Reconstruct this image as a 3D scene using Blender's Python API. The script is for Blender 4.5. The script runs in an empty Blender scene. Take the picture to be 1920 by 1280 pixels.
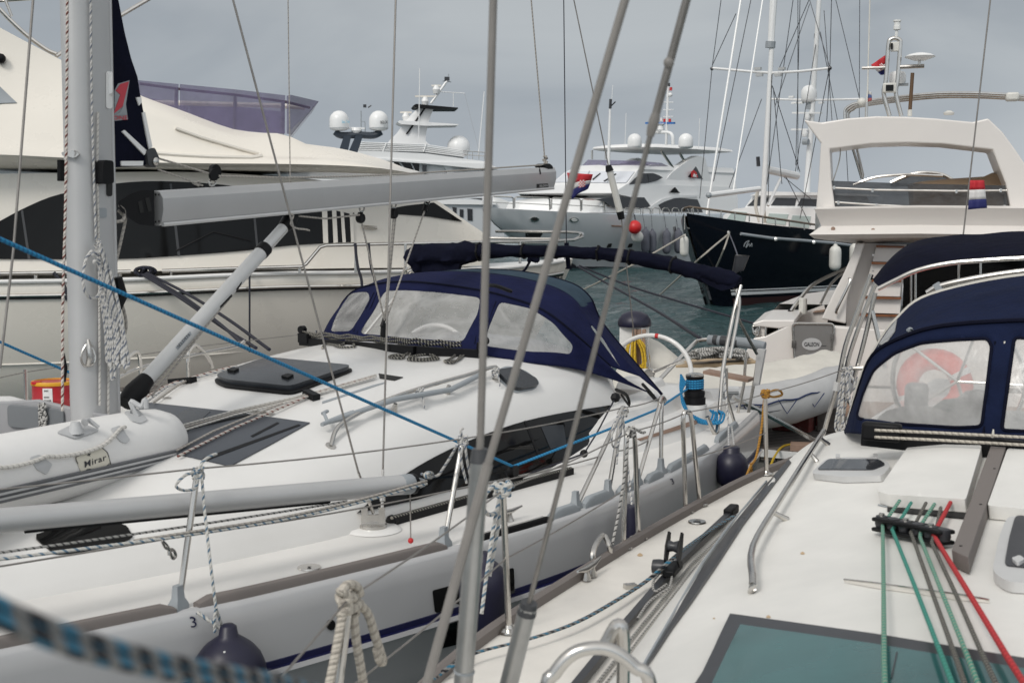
import bpy, bmesh, math, random
from mathutils import Vector, Matrix, noise
from mathutils.bvhtree import BVHTree
from mathutils.geometry import delaunay_2d_cdt
random.seed(7)
C = bpy.context.scene.collection
R = math.radians
# ------------------------------------------------------------------ camera
EYE = 2.9            # the photographer stands on a foredeck, eyes 2.9 m above the water
FPX = 2400.0         # focal length in pixels of the 1920 wide photograph (45 mm)
PITCH = math.atan(0.1)
cam = bpy.data.cameras.new('camera')
cam.lens = 45; cam.sensor_width = 36; cam.clip_start = 0.05; cam.clip_end = 6000
cam.dof.use_dof = True; cam.dof.focus_distance = 12.0; cam.dof.aperture_fstop = 5.6
camo = bpy.data.objects.new('camera', cam); C.objects.link(camo)
camo.location = (0, 0, EYE); camo.rotation_euler = (math.pi/2 - PITCH, 0, 0)
bpy.context.scene.camera = camo
# ------------------------------------------------------------------ overcast sky, soft sun
sc = bpy.context.scene
sc.view_settings.view_transform = 'Standard'; sc.view_settings.look = 'None'
sc.view_settings.exposure = -0.07; sc.view_settings.gamma = 1.0
SUN_EL, SUN_AZ = R(42), R(250)
W = bpy.data.worlds.new('World'); sc.world = W; W.use_nodes = True
nt = W.node_tree; N = nt.nodes; L = nt.links
for n in list(N): N.remove(n)
out = N.new('ShaderNodeOutputWorld'); bg = N.new('ShaderNodeBackground'); L.new(bg.outputs[0], out.inputs[0])
sky = N.new('ShaderNodeTexSky'); sky.sky_type = 'NISHITA'; sky.sun_disc = False
sky.sun_elevation = SUN_EL; sky.sun_rotation = SUN_AZ; sky.air_density = 1.5; sky.dust_density = 3
tc = N.new('ShaderNodeTexCoord'); sp = N.new('ShaderNodeSeparateXYZ'); L.new(tc.outputs['Generated'], sp.inputs[0])
ramp = N.new('ShaderNodeValToRGB'); L.new(sp.outputs['Z'], ramp.inputs[0])      # cloud cover brightens towards the zenith
e = ramp.color_ramp.elements
e[0].position = 0.0; e[0].color = (5.8, 6.35, 6.9, 1)
e[1].position = 0.22; e[1].color = (4.8, 5.15, 5.5, 1)
for p_, c_ in ((0.09, (5.2, 5.7, 6.2, 1)), (0.45, (6.6, 6.75, 6.8, 1)), (1.0, (8.0, 8.0, 7.9, 1))):
    q = e.new(p_); q.color = c_
mp = N.new('ShaderNodeMapping'); mp.inputs['Scale'].default_value = (2.4, 2.4, 7.5); L.new(tc.outputs['Generated'], mp.inputs[0])
nz = N.new('ShaderNodeTexNoise'); nz.inputs['Scale'].default_value = 1.3; nz.inputs['Detail'].default_value = 5; nz.inputs['Roughness'].default_value = 0.5; nz.inputs['Distortion'].default_value = 0.6
L.new(mp.outputs[0], nz.inputs[0])
cr = N.new('ShaderNodeValToRGB'); L.new(nz.outputs[0], cr.inputs[0])
cr.color_ramp.elements[0].position = 0.36; cr.color_ramp.elements[0].color = (0.89, 0.905, 0.93, 1)
cr.color_ramp.elements[1].position = 0.68; cr.color_ramp.elements[1].color = (1.24, 1.22, 1.19, 1)
mul = N.new('ShaderNodeMixRGB'); mul.blend_type = 'MULTIPLY'; mul.inputs[0].default_value = 1
L.new(ramp.outputs[0], mul.inputs[1]); L.new(cr.outputs[0], mul.inputs[2])
mixs = N.new('ShaderNodeMixRGB'); mixs.inputs[0].default_value = 0.94
L.new(sky.outputs[0], mixs.inputs[1]); L.new(mul.outputs[0], mixs.inputs[2])
back = N.new('ShaderNodeMapRange'); back.inputs[1].default_value = .35; back.inputs[2].default_value = -.9; back.inputs[3].default_value = 1.0; back.inputs[4].default_value = 2.0
L.new(sp.outputs['Y'], back.inputs[0])                                            # thinner cloud, so a brighter sky, behind the photographer
vm = N.new('ShaderNodeVectorMath'); vm.operation = 'SCALE'; L.new(mixs.outputs[0], vm.inputs[0]); L.new(back.outputs[0], vm.inputs['Scale'])
L.new(vm.outputs[0], bg.inputs[0]); bg.inputs[1].default_value = 0.08
sun = bpy.data.lights.new('sun', 'SUN'); sun.energy = 1.7; sun.angle = R(16); sun.color = (1, 0.96, 0.9)
so = bpy.data.objects.new('sun', sun); C.objects.link(so)
_d = Vector((math.cos(SUN_EL)*math.cos(R(235)), math.cos(SUN_EL)*math.sin(R(235)), math.sin(SUN_EL)))
so.rotation_euler = (-_d).to_track_quat('-Z', 'Y').to_euler(); so.location = (0, 0, 30)

# ------------------------------------------------------------------ photo geometry: where a sight line meets a plane of the place
CA, SA = math.cos(PITCH), math.sin(PITCH)
def ray(x, y):
    u = (x-960)/FPX; v = (640-y)/FPX
    return Vector((u, CA+v*SA, -SA+v*CA))
CAM = Vector((0, 0, EYE))
def onZ(x, y, z):
    d = ray(x, y); return CAM + d*((z-EYE)/d.z)
def onY(x, y, Y):
    d = ray(x, y); return CAM + d*(Y/d.y)
class Frame:
    def __init__(s, o, a):
        l = math.hypot(*a); s.o = Vector((o[0], o[1], 0)); s.A = Vector((a[0]/l, a[1]/l, 0)); s.N = Vector((s.A.y, -s.A.x, 0))
    def w(s, a, n, z): return s.o + s.A*a + s.N*n + Vector((0, 0, z))
    def loc(s, p): q = p - s.o; return (q.dot(s.A), q.dot(s.N), p.z)
    def n(s, x, y, n):                     # on the fore-and-aft plane n
        d = ray(x, y); t = (n + s.o.dot(s.N))/d.dot(s.N); return CAM + d*t
    def s(s, x, y, a):                     # on the athwartships plane a
        d = ray(x, y); t = (a + s.o.dot(s.A))/d.dot(s.A); return CAM + d*t
def lerp(tab, x):
    if x <= tab[0][0]: return tab[0][1]
    for (a, b), (c, d) in zip(tab, tab[1:]):
        if x <= c: return b + (d-b)*(x-a)/(c-a) if c > a else d
    return tab[-1][1]
def smooth(tab, x):                        # smooth (Catmull) interpolation of a table
    n = len(tab)
    if x <= tab[0][0]: return tab[0][1]
    if x >= tab[-1][0]: return tab[-1][1]
    for i in range(n-1):
        if x <= tab[i+1][0]:
            x0, y0 = tab[i]; x1, y1 = tab[i+1]; h = x1-x0
            m0 = (y1-tab[i-1][1])/(x1-tab[i-1][0]) if i else (y1-y0)/h
            m1 = (tab[i+2][1]-y0)/(tab[i+2][0]-x0) if i+2 < n else (y1-y0)/h
            t = (x-x0)/h
            return y0*(2*t**3-3*t*t+1)+m0*h*(t**3-2*t*t+t)+y1*(3*t*t-2*t**3)+m1*h*(t**3-t*t)
def spl(pts, k=6, closed=False):           # Catmull-Rom curve through points
    P = [Vector(p) for p in pts]; n = len(P); o = []
    if n < 3 and not closed: return P
    for i in range(n if closed else n-1):
        p0 = P[(i-1) % n] if (closed or i) else P[0]*2-P[1]
        p1 = P[i]; p2 = P[(i+1) % n]
        p3 = P[(i+2) % n] if (closed or i+2 < n) else P[-1]*2-P[-2]
        for j in range(k):
            t = j/k
            o.append(0.5*((2*p1)+(p2-p0)*t+(2*p0-5*p1+4*p2-p3)*t*t+(3*p1-p0-3*p2+p3)*t**3))
    if not closed: o.append(P[-1])
    return o
def rnd(poly, r, k=4):                     # round the corners of a 2D or 3D polygon
    P = [Vector(p) for p in poly]; n = len(P); o = []
    for i in range(n):
        a, b, c = P[i-1], P[i], P[(i+1) % n]
        d1 = (a-b); d2 = (c-b); q = min(r, d1.length*.45, d2.length*.45)
        s = b+d1.normalized()*q; e_ = b+d2.normalized()*q
        for j in range(k+1):
            t = j/k; o.append(s*(1-t)**2+b*2*t*(1-t)+e_*t*t)
    return o
def sag(a, b, s, k=12):                    # a rope sagging between two points
    a = Vector(a); b = Vector(b)
    return [a.lerp(b, i/k) - Vector((0, 0, s*4*(i/k)*(1-i/k))) for i in range(k+1)]

# ------------------------------------------------------------------ mesh builder
class MB:
    def __init__(s): s.v = []; s.f = []; s.uv = []
    def add(s, vs, fs, uvs=None):
        b = len(s.v); s.v += [Vector(p) for p in vs]
        for i, f in enumerate(fs):
            s.f.append([b+j for j in f]); s.uv.append(uvs[i] if uvs else None)
        return s
    def tube(s, pts, r, seg=8, closed=False, flat=None):
        P = [Vector(p) for p in pts]
        P = [p for i, p in enumerate(P) if i == 0 or (p-P[i-1]).length > 1e-5]
        n = len(P)
        if n < 2: return s
        rr = r if isinstance(r, (list, tuple)) else [r]*n
        if len(rr) != n: rr = [rr[min(len(rr)-1, int(i*len(rr)/n))] for i in range(n)]
        up = None; vs = []; ln = 0; lens = []
        for i in range(n):
            a = P[i-1] if (i or closed) else P[0]; c = P[(i+1) % n] if (i < n-1 or closed) else P[-1]
            t = (c-a)
            t = t.normalized() if t.length > 1e-9 else Vector((0, 0, 1))
            if up is None:
                up = Vector((0, 0, 1)) if abs(t.z) < .9 else Vector((1, 0, 0))
            up = (up - t*up.dot(t))
            up = up.normalized() if up.length > 1e-6 else t.orthogonal().normalized()
            sd = t.cross(up)
            if i: ln += (P[i]-P[i-1]).length
            lens.append(ln)
            for j in range(seg):
                q = 2*math.pi*j/seg
                vs.append(P[i]+(up*math.sin(q)*(flat or 1)+sd*math.cos(q))*rr[i])
        fs = []; uv = []
        for i in range(n if closed else n-1):
            k = (i+1) % n; l2 = lens[k] if k else ln+(P[0]-P[-1]).length
            for j in range(seg):
                m = (j+1) % seg
                fs.append([i*seg+j, i*seg+m, k*seg+m, k*seg+j])
                uv.append([(lens[i], j/seg), (lens[i], (j+1)/seg), (l2, (j+1)/seg), (l2, j/seg)])
        if not closed:
            fs.append([j for j in range(seg)][::-1]); uv.append([(0, 0)]*seg)
            fs.append([(n-1)*seg+j for j in range(seg)]); uv.append([(0, 0)]*seg)
        return s.add(vs, fs, uv)
    def box(s, c, sx, sy, sz, X=(1, 0, 0), Y=(0, 1, 0), Z=(0, 0, 1)):   # full sizes
        c = Vector(c); X = Vector(X)*sx/2; Y = Vector(Y)*sy/2; Z = Vector(Z)*sz/2
        vs = [c+X*a+Y*b+Z*d for a in (-1, 1) for b in (-1, 1) for d in (-1, 1)]
        return s.add(vs, [[0, 1, 3, 2], [4, 6, 7, 5], [0, 4, 5, 1], [2, 3, 7, 6], [0, 2, 6, 4], [1, 5, 7, 3]])
    def bar(s, a, b, w, h, up=(0, 0, 1)):                              # box between two points
        a = Vector(a); b = Vector(b); t = (b-a); l = t.length; t.normalize()
        up = Vector(up); sd = t.cross(up).normalized(); up = sd.cross(t)
        return s.box((a+b)/2, l, w, h, t, sd, up)
    def prism(s, poly, off):
        P = [Vector(p) for p in poly]; off = Vector(off); n = len(P)
        return s.add(P+[p+off for p in P], [list(range(n))[::-1], [n+i for i in range(n)]]+[[i, (i+1) % n, n+(i+1) % n, n+i] for i in range(n)])
    def loft(s, rows, closed=False, caps=False):
        n = len(rows[0]); vs = [p for r in rows for p in r]; fs = []
        for i in range(len(rows)-1):
            for j in range(n if closed else n-1):
                k = (j+1) % n; fs.append([i*n+j, i*n+k, (i+1)*n+k, (i+1)*n+j])
        if caps: fs.append(list(range(n))[::-1]); fs.append([(len(rows)-1)*n+j for j in range(n)])
        return s.add(vs, fs)
    def lathe(s, prof, o, ax=(0, 0, 1), seg=16):
        o = Vector(o); ax = Vector(ax).normalized(); a = ax.orthogonal().normalized(); b = ax.cross(a)
        rows = []
        for r, h in prof:
            r = max(r, 1e-4)
            rows.append([o+ax*h+(a*math.cos(2*math.pi*j/seg)+b*math.sin(2*math.pi*j/seg))*r for j in range(seg)])
        return s.loft(rows, True, True)
    def ball(s, c, r, seg=14, sz=1.0, ax=(0, 0, 1)):
        k = seg//2
        return s.lathe([(r*math.sin(math.pi*i/k), -r*sz*math.cos(math.pi*i/k)) for i in range(k+1)], c, ax, seg)
    def bvh(s): return BVHTree.FromPolygons(s.v, s.f)
    def bvhc(s, *o):
        v = list(s.v); f = list(s.f)
        for q in o:
            b = len(v); v += q.v; f += [[b+j for j in g] for g in q.f]
        return BVHTree.FromPolygons(v, f)
def hit(bvh, x, y, off=0.0):
    d = ray(x, y).normalized(); p, n, i, t = bvh.ray_cast(CAM, d)
    if p is None: return None
    if n.dot(d) > 0: n = -n
    return p+n*off
def hitn(bvh, x, y):
    d = ray(x, y).normalized(); p, n, i, t = bvh.ray_cast(CAM, d)
    if p is None: return None, None
    if n.dot(d) > 0: n = -n
    return p, n
def patch(bvh, poly, off=0.004, thick=0.01, grid=14, mb=None):
    """a panel (window, hatch, sticker) fitted onto a surface: the outline is where it is seen on that surface"""
    mb = mb or MB()
    P = [Vector((p[0], p[1])) for p in poly]
    D = []
    for i in range(len(P)):
        a, b = P[i], P[(i+1) % len(P)]; k = max(1, int((b-a).length/grid))
        D += [a.lerp(b, j/k) for j in range(k)]
    nb = len(D); pts = list(D)
    x0 = min(p.x for p in P); x1 = max(p.x for p in P); y0 = min(p.y for p in P); y1 = max(p.y for p in P)
    def inside(q):
        c = False
        for i in range(nb):
            a, b = D[i], D[i-1]
            if (a.y > q.y) != (b.y > q.y) and q.x < (b.x-a.x)*(q.y-a.y)/(b.y-a.y)+a.x: c = not c
        return c
    gy = y0+grid*.5
    while gy < y1:
        gx = x0+grid*.5
        while gx < x1:
            q = Vector((gx, gy))
            if inside(q) and min((q-d).length for d in D) > grid*.4: pts.append(q)
            gx += grid
        gy += grid
    V, E_, F_, *_ = delaunay_2d_cdt(pts, [(i, (i+1) % nb) for i in range(nb)], [], 1, 1e-4)
    H = [hitn(bvh, v.x, v.y) for v in V]
    H = [(p, n) for p, n in H]
    # one smoothed normal
    ns = [n for p, n in H if n is not None]
    if not ns: return mb
    av = sum(ns, Vector())/len(ns)
    dep = [(p-CAM).length for p, n in H if p is not None]
    md = sorted(dep)[len(dep)//2]
    top = []; bot = []
    for (p, n), v in zip(H, V):
        if p is None: p = CAM+ray(v.x, v.y).normalized()*md; n = av
        m = (n*.4+av*.6).normalized()
        bot.append(p+m*off); top.append(p+m*(off+thick))
    k = len(V); fs = []; cnt = {}
    for f in F_:
        fs.append(list(f))
        for a, b in zip(f, list(f[1:])+[f[0]]): cnt[(a, b)] = 1
    fs += [[k+j for j in f][::-1] for f in F_]
    for (a, b) in cnt:
        if (b, a) not in cnt: fs.append([b, a, k+a, k+b])
    return mb.add(top+bot, fs)

# ------------------------------------------------------------------ scene objects
WORLDLOC = {}
def tag(o, label=None, cat=None, group=None, kind=None):
    if label: o['label'] = label
    if cat: o['category'] = cat
    if group: o['group'] = group
    if kind: o['kind'] = kind
    return o
def thing(name, label, cat, loc=(0, 0, 0), group=None):
    o = bpy.data.objects.new(name, None); C.objects.link(o); o.empty_display_size = .2
    o.location = loc; WORLDLOC[o.name] = Vector(loc)
    return tag(o, label, cat, group)
def obj(name, mb, mat, parent=None, smooth_=35, label=None, sub=0, base=False):
    me = bpy.data.meshes.new(name)
    if not mb.v: print('EMPTY', name); return None
    xs = [p.x for p in mb.v]; ys = [p.y for p in mb.v]; zs = [p.z for p in mb.v]
    c = Vector(((min(xs)+max(xs))/2, (min(ys)+max(ys))/2, min(zs) if base else (min(zs)+max(zs))/2))
    me.from_pydata([p-c for p in mb.v], [], mb.f)
    if any(u is not None for u in mb.uv):
        lay = me.uv_layers.new(name='UVMap'); i = 0; flat = []
        for f, u in zip(mb.f, mb.uv):
            for k in range(len(f)): flat += list(u[k]) if u else [0, 0]
        if len(flat) == 2*len(lay.data): lay.data.foreach_set('uv', flat)
    bm = bmesh.new(); bm.from_mesh(me); bmesh.ops.recalc_face_normals(bm, faces=bm.faces); bm.to_mesh(me); bm.free()
    me.polygons.foreach_set('use_smooth', [smooth_ > 0]*len(me.polygons))
    if 0 < smooth_ < 180: me.set_sharp_from_angle(angle=R(smooth_))
    for m in (mat if isinstance(mat, (list, tuple)) else [mat]): me.materials.append(m)
    o = bpy.data.objects.new(name, me); C.objects.link(o)
    pl = Vector((0, 0, 0))
    if parent: o.parent = parent; pl = WORLDLOC[parent.name]
    o.location = c-pl; WORLDLOC[o.name] = c
    if label: o['label'] = label
    return o
def bev(o, w=.01, seg=2):
    m = o.modifiers.new('bevel', 'BEVEL'); m.width = w; m.segments = seg; m.limit_method = 'ANGLE'; m.angle_limit = R(40)
    return o
def solo(name, mb, mat, label, cat, group=None, kind=None, smooth_=35, base=True):
    return tag(obj(name, mb, mat, None, smooth_, None, 0, base), label, cat, group, kind)
def letters(body, spacing=1.0, bold=0.0):
    """outline of some writing as flat faces, height of capitals about 1"""
    cu = bpy.data.curves.new('lettering', 'FONT'); cu.body = body; cu.size = 1.42; cu.resolution_u = 3; cu.space_character = spacing; cu.offset = bold
    t = bpy.data.objects.new('lettering', cu); C.objects.link(t)
    bpy.context.view_layer.update()
    me = bpy.data.meshes.new_from_object(t.evaluated_get(bpy.context.evaluated_depsgraph_get()))
    vs = [v.co.copy() for v in me.vertices]; fs = [list(p.vertices) for p in me.polygons]
    bpy.data.objects.remove(t); bpy.data.meshes.remove(me); bpy.data.curves.remove(cu)
    return vs, fs
def write(body, fn, mb=None, spacing=1.0, bold=0.0):
    """fn maps (0..1 along, 0..1 up) to a point"""
    mb = mb or MB(); vs, fs = letters(body, spacing, bold)
    if not vs: return mb
    x0 = min(v.x for v in vs); x1 = max(v.x for v in vs); y0 = min(v.y for v in vs); y1 = max(v.y for v in vs)
    return mb.add([fn((v.x-x0)/(x1-x0), (v.y-y0)/(y1-y0)) for v in vs], fs)
def write_on(bvh, body, p0, p1, h, off=.003, mb=None, slant=0, **k):
    """writing on a surface, seen from p0 to p1 along its foot, h pixels tall"""
    p0 = Vector(p0); p1 = Vector(p1); t = (p1-p0).normalized(); up = Vector((t.y, -t.x))
    def fn(u, v):
        q = p0.lerp(p1, u)+up*h*v+t*slant*v
        p = hit(bvh, q.x, q.y, off)
        return p if p is not None else CAM+ray(q.x, q.y)*5
    return write(body, fn, mb, **k)

# ------------------------------------------------------------------ materials
MATS = {}
def mat(name, col, rough=.5, metal=0.0, var=0.0, vscale=3.0, bump=0.0, bscale=40.0, coat=0.0, spec=.5, alpha=1.0, trans=0.0, dirt=None, sheen=0):
    m = bpy.data.materials.new(name); m.use_nodes = True; t = m.node_tree; nn = t.nodes; ll = t.links
    b = nn['Principled BSDF']
    b.inputs['Base Color'].default_value = (*col, 1); b.inputs['Roughness'].default_value = rough; b.inputs['Metallic'].default_value = metal
    b.inputs['Coat Weight'].default_value = coat; b.inputs['Coat Roughness'].default_value = .08
    b.inputs['Specular IOR Level'].default_value = spec; b.inputs['Alpha'].default_value = alpha; b.inputs['Transmission Weight'].default_value = trans
    b.inputs['Sheen Weight'].default_value = sheen
    g = nn.new('ShaderNodeNewGeometry')
    if var or dirt:
        z = nn.new('ShaderNodeTexNoise'); z.inputs['Scale'].default_value = vscale; z.inputs['Detail'].default_value = 6; z.inputs['Roughness'].default_value = .6
        ll.new(g.outputs['Position'], z.inputs['Vector'])
        r = nn.new('ShaderNodeValToRGB'); ll.new(z.outputs[0], r.inputs[0])
        dc = dirt or [c*(1-var) for c in col]
        r.color_ramp.elements[0].position = .3 if not dirt else .28; r.color_ramp.elements[0].color = (*dc, 1)
        r.color_ramp.elements[1].position = .7 if not dirt else .5; r.color_ramp.elements[1].color = (*[min(1, c*(1+var*.4)) for c in col], 1)
        ll.new(r.outputs[0], b.inputs['Base Color'])
        mr = nn.new('ShaderNodeMapRange'); mr.inputs[3].default_value = max(0, rough-.08); mr.inputs[4].default_value = min(1, rough+.12)
        ll.new(z.outputs[0], mr.inputs[0]); ll.new(mr.outputs[0], b.inputs['Roughness'])
    if bump:
        z2 = nn.new('ShaderNodeTexNoise'); z2.inputs['Scale'].default_value = bscale; z2.inputs['Detail'].default_value = 4
        ll.new(g.outputs['Position'], z2.inputs['Vector'])
        bn = nn.new('ShaderNodeBump'); bn.inputs['Strength'].default_value = bump; bn.inputs['Distance'].default_value = .02
        ll.new(z2.outputs[0], bn.inputs['Height']); ll.new(bn.outputs[0], b.inputs['Normal'])
    MATS[name] = m
    return m
def rope_mat(name, base, fleck, period=.03, duty=.5, twist=1.0, fleck2=None):
    """braided rope: flecks of a second colour winding round it"""
    m = mat(name, base, .8); t = m.node_tree; nn = t.nodes; ll = t.links; b = nn['Principled BSDF']
    uv = nn.new('ShaderNodeUVMap'); s = nn.new('ShaderNodeSeparateXYZ'); ll.new(uv.outputs[0], s.inputs[0])
    def m_(op, a, c=None):
        q = nn.new('ShaderNodeMath'); q.operation = op
        for i, x in enumerate((a, c)):
            if x is None: continue
            if isinstance(x, (int, float)): q.inputs[i].default_value = x
            else: ll.new(x, q.inputs[i])
        return q.outputs[0]
    ph = m_('ADD', m_('DIVIDE', s.outputs['X'], period), m_('MULTIPLY', s.outputs['Y'], twist))
    fr = m_('FRACT', ph); st = m_('LESS_THAN', fr, duty)
    mx = nn.new('ShaderNodeMixRGB'); mx.inputs[1].default_value = (*base, 1); mx.inputs[2].default_value = (*fleck, 1)
    ll.new(st, mx.inputs[0]); o = mx.outputs[0]
    if fleck2:
        st2 = m_('LESS_THAN', m_('FRACT', m_('MULTIPLY', ph, .5)), .5)
        m2 = nn.new('ShaderNodeMixRGB'); m2.inputs[1].default_value = (*fleck, 1); m2.inputs[2].default_value = (*fleck2, 1)
        ll.new(st2, m2.inputs[0]); ll.new(m2.outputs[0], mx.inputs[2])
    ll.new(o, b.inputs['Base Color'])
    w = nn.new('ShaderNodeMath'); w.operation = 'SINE'; ll.new(m_('MULTIPLY', ph, 12.566), w.inputs[0])
    bn = nn.new('ShaderNodeBump'); bn.inputs['Strength'].default_value = .5; bn.inputs['Distance'].default_value = .003
    ll.new(w.outputs[0], bn.inputs['Height']); ll.new(bn.outputs[0], b.inputs['Normal'])
    return m
def plank_mat(name, col, line, width, ax, rough=.75, var=.35, along=None):
    """planks: seams every `width` metres across direction ax, grain along it"""
    m = mat(name, col, rough); t = m.node_tree; nn = t.nodes; ll = t.links; b = nn['Principled BSDF']
    g = nn.new('ShaderNodeNewGeometry'); d = nn.new('ShaderNodeVectorMath'); d.operation = 'DOT_PRODUCT'
    d.inputs[1].default_value = ax; ll.new(g.outputs['Position'], d.inputs[0])
    a = nn.new('ShaderNodeMath'); a.operation = 'DIVIDE'; a.inputs[1].default_value = width; ll.new(d.outputs['Value'], a.inputs[0])
    fr = nn.new('ShaderNodeMath'); fr.operation = 'FRACT'; ll.new(a.outputs[0], fr.inputs[0])
    fl = nn.new('ShaderNodeMath'); fl.operation = 'FLOOR'; ll.new(a.outputs[0], fl.inputs[0])
    wn = nn.new('ShaderNodeTexWhiteNoise'); wn.noise_dimensions = '1D'; ll.new(fl.outputs[0], wn.inputs['W'])
    st = nn.new('ShaderNodeMath'); st.operation = 'LESS_THAN'; st.inputs[1].default_value = .1; ll.new(fr.outputs[0], st.inputs[0])
    z = nn.new('ShaderNodeTexNoise'); z.inputs['Scale'].default_value = 6; z.inputs['Detail'].default_value = 8; z.inputs['Roughness'].default_value = .7
    ll.new(g.outputs['Position'], z.inputs['Vector'])
    if along:
        ac = Vector((along[1], -along[0], 0)); cb = nn.new('ShaderNodeCombineXYZ')
        for i, (v, k) in enumerate(((Vector(along), .45), (ac, 9), (Vector((0, 0, 1)), 9))):
            dd = nn.new('ShaderNodeVectorMath'); dd.operation = 'DOT_PRODUCT'; dd.inputs[1].default_value = v*k; ll.new(g.outputs['Position'], dd.inputs[0]); ll.new(dd.outputs['Value'], cb.inputs[i])
        ll.new(cb.outputs[0], z.inputs['Vector'])
    ad = nn.new('ShaderNodeMath'); ad.operation = 'MULTIPLY_ADD'; ad.inputs[1].default_value = .4; ll.new(wn.outputs[0], ad.inputs[0]); ll.new(z.outputs[0], ad.inputs[2])
    r = nn.new('ShaderNodeValToRGB'); ll.new(ad.outputs[0], r.inputs[0])
    r.color_ramp.elements[0].position = .3; r.color_ramp.elements[0].color = (*[c*(1-var) for c in col], 1)
    r.color_ramp.elements[1].position = 1.0; r.color_ramp.elements[1].color = (*[c*(1+var*.6) for c in col], 1)
    mx = nn.new('ShaderNodeMixRGB'); mx.inputs[2].default_value = (*line, 1); ll.new(st.outputs[0], mx.inputs[0]); ll.new(r.outputs[0], mx.inputs[1])
    ll.new(mx.outputs[0], b.inputs['Base Color'])
    return m
GEL = mat('white_gelcoat', (.74, .73, .71), .32, var=.05, vscale=1.3, coat=.3)
DECKW = mat('white_deck_nonskid', (.73, .715, .69), .55, var=.06, vscale=2.2, bump=.12, bscale=260)
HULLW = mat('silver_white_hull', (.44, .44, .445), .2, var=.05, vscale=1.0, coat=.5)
CREAM = mat('cream_gelcoat', (.76, .715, .64), .26, var=.04, vscale=.7, coat=.5)
CREAMD = mat('cream_deck', (.73, .70, .65), .55, var=.09, vscale=4, bump=.12, bscale=240)
BOATW = mat('white_paint', (.79, .79, .785), .3, var=.03, vscale=.4)
ROOFW = mat('warm_white_deck', (.745, .733, .70), .5, var=.07, vscale=3.5, bump=.12, bscale=240)
GALW = mat('ivory_gelcoat', (.70, .665, .63), .35, var=.05, vscale=.9, coat=.2)
GREYHULL = mat('silver_grey_paint', (.30, .325, .335), .3, metal=.2, var=.05, vscale=.3, coat=.3)
PALEHULL = mat('pale_silver_paint', (.56, .575, .585), .28, var=.03, vscale=.3, coat=.3)
NAVYHULL = mat('navy_paint', (.003, .0045, .009), .14, var=.2, vscale=.4, spec=.3)
STEEL = mat('stainless_steel', (.60, .58, .55), .22, metal=1, var=.12, vscale=9)
STEELW = mat('worn_wire', (.30, .28, .26), .42, metal=.7, var=.2, vscale=14)
TUBEW = mat('grey_shroud_cover', (.24, .225, .21), .45, var=.12, vscale=12)
GALV = mat('galvanised_tube', (.42, .42, .41), .36, metal=.75, var=.18, vscale=8)
ALU = mat('anodised_aluminium', (.50, .50, .50), .45, metal=.35, var=.05, vscale=3)
ALUL = mat('pale_painted_aluminium', (.58, .58, .575), .4, metal=.15, var=.05, vscale=5)
BLACK = mat('black_plastic', (.007, .007, .008), .5, spec=.2, var=.2, vscale=20)
DARKGREY = mat('dark_grey_plastic', (.05, .052, .056), .45, var=.15, vscale=16)
GREYPL = mat('grey_plastic', (.30, .325, .345), .5, var=.08, vscale=14)
GLASS = mat('dark_tinted_glass', (.006, .006, .006), .06, spec=.2)
ACRYL = mat('smoked_acrylic', (.03, .034, .04), .2, spec=.3, var=.08, vscale=8)
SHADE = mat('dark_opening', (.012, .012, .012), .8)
PANEL = mat('slate_grey_deck_panel', (.07, .078, .092), .4, spec=.3, var=.12, vscale=5)
NAVY = mat('navy_canvas', (.0115, .0145, .05), .85, spec=.08, var=.25, vscale=5, bump=.35, bscale=18)
NAVYD = mat('dark_navy_canvas', (.006, .007, .017), .85, spec=.08, var=.3, vscale=6, bump=.5, bscale=14)
NAVY2 = mat('blue_canvas', (.009, .014, .04), .85, spec=.08, var=.25, vscale=5, bump=.35, bscale=18)
NAVYT = mat('faded_teal_canvas', (.040, .065, .09), .85, spec=.1, var=.2, vscale=6, bump=.3, bscale=18)
VINYLN = None
PVC = mat('white_inflatable_fabric', (.73, .72, .705), .5, var=.05, vscale=4, bump=.06, bscale=30)
PVCG = mat('grey_inflatable_fabric', (.30, .30, .31), .55, var=.08, vscale=5)
PVCT = mat('pale_grey_tender_tube', (.42, .42, .42), .55, var=.1, vscale=5)
PVCL = mat('light_grey_rubber', (.47, .475, .48), .5, var=.08, vscale=9)
STRIPE = mat('grey_rubber_strake', (.13, .135, .145), .55, var=.12, vscale=10)
FEND = mat('navy_fender_vinyl', (.008, .0075, .026), .4, var=.25, vscale=8)
FENDW = mat('white_fender_vinyl', (.62, .61, .57), .4, var=.1, vscale=6)
FENDG = mat('grey_fender_cover', (.10, .105, .13), .8, var=.15, vscale=9)
RED = mat('red_vinyl', (.55, .018, .02), .4, var=.1)
REDP = mat('red_drum_paint', (.42, .012, .02), .35, var=.15, vscale=9, coat=.2)
YEL = mat('orange_yellow_lid', (.72, .36, .02), .4, var=.1)
WHITEP = mat('white_print', (.78, .78, .77), .5)
BLUEP = mat('blue_print', (.02, .14, .42), .5)
NAVYP = mat('navy_stripe_paint', (.008, .009, .05), .3)
BLACKP = mat('black_print', (.01, .01, .012), .5)
REDPR = mat('red_print', (.50, .05, .07), .6)
TEAKG = plank_mat('weathered_teak', (.235, .21, .195), (.17, .15, .14), 40, (0, 0, 1), .8, .6, (.47, .88, 0))
TEAK = plank_mat('teak_deck', (.25, .15, .10), (.04, .03, .025), .05, (.88, -.47, 0), .7, .25)
TEAKS = mat('teak_seat', (.30, .20, .15), .65, var=.25, vscale=8)
TEAKR = mat('varnished_teak', (.22, .075, .025), .4, var=.25, vscale=9)
PONT = plank_mat('pontoon_planks', (.135, .12, .11), (.02, .018, .016), .14, (-.47, .88, 0), .9, .35)
PONTS = mat('pontoon_side', (.15, .145, .135), .85, var=.3, vscale=4)
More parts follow.
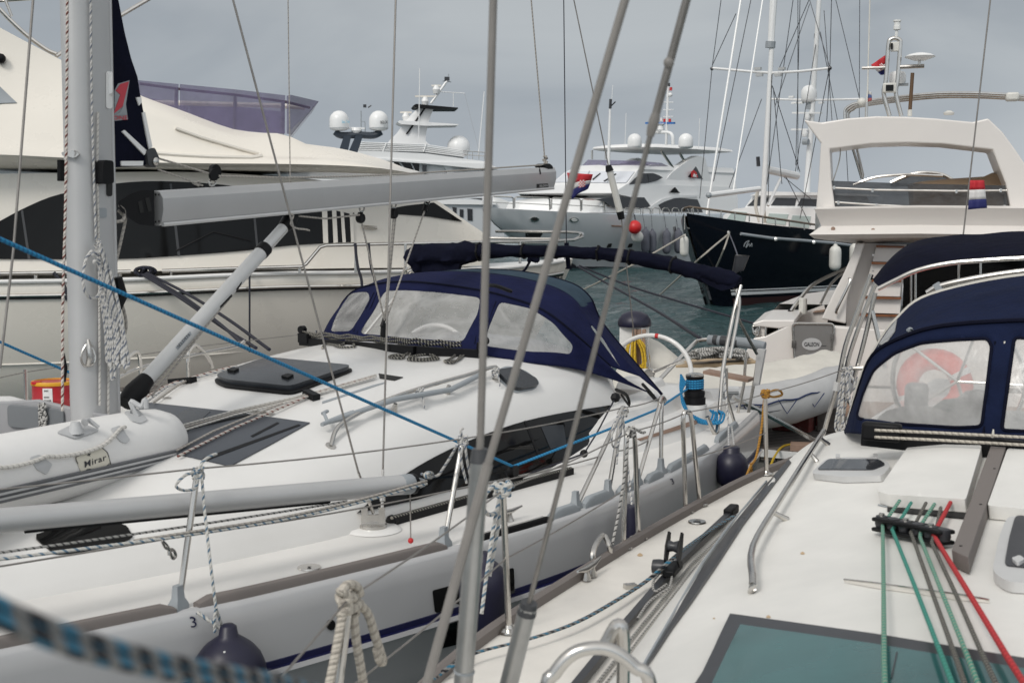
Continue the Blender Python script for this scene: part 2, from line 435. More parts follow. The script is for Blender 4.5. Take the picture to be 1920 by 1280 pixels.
CONC = mat('weathered_concrete', (.20, .18, .165), .9, var=.3, vscale=5, bump=.5, bscale=25)
BRICK = mat('dark_red_painted_block', (.11, .022, .018), .75, var=.5, vscale=9, bump=.5, bscale=25, dirt=(.16, .10, .08))
TAN = mat('tan_canvas', (.36, .25, .16), .9, var=.15, vscale=3, bump=.4, bscale=8)
CANV = mat('off_white_canvas', (.60, .575, .52), .85, var=.12, vscale=2.5, bump=.5, bscale=9)
BROWN = mat('brown_antenna', (.10, .055, .025), .6)
TEALG = mat('teal_skylight_glass', (.036, .125, .125), .12, var=.25, vscale=2, spec=.5)
SLATE = mat('slate_window_frame', (.03, .031, .036), .35, var=.1)
LAMPG = mat('lamp_glass', (.7, .7, .68), .1, spec=.8)
CYAN = rope_mat('blue_rope', (.02, .24, .46), (.01, .13, .30), .02, .4)
YROPE = rope_mat('yellow_hose', (.55, .36, .02), (.40, .26, .02), .05, .2)
OROPE = rope_mat('orange_rope', (.42, .21, .03), (.28, .13, .02), .02, .4)
BLROPE = rope_mat('black_rope', (.012, .013, .018), (.03, .03, .05), .03, .4)
BWROPE = rope_mat('black_flecked_rope', (.015, .015, .016), (.35, .33, .28), .022, .28)
GROPE = rope_mat('grey_rope', (.42, .39, .35), (.30, .28, .26), .03, .4)
WROPE = rope_mat('white_rope', (.62, .60, .56), (.45, .43, .40), .03, .3)
BGROPE = rope_mat('beige_rope', (.48, .44, .38), (.33, .30, .26), .03, .35)
WBROPE = rope_mat('white_rope_blue_fleck', (.50, .49, .46), (.10, .17, .24), .045, .28)
WDROPE = rope_mat('white_rope_dark_fleck', (.50, .49, .47), (.16, .18, .22), .055, .25, 1.0)
WKROPE = rope_mat('grey_rope_black_fleck', (.42, .41, .39), (.05, .05, .05), .03, .3)
WRROPE = rope_mat('white_rope_brown_fleck', (.52, .48, .44), (.16, .05, .04), .045, .3)
BKROPE = rope_mat('blue_black_white_rope', (.20, .20, .195), (.03, .15, .24), .032, .55, 1.0, (.012, .012, .016))
GRROPE = rope_mat('green_flecked_rope', (.03, .25, .19), (.40, .38, .28), .03, .3)
GRROPE2 = rope_mat('green_rope', (.05, .28, .22), (.03, .18, .14), .03, .4)
RDROPE = rope_mat('red_rope', (.50, .03, .035), (.36, .02, .025), .03, .4)
def sheet_mat(name, col, alpha, rough, tint=.15):
    m = mat(name, col, rough, alpha=alpha, var=.3, vscale=3.0, bump=.6, bscale=6)
    nn = m.node_tree.nodes; ll = m.node_tree.links; b = nn['Principled BSDF']
    g = nn.new('ShaderNodeNewGeometry'); z = nn.new('ShaderNodeTexNoise'); z.inputs['Scale'].default_value = 3.0; z.inputs['Detail'].default_value = 6; z.inputs['Distortion'].default_value = 2.5
    ll.new(g.outputs['Position'], z.inputs['Vector'])
    mr = nn.new('ShaderNodeMapRange'); mr.inputs[1].default_value = .3; mr.inputs[2].default_value = .7; mr.inputs[3].default_value = alpha-tint; mr.inputs[4].default_value = alpha+tint
    ll.new(z.outputs[0], mr.inputs[0]); ll.new(mr.outputs[0], b.inputs['Alpha'])
    return m
VINYL = sheet_mat('clear_vinyl', (.50, .495, .485), .52, .14, .17)
VINYL2 = sheet_mat('clouded_clear_vinyl', (.52, .515, .505), .64, .22, .12)
PURPLE = sheet_mat('violet_tinted_perspex', (.16, .135, .24), .52, .1, .03)
SMOKE = sheet_mat('smoked_perspex', (.06, .063, .067), .66, .12, .02)
GREYGL = mat('grey_tinted_glass', (.035, .037, .042), .08, spec=.4)
WSCREEN = mat('white_screen_cover', (.62, .64, .68), .4, var=.04)

class Surf:
    """a curved sheet given by rows of points; can be cut along outlines seen on it"""
    def __init__(s, rows, k=1):
        s.r = rows; s.nu = len(rows[0])-1; s.nv = len(rows)-1
        mb = MB().loft(rows); s.mb = mb; s.b = mb.bvh(); s.tri = mb.f
    def at(s, u, v):
        u = min(max(u, 0), s.nu-1e-6); v = min(max(v, 0), s.nv-1e-6); i = int(u); j = int(v); a = u-i; b = v-j
        r = s.r
        return (r[j][i]*(1-a)+r[j][i+1]*a)*(1-b)+(r[j+1][i]*(1-a)+r[j+1][i+1]*a)*b
    def uv(s, p):
        best = None
        for j in range(s.nv+1):
            for i in range(s.nu+1):
                d = (s.r[j][i]-p).length_squared
                if best is None or d < best[0]: best = (d, i, j)
        u, v = best[1], best[2]; st = .5
        for _ in range(24):
            c = [(u+a*st, v+b*st) for a in (-1, 0, 1) for b in (-1, 0, 1)]
            u, v = min(c, key=lambda q: (s.at(*q)-p).length_squared)
            u = min(max(u, 0), s.nu); v = min(max(v, 0), s.nv); st *= .75
        return Vector((u, v))
    def seen(s, poly):
        o = []
        for x, y in poly:
            p = hit(s.b, x, y)
            if p is not None: o.append(s.uv(p))
        return o
    def cut(s, polys, inside, step=.5, thick=0.004, sc_=(1, 1)):
        """mesh of the sheet inside (a single polygon) or outside (of all polygons)"""
        loops = [list(p) for p in polys]
        if not inside: 
            e_ = [Vector((i*step, 0)) for i in range(int(s.nu/step))]+[Vector((s.nu, j*step)) for j in range(int(s.nv/step))]
            e_ += [Vector((s.nu-i*step, s.nv)) for i in range(int(s.nu/step))]+[Vector((0, s.nv-j*step)) for j in range(int(s.nv/step))]
            loops.append(e_)
        pts = []; ed = []
        for l in loops:
            D = []
            for i in range(len(l)):
                a, b = Vector(l[i]), Vector(l[(i+1) % len(l)]); k = max(1, int((b-a).length/step))
                D += [a.lerp(b, j/k) for j in range(k)]
            n0 = len(pts); pts += D; ed += [(n0+i, n0+(i+1) % len(D)) for i in range(len(D))]
        bp = list(pts)
        def ins(q, l):
            c = False
            for i in range(len(l)):
                a, b = l[i], l[i-1]
                if (a[1] > q[1]) != (b[1] > q[1]) and q[0] < (b[0]-a[0])*(q[1]-a[1])/(b[1]-a[1])+a[0]: c = not c
            return c
        P0 = [list(p) for p in polys]
        for i in range(int(s.nu/step)+1):
            for j in range(int(s.nv/step)+1):
                q = Vector((i*step, j*step))
                if min((q-d).length for d in bp) < step*.35: continue
                w = any(ins(q, l) for l in P0)
                if w == inside: pts.append(q)
        V, E_, F_, *_ = delaunay_2d_cdt(pts, ed, [], 0, 1e-5)
        F2 = []
        for f in F_:
            c = sum((V[i] for i in f), Vector((0, 0)))/len(f)
            w = any(ins(c, l) for l in P0)
            if w == inside: F2.append(list(f))
        return MB().add([s.at(v.x, v.y) for v in V], F2)
def prune(mb):
    used = sorted({i for f in mb.f for i in f}); m = {o: n for n, o in enumerate(used)}
    mb.v = [mb.v[i] for i in used]; mb.f = [[m[i] for i in f] for f in mb.f]; return mb
def solidify(o, t):
    m = o.modifiers.new('thickness', 'SOLIDIFY'); m.thickness = t; m.offset = 0; return o

# ================================================================== white sailing yacht in the middle
B1 = Frame((-2.14, 6.5), (.47, .88))
boat = thing('sailing_yacht', 'white sailing yacht with folded navy bimini and grey boom in the middle of the photo', 'sailing yacht', B1.w(1.5, 0, 0), None)
SH = [(-3.6, .05), (-2.6, .52), (-1.49, 1.03), (-.81, 1.32), (-.5, 1.45), (.56, 1.78), (1.34, 1.97), (2.0, 2.05), (2.74, 2.08), (3.78, 2.02), (4.79, 1.89), (5.6, 1.77)]
PXS = [(-300, -2.1), (0, -1.49), (345, -.81), (480, -.5), (841, .56), (902, .76), (1041, 1.34), (1157, 2.0), (1254, 2.74), (1338, 3.78), (1390, 4.79), (1420, 5.55)]
sheer = lambda s: smooth(SH, s)
s_at = lambda x: smooth(PXS, x)
DZ = 1.25
SS = [-3.6+i*9.2/46 for i in range(47)]
# hull: topsides, groove for the stripe, lower hull
prof = [(-.03, 1.262), (-.004, 1.255), (.012, 1.235), (.02, 1.15), (.02, .967)]
low = [(.042, .934), (.05, .912), (.03, .885), (-.02, .7), (-.09, .4), (-.22, .15), (-.45, -.1), (-.9, -.3)]
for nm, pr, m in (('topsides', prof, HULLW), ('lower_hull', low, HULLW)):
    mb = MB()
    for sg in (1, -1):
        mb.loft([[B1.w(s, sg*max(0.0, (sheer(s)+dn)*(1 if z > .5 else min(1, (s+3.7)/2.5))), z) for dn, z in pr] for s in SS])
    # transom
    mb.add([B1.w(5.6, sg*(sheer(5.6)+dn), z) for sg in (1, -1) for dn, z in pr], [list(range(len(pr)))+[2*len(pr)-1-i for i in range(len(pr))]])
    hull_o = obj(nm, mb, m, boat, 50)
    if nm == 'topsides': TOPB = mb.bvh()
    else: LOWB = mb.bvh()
mb = MB()
for sg in (1, -1): mb.loft([[B1.w(s, sg*max(0, sheer(s)+dn), z) for dn, z in ((.02, .967), (.0225, .964), (.0225, .936), (.042, .934))] for s in SS])
obj('stripe', mb, NAVYP, boat)
# deck
NB = [(-2.5, .08), (-1.13, .59), (-.57, .83), (.12, 1.07), (.56, 1.19), (1.62, 1.27), (2.4, 1.38), (3.2, 1.6), (4.2, 1.72), (5.5, 1.6)]
nb = lambda s: smooth(NB, s)
deck = MB().loft([[B1.w(s, max(.02, sheer(s))*q, DZ+.01+.035*(1-abs(q))) for q in (-1, -.9, -.75, -.6, -.3, 0, .3, .6, .75, .9, 1)] for s in SS if s < 5.61])
# cut the cockpit by keeping the deck sheet low behind the cabin: the well is lined below
deck = MB().loft([[B1.w(s, n, DZ+.008+.02*(1-abs(n)/max(.1, sheer(s)))) for n in [sg*max(.02, sheer(s)-.02)*(1-k)+k*sg*min(nb(s)-.04, sheer(s)-.03) for k in (0, .25, .5, .75, 1)]] for s in SS for sg in (1,)])
for sg in (-1,):
    deck.loft([[B1.w(s, n, DZ+.008+.02*(1-abs(n)/max(.1, sheer(s)))) for n in [sg*max(.02, sheer(s)-.02)*(1-k)+k*sg*min(nb(s)-.04, sheer(s)-.03) for k in (0, .25, .5, .75, 1)]] for s in SS])
deck.loft([[B1.w(s, q*max(.03, sheer(s)-.03), DZ+.012) for q in (-1, 0, 1)] for s in SS if s < -1.2])
obj('deck', deck, DECKW, boat)
DECKB = deck.bvh()
# coachroof
ZC = [(-2.5, 1.28), (-1.2, 1.43), (-.3, 1.59), (0, 1.66), (.9, 1.78), (1.5, 1.89), (2.5, 1.97), (3.3, 2.0), (4.0, 1.98)]
zc = lambda s: smooth(ZC, s)
SECN = [(1.0, -.02), (.995, .03), (.985, .1), (.955, .25), (.905, .43), (.87, .57), (.82, .69), (.74, .80), (.62, .89), (.46, .95), (.30, .98), (.15, .995), (0, 1.0)]
RW = [(-2.5, .08), (-1.13, .59), (-.57, .83), (.12, 1.07), (.56, 1.19), (1.62, 1.27), (2.7, 1.37), (3.83, 1.38), (4.2, 1.38)]
def sect(s):
    b = smooth(RW, s); h = zc(s)-1.265
    half = [(b*a, 1.265+h*c) for a, c in SECN]
    return [B1.w(s, n, z) for n, z in half]+[B1.w(s, -n, z) for n, z in half[-2::-1]]
roof = MB().loft([sect(-2.5+i*6.3/70) for i in range(71)])
last = sect(3.8); roof.add(last, [list(range(len(last)))])
obj('coachroof', roof, GEL, boat, 40)
ROOFB = roof.bvhc(deck)
def rhit(x, y, off=.0):
    p = hit(ROOFB, x, y, off)
    return p if p is not None and (p-CAM).length < 11 else onZ(x, y, 1.8+off)
# cockpit: coamings, seats, sole
co = MB(); cs = [(1.0, 1.255), (.985, 1.30), (.97, 1.36), (.955, 1.385), (.87, 1.395), (.86, 1.42), (.845, 1.49), (.81, 1.515), (.68, 1.515), (.655, 1.49), (.62, 1.3), (.61, .85)]
for sg in (1, -1):
    def crow(s):
        k = min(1, max(0, (s-2.3)/1.3)); e_ = min(1, max(0, (5.62-s)/.5))
        return [B1.w(s, sg*nb(s)*a, 1.255+(z-1.255)*(k if z > 1.255 else 1)*(.55+.45*e_)) for a, z in cs]
    co.loft([crow(2.35+i*3.25/30) for i in range(31)], False, True)
obj('cockpit_coaming', co, GEL, boat, 40)
COB = co.bvh()
fl = MB().loft([[B1.w(s, q*1.06, .86) for q in (-1, 1)] for s in (3.6, 5.6)]); obj('cockpit_sole', fl, TEAKS, boat)
for sg in (1, -1):
    st = MB(); c = B1.w(4.35, sg*.86, 1.06); st.box(c, 1.3, .42, .42, B1.A, B1.N); obj('cockpit_seat', st, GEL, boat)
    st = MB(); 
    for k in range(7): st.box(B1.w(4.35, sg*(.70+.055*k), 1.285), 1.28, .048, .02, B1.A, B1.N)
    obj('seat_slats', st, TEAKS, boat)
    st = MB().box(B1.w(5.25, sg*.98, 1.08), .42, .9, .46, B1.A, B1.N); obj('helm_seat', st, GEL, boat)
    st = MB()
    for k in range(8): st.box(B1.w(5.25, sg*(.62+.1*k), 1.325), .40, .09, .02, B1.A, B1.N)
    obj('seat_slats', st, TEAKS, boat)
obj('side_step', patch(co.bvh(), [(1194, 823), (1240, 808), (1296, 789), (1312, 787), (1303, 796), (1250, 812), (1200, 826)], .002, .008, 6), TEAKS, boat)

# windows, hatches, panels fitted to the roof
def on_roof(name, poly, m, off=.003, th=.008, grid=10, r=0, parent=None, b=None):
    if r: poly = rnd(poly, r)
    return obj(name, patch(b or ROOFB, poly, off, th, grid), m, parent or boat, 40)
sw = on_roof('cabin_window', spl([(668, 962), (710, 925), (750, 895), (800, 864), (860, 834), (920, 810), (985, 789), (1060, 773), (1143, 760), (1143, 760), (1145, 778), (1146, 802), (1146, 802), (1125, 830), (1050, 870), (960, 893), (860, 914), (780, 937), (668, 962)], 3), GLASS, .002, .006, 10)
obj('window_shade', patch(ROOFB, [(1012, 800), (1054, 797), (1060, 835), (1030, 842)], .0085, .003, 8), ACRYL, sw)
obj('frame_line', patch(ROOFB, [(980, 790), (984, 789), (1013, 860), (1009, 862)], .0085, .002, 8), BLACK, sw)
on_roof('front_window', spl([(68, 1004), (150, 990), (225, 984), (243, 998), (243, 1012), (180, 1030), (110, 1040), (90, 1030)], 3, True), GLASS, .002, .008, 10)
on_roof('skylight', [(262, 758), (285, 757), (440, 774), (581, 794), (505, 836), (432, 875), (330, 852), (250, 836)], PANEL, .002, .006, 12)
for a, b, c, d in (((470, 820), (520, 794), (524, 796), (474, 822)), ((380, 862), (560, 798), (564, 800), (388, 866)), ((300, 815), (470, 779), (474, 781), (300, 820))):
    on_roof('skylight_seam', [a, b, c, d], BLACK, .0085, .002, 8)
on_roof('hatch_glare_panel', [(300, 800), (352, 768), (395, 774), (340, 822)], ACRYL, .0085, .002, 8)
ht = on_roof('deck_hatch', [(404, 714), (500, 680), (662, 696), (546, 736), (425, 723)], ACRYL, .012, .03, 10, 14)
for q in ([(428, 708), (437, 704), (450, 706), (441, 711)], [(529, 720), (541, 716), (552, 718), (541, 724)]):
    obj('hatch_handle', patch(ROOFB, q, .042, .014, 5), BLACK, ht)
on_roof('hatch_frame', [(398, 716), (499, 677), (668, 695), (548, 742), (420, 728)], BLACK, .003, .012, 10, 16)
h2 = on_roof('side_hatch', [(927, 700), (965, 694), (1003, 716), (1006, 727), (972, 734), (957, 731)], ACRYL, .01, .022, 8, 9)
on_roof('hatch_recess', [(918, 700), (950, 686), (985, 695), (1012, 716), (1004, 730), (965, 738)], GREYPL, .002, .003, 8, 8)
on_roof('mainsheet_slot', [(710, 701), (756, 708), (740, 714), (712, 710)], SHADE, .002, .003, 6)
# seams where the roof mouldings meet
for a in ([(604, 753), (700, 722), (724, 716), (724, 718), (702, 725), (604, 757)],):
    on_roof('roof_seam', a, GREYPL, .001, .002, 8)
on_roof('roof_reflector', [(306, 745), (322, 746), (320, 748), (304, 747)], STEEL, .002, .004, 5)
on_roof('roof_reflector', [(470, 769), (516, 776), (508, 780), (466, 773)], STEEL, .002, .004, 5)

# hull windows, skin fittings, number
def on_hull(name, poly, m, off=.002, th=.004, grid=10, b=None, r=0): return obj(name, patch(b or TOPB, rnd(poly, r) if r else poly, off, th, grid), m, boat, 40)
on_hull('hull_window', [(810, 1106), (900, 1082), (962, 1063), (964, 1110), (900, 1130), (815, 1148)], GLASS, r=4)
on_hull('hull_window', [(830, 1172), (900, 1150), (950, 1136), (952, 1180), (900, 1195), (822, 1215)], GLASS, b=LOWB, r=4)
for x, y in ((619, 1170), (644, 1163)):
    on_hull('skin_fitting', [(x+8*math.cos(a*.524), y+10*math.sin(a*.524)) for a in range(12)], BLACK, .002, .008, 6)
obj('sail_number', write_on(TOPB, '3', (358, 1176), (369, 1174), 20, .003), NAVYP, boat)
obj('sail_number', write_on(TOPB, '3', (1259.5, 908), (1264.5, 906), 11, .003), NAVYP, boat)
# toe rails
def rail_piece(s0, s1, m, h=.043, w=.034, name='toe_rail', sg=1, dn=.032):
    mb = MB(); k = max(3, int((s1-s0)/.15)); rows = []; e_ = min(.05, (s1-s0)*.2)
    stn = [s0, s0+e_]+[s0+(s1-s0)*i/k for i in range(1, k) if s0+e_*1.5 < s0+(s1-s0)*i/k < s1-e_*1.5]+[s1-e_, s1]
    for i, s in enumerate(stn):
        n = sheer(s)-dn; zb = DZ+.004; hh = h*(.5 if i in (0, len(stn)-1) else 1)
        rows.append([B1.w(s, sg*(n-w/2), zb), B1.w(s, sg*(n-w/2), zb+hh), B1.w(s, sg*(n-w/4), zb+hh+.006), B1.w(s, sg*(n+w/3), zb+hh), B1.w(s, sg*(n+w/2), zb+hh*.8), B1.w(s, sg*(n+w/2), zb)])
    mb.loft(rows, True, True); return obj(name, mb, m, boat, 40)
rail_piece(-3.1, s_at(336), TEAKG); rail_piece(s_at(380), s_at(842), TEAKG)
rail_piece(s_at(902), s_at(1041), STEEL, .028, .03); rail_piece(s_at(1042), s_at(1093), GREYPL, .05); rail_piece(s_at(1103), s_at(1153), GREYPL, .06)
rail_piece(s_at(1168), s_at(1205), GREYPL, .05); rail_piece(s_at(1222), s_at(1250), GREYPL, .05); rail_piece(s_at(1262), s_at(1332), GREYPL, .05); rail_piece(s_at(1350), s_at(1388), GREYPL, .05)
rail_piece(s_at(902), s_at(1041), BLACK, .03, .012, 'rub_strip', 1, .012)
rail_piece(-3.1, 5.0, TEAKG, .06, .045, 'toe_rail', -1)

# mast, with its halyards and fittings
def mpt(x, y, n): return B1.n(x, y, n)
mast = MB(); prof_m = []
for i in range(28):
    a = 2*math.pi*i/28; ca, sa = math.cos(a), math.sin(a)
    prof_m.append((.131*math.copysign(abs(ca)**.8, ca), .084*math.copysign(abs(sa)**.8, sa)))
rake = lambda z: .012*(z-1.7)
mast.loft([[B1.w(-.005+a+rake(z), b, z) for a, b in prof_m] for z in (1.55, 2.6, 4, 7, 10, 14.5)], True, True)
mast_o = obj('mast', mast, ALU, boat, 60)
MB_ = mast.bvh()
mb = MB().tube([B1.w(.11+rake(z), .052, z) for z in (1.7, 3, 5, 8, 14)], .010, 6); obj('luff_groove', mb, ALU, mast_o)
for pts, rr, m in (([(168, -300), (170, 0), (172, 180), (176, 330), (180, 450)], .006, WDROPE), ([(184, 210), (183, 330), (186, 520), (187, 760)], .006, WROPE), ([(122, -300), (126, 0), (124, 300), (122, 420), (118, 560), (117, 770)], .007, WRROPE), ([(204, 560), (203, 780)], .006, WROPE)):
    q = [mpt(x, y, .095) for x, y in pts]; obj('halyard', MB().tube(spl(q, 6), rr, 7), m, mast_o)
obj('halyard_slot', patch(MB_, rnd([(198, 134), (209, 134), (209, 204), (198, 204)], 5), .002, .004, 8), WHITEP, mast_o)
obj('halyard_slot', patch(MB_, rnd([(199, 302), (209, 302), (209, 368), (199, 368)], 5), .002, .004, 8), SHADE, mast_o)
obj('maker_plate', patch(MB_, rnd([(181, 390), (199, 390), (199, 408), (182, 408)], 4), .002, .003, 8), GREYPL, mast_o)
mb = patch(MB_, rnd([(178, 300), (196, 302), (197, 344), (177, 346)], 5), .002, .06, 10); obj('sheave_box', mb, BLACK, mast_o)
mb = patch(MB_, rnd([(122, 286), (144, 282), (152, 290), (144, 297), (124, 293)], 3), .004, .025, 8); obj('mast_bracket', mb, STEEL, mast_o)
cm = lambda x, y, d=.012: hit(MB_, x, y, d)
ck = obj('mast_cleat', MB().tube([cm(164, 637), cm(165, 650, .03), cm(165, 670, .035), cm(164, 684)], [.010, .014, .014, .012], 8), STEEL, mast_o)
obj('cleat_loop', MB().tube(spl([cm(161, 645, .02), cm(153, 666, .03), cm(156, 682, .02), cm(164, 686, .01), cm(171, 680, .03), cm(174, 666, .03), cm(168, 648, .02)], 4, True), .006, 7, True), STEEL, ck)
obj('mast_cleat', MB().tube([mpt(119, 662, .08), mpt(122, 690, .09), mpt(121, 716, .08)], [.006, .013, .006], 8), BLACK, mast_o)
mb = patch(MB_, rnd([(118, 300), (124, 300), (124, 340), (118, 340)], 2), .002, .03, 8); obj('sheave_box', mb, BLACK, mast_o)
# rolled mainsail corner in the mast
def sailpt(x, y): return B1.n(x, y, .012)
sl = [(205, -260), (212, -200), (222, 0), (234, 62), (246, 110), (258, 145), (262, 172), (268, 205), (277, 250), (286, 290), (285, 300), (268, 312), (214, 314), (205, 314)]
mb = MB().prism([sailpt(*p) for p in sl], B1.N*-.016); so_ = obj('mainsail', mb, NAVYD, boat, 0)
for q in ([(229, 247), (234, 244), (276, 283), (271, 291)], [(227, 303), (229, 302), (269, 302), (268, 311), (228, 311)], [(256, 183), (265, 182), (266, 192), (261, 198)], [(267, 212), (272, 210), (286, 275), (280, 280)]):
    obj('webbing_strap', MB().prism([B1.n(x, y, .022) for x, y in q], B1.N*-.008), WHITEP, so_)
q = [(215, 170), (222, 157), (243, 151), (236, 196), (240, 224), (215, 227)]
obj('logo_outline', MB().prism([B1.n(x, y, .0155) for x, y in q], B1.N*-.003), GREYPL, so_)
q = [(219, 168), (226, 158), (242, 153), (230, 200), (213, 214), (226, 178), (217, 170)]
obj('logo_figure', MB().prism([B1.n(x, y, .0185) for x, y in q], B1.N*-.003), REDPR, so_)
obj('logo_letters', write('ONE', lambda u, v: B1.n(213+26*u, 225-8*v, .0195), spacing=1.05, bold=.02), REDPR, so_)
q = spl([(214, 218), (222, 212), (231, 197), (236, 214), (236, 214), (225, 215), (214, 218)], 3)[:-1]
obj('logo_swoosh', MB().prism([B1.n(p[0], p[1], .0192) for p in [(x, y) for x, y in [(214, 218), (224, 212), (232, 198), (236, 214)]]], B1.N*-.002), GREYPL, so_)
mb = MB().prism([B1.n(x, y, .03) for x, y in rnd([(275, 282), (290, 276), (299, 296), (296, 312), (287, 315), (278, 308)], 5)], B1.N*-.045)
cb = obj('clew_block', mb, DARKGREY, boat)
obj('sheave', MB().lathe([(.001, 0), (.022, 0), (.022, .012), (.01, .02), (.001, .02)], B1.n(290, 303, .03), B1.N, 14), STEEL, cb)
# boom on the centreline
def bp(x, y): return B1.n(x, y, 0)
a0, a1 = bp(288, 358), bp(290, 423); b0, b1 = bp(1031, 313), bp(1029, 355)
mb = MB(); bs = [(0, 0), (.03, .10), (.10, .35), (.062, .82), (.04, .97), (0, 1.0)]
def bsec(t, top, bot):
    P = []
    for n, k in [(.018, 0), (.044, .03), (.064, .22), (.066, .55), (.05, .9), (.03, 1), (-.03, 1), (-.05, .9), (-.066, .55), (-.064, .22), (-.044, .03), (-.018, 0)]:
        P.append(top.lerp(bot, k)+B1.N*n)
    return P
mb.loft([bsec(0, a0, a1), bsec(.5, a0.lerp(b0, .5), a1.lerp(b1, .5)), bsec(1, b0, b1)], True, True)
boom = obj('boom', mb, ALU, boat, 25); BOOMB = mb.bvh()
mb = MB().loft([[B1.n(x, y, .058) for x, y in g]+[B1.n(x, y, -.058) for x, y in g[::-1]] for g in ([(222, 378), (224, 392)], [(244, 364), (246, 412)], [(262, 357), (262, 421)], [(289, 357), (290, 424)])], True, True)
obj('gooseneck', mb, BLACK, boom, 30)
for g in ([(259, 378), (266, 376), (270, 398), (263, 400)], [(272, 372), (280, 370), (285, 395), (278, 397)]):
    obj('gooseneck_slot', MB().prism([B1.n(x, y, .0605) for x, y in g], B1.N*-.004), SHADE, boom)
for x, y in ((292, 365), (298, 365), (292, 416), (298, 415)): obj('boom_rivet', MB().lathe([(.006, 0), (.006, .004), (.001, .005)], hit(BOOMB, x, y) or bp(x, y), B1.N, 8), BLACK, boom)
mb = MB().prism([B1.n(x, y, .05) for x, y in rnd([(1020, 310), (1030, 306), (1037, 312), (1036, 327), (1030, 332), (1029, 318)], 3)], B1.N*-.1); obj('boom_end_sheave', mb, BLACK, boom)
obj('boom_slot', patch(BOOMB, [(1010, 315), (1012, 315), (1014, 327), (1012, 327)], .001, .003, 4), BLACK, boom)
obj('maker_label', patch(BOOMB, [(1006, 345), (1027, 344), (1028, 351), (1006, 352.5)], .001, .002, 5), BLACKP, boom)
obj('maker_letters', write_on(BOOMB, 'SELDEN', (1011, 350.6), (1026, 349.4), 4, .0045), WHITEP, boom)
obj('boom_lower_moulding', MB().tube([bp(292, 421)+B1.N*.05, bp(1028, 353)+B1.N*.05], .012, 6), ALUL, boom)
# outhaul over the boom
mb = MB().tube([B1.n(297, 297, .02), B1.n(391, 325, .02)], .006, 6); mb.tube(spl([B1.n(406, 330, .02), B1.n(560, 333, .02), B1.n(760, 326, .02), B1.n(1022, 309, .02)], 6), .007, 6)
mb.tube(spl([B1.n(296, 318, .03), B1.n(340, 333, .03), B1.n(368, 344, .03), B1.n(380, 348, .03)], 6), .005, 6); mb.tube([B1.n(362, 343, .03), B1.n(375, 340, .03), B1.n(372, 348, .04), B1.n(364, 344, .03)], .007, 6)
obj('outhaul', mb, GROPE, boat)
mb = MB().lathe([(.03, -.012), (.042, -.012), (.042, .012), (.03, .012)], B1.n(403, 322, 0), B1.N, 16); mb.lathe([(.02, .012), (.034, .013), (.034, .03), (.02, .03)], B1.n(395, 328, .0), B1.N, 16); ob = obj('outhaul_block', mb, BLACK, boat)
obj('shackle', MB().tube(spl([B1.n(392, 342, 0), B1.n(398, 336, 0), B1.n(404, 343, 0), B1.n(396, 349, 0)], 4, True), .006, 6, True), STEEL, ob)
# vang
v0, v1 = bp(238, 752), bp(545, 412)
mb = MB().tube([v0.lerp(v1, .06), v0.lerp(v1, .80)], .043, 16); mb.tube([v0.lerp(v1, .80), v0.lerp(v1, .95)], .036, 16); vg = obj('boom_vang', mb, ALUL, boat)
for pp_, rr_ in (([-.01, .03, .07, .105], [.045, .06, .054, .046]), ([.79, .825], [.0465, .0465]), ([.945, .985, 1.02], [.038, .05, .035])): obj('vang_fitting', MB().tube([v0.lerp(v1, k) for k in pp_], rr_, 14), BLACK, vg)
vgb = MB().tube([v0.lerp(v1, .06), v0.lerp(v1, .80)], .043, 16).bvh()
obj('maker_label', patch(vgb, [(329, 651), (333, 656), (359, 627), (356, 621)], .001, .002, 4), GREYPL, vg)
obj('maker_letters', write_on(vgb, 'SELDEN', (334, 652.5), (355.5, 628.5), 5, .004), BLACKP, vg)
mb = MB()
for p, q in (((256, 752), (542, 425)), ((268, 745), (430, 560)), ((285, 742), (470, 505))):
    mb.tube([B1.n(*p, .03), B1.n(*q, .03)], .006, 6)
obj('vang_tackle', mb, GROPE, vg)
for p, q in (((258, 755), (277, 732)), ((410, 575), (432, 553)), ((441, 543), (450, 529))):
    obj('vang_block', MB().tube([B1.n(*p, .03), B1.n(*q, .03)], .014, 6), BLACK, vg)
mb = MB().tube([B1.n(222, 395, .03), B1.n(236, 410, .03), B1.n(226, 455, .03), B1.n(213, 510, .03)], .008, 7); mb.tube(spl([B1.n(224, 385, .05), B1.n(233, 395, .05), B1.n(231, 412, .05), B1.n(217, 416, .05)], 5), .009, 6); obj('reef_line', mb, GROPE, boat)
# standing rigging
def wire(name, pts, r, m=STEELW, par=None): return obj(name, MB().tube(pts, r, 7), m, par or boat, 60)
cp = B1.w(.69, 1.25, 1.30)
def ext(p, q, k): p = Vector(p); q = Vector(q); return p+(q-p)*k
d1t = B1.w(.08, .05, 6.7)
lo = B1.n(672, 885, 1.2); hi = B1.w(.0, .03, 6.75)
plane = lambda x, y, n: B1.n(x, y, n)
w1a = plane(672, 885, 1.19); w1b = plane(437, 0, .84)
wire('lower_shroud', [w1a, w1b, ext(w1a, w1b, 1.9)], .0055)
w2a = plane(718, 880, 1.2); w2b = plane(742, 0, 1.08)
wire('upper_shroud', [w2a, w2b, ext(w2a, w2b, 1.9)], .0055)
for a, b in ((w1a, plane(700, 962, 1.23)), (w2a, plane(716, 965, 1.24))):
    t = MB().tube([a, a.lerp(b, .15), a.lerp(b, .16), a.lerp(b, .7), a.lerp(b, .72), b], [.007, .007, .016, .016, .009, .009], 8); obj('turnbuckle', t, STEEL, boat)
mb = MB().lathe([(.001, 0), (.072, 0), (.072, .018), (.05, .024), (.001, .024)], B1.w(.69, 1.24, 1.275), (0, 0, 1), 20)
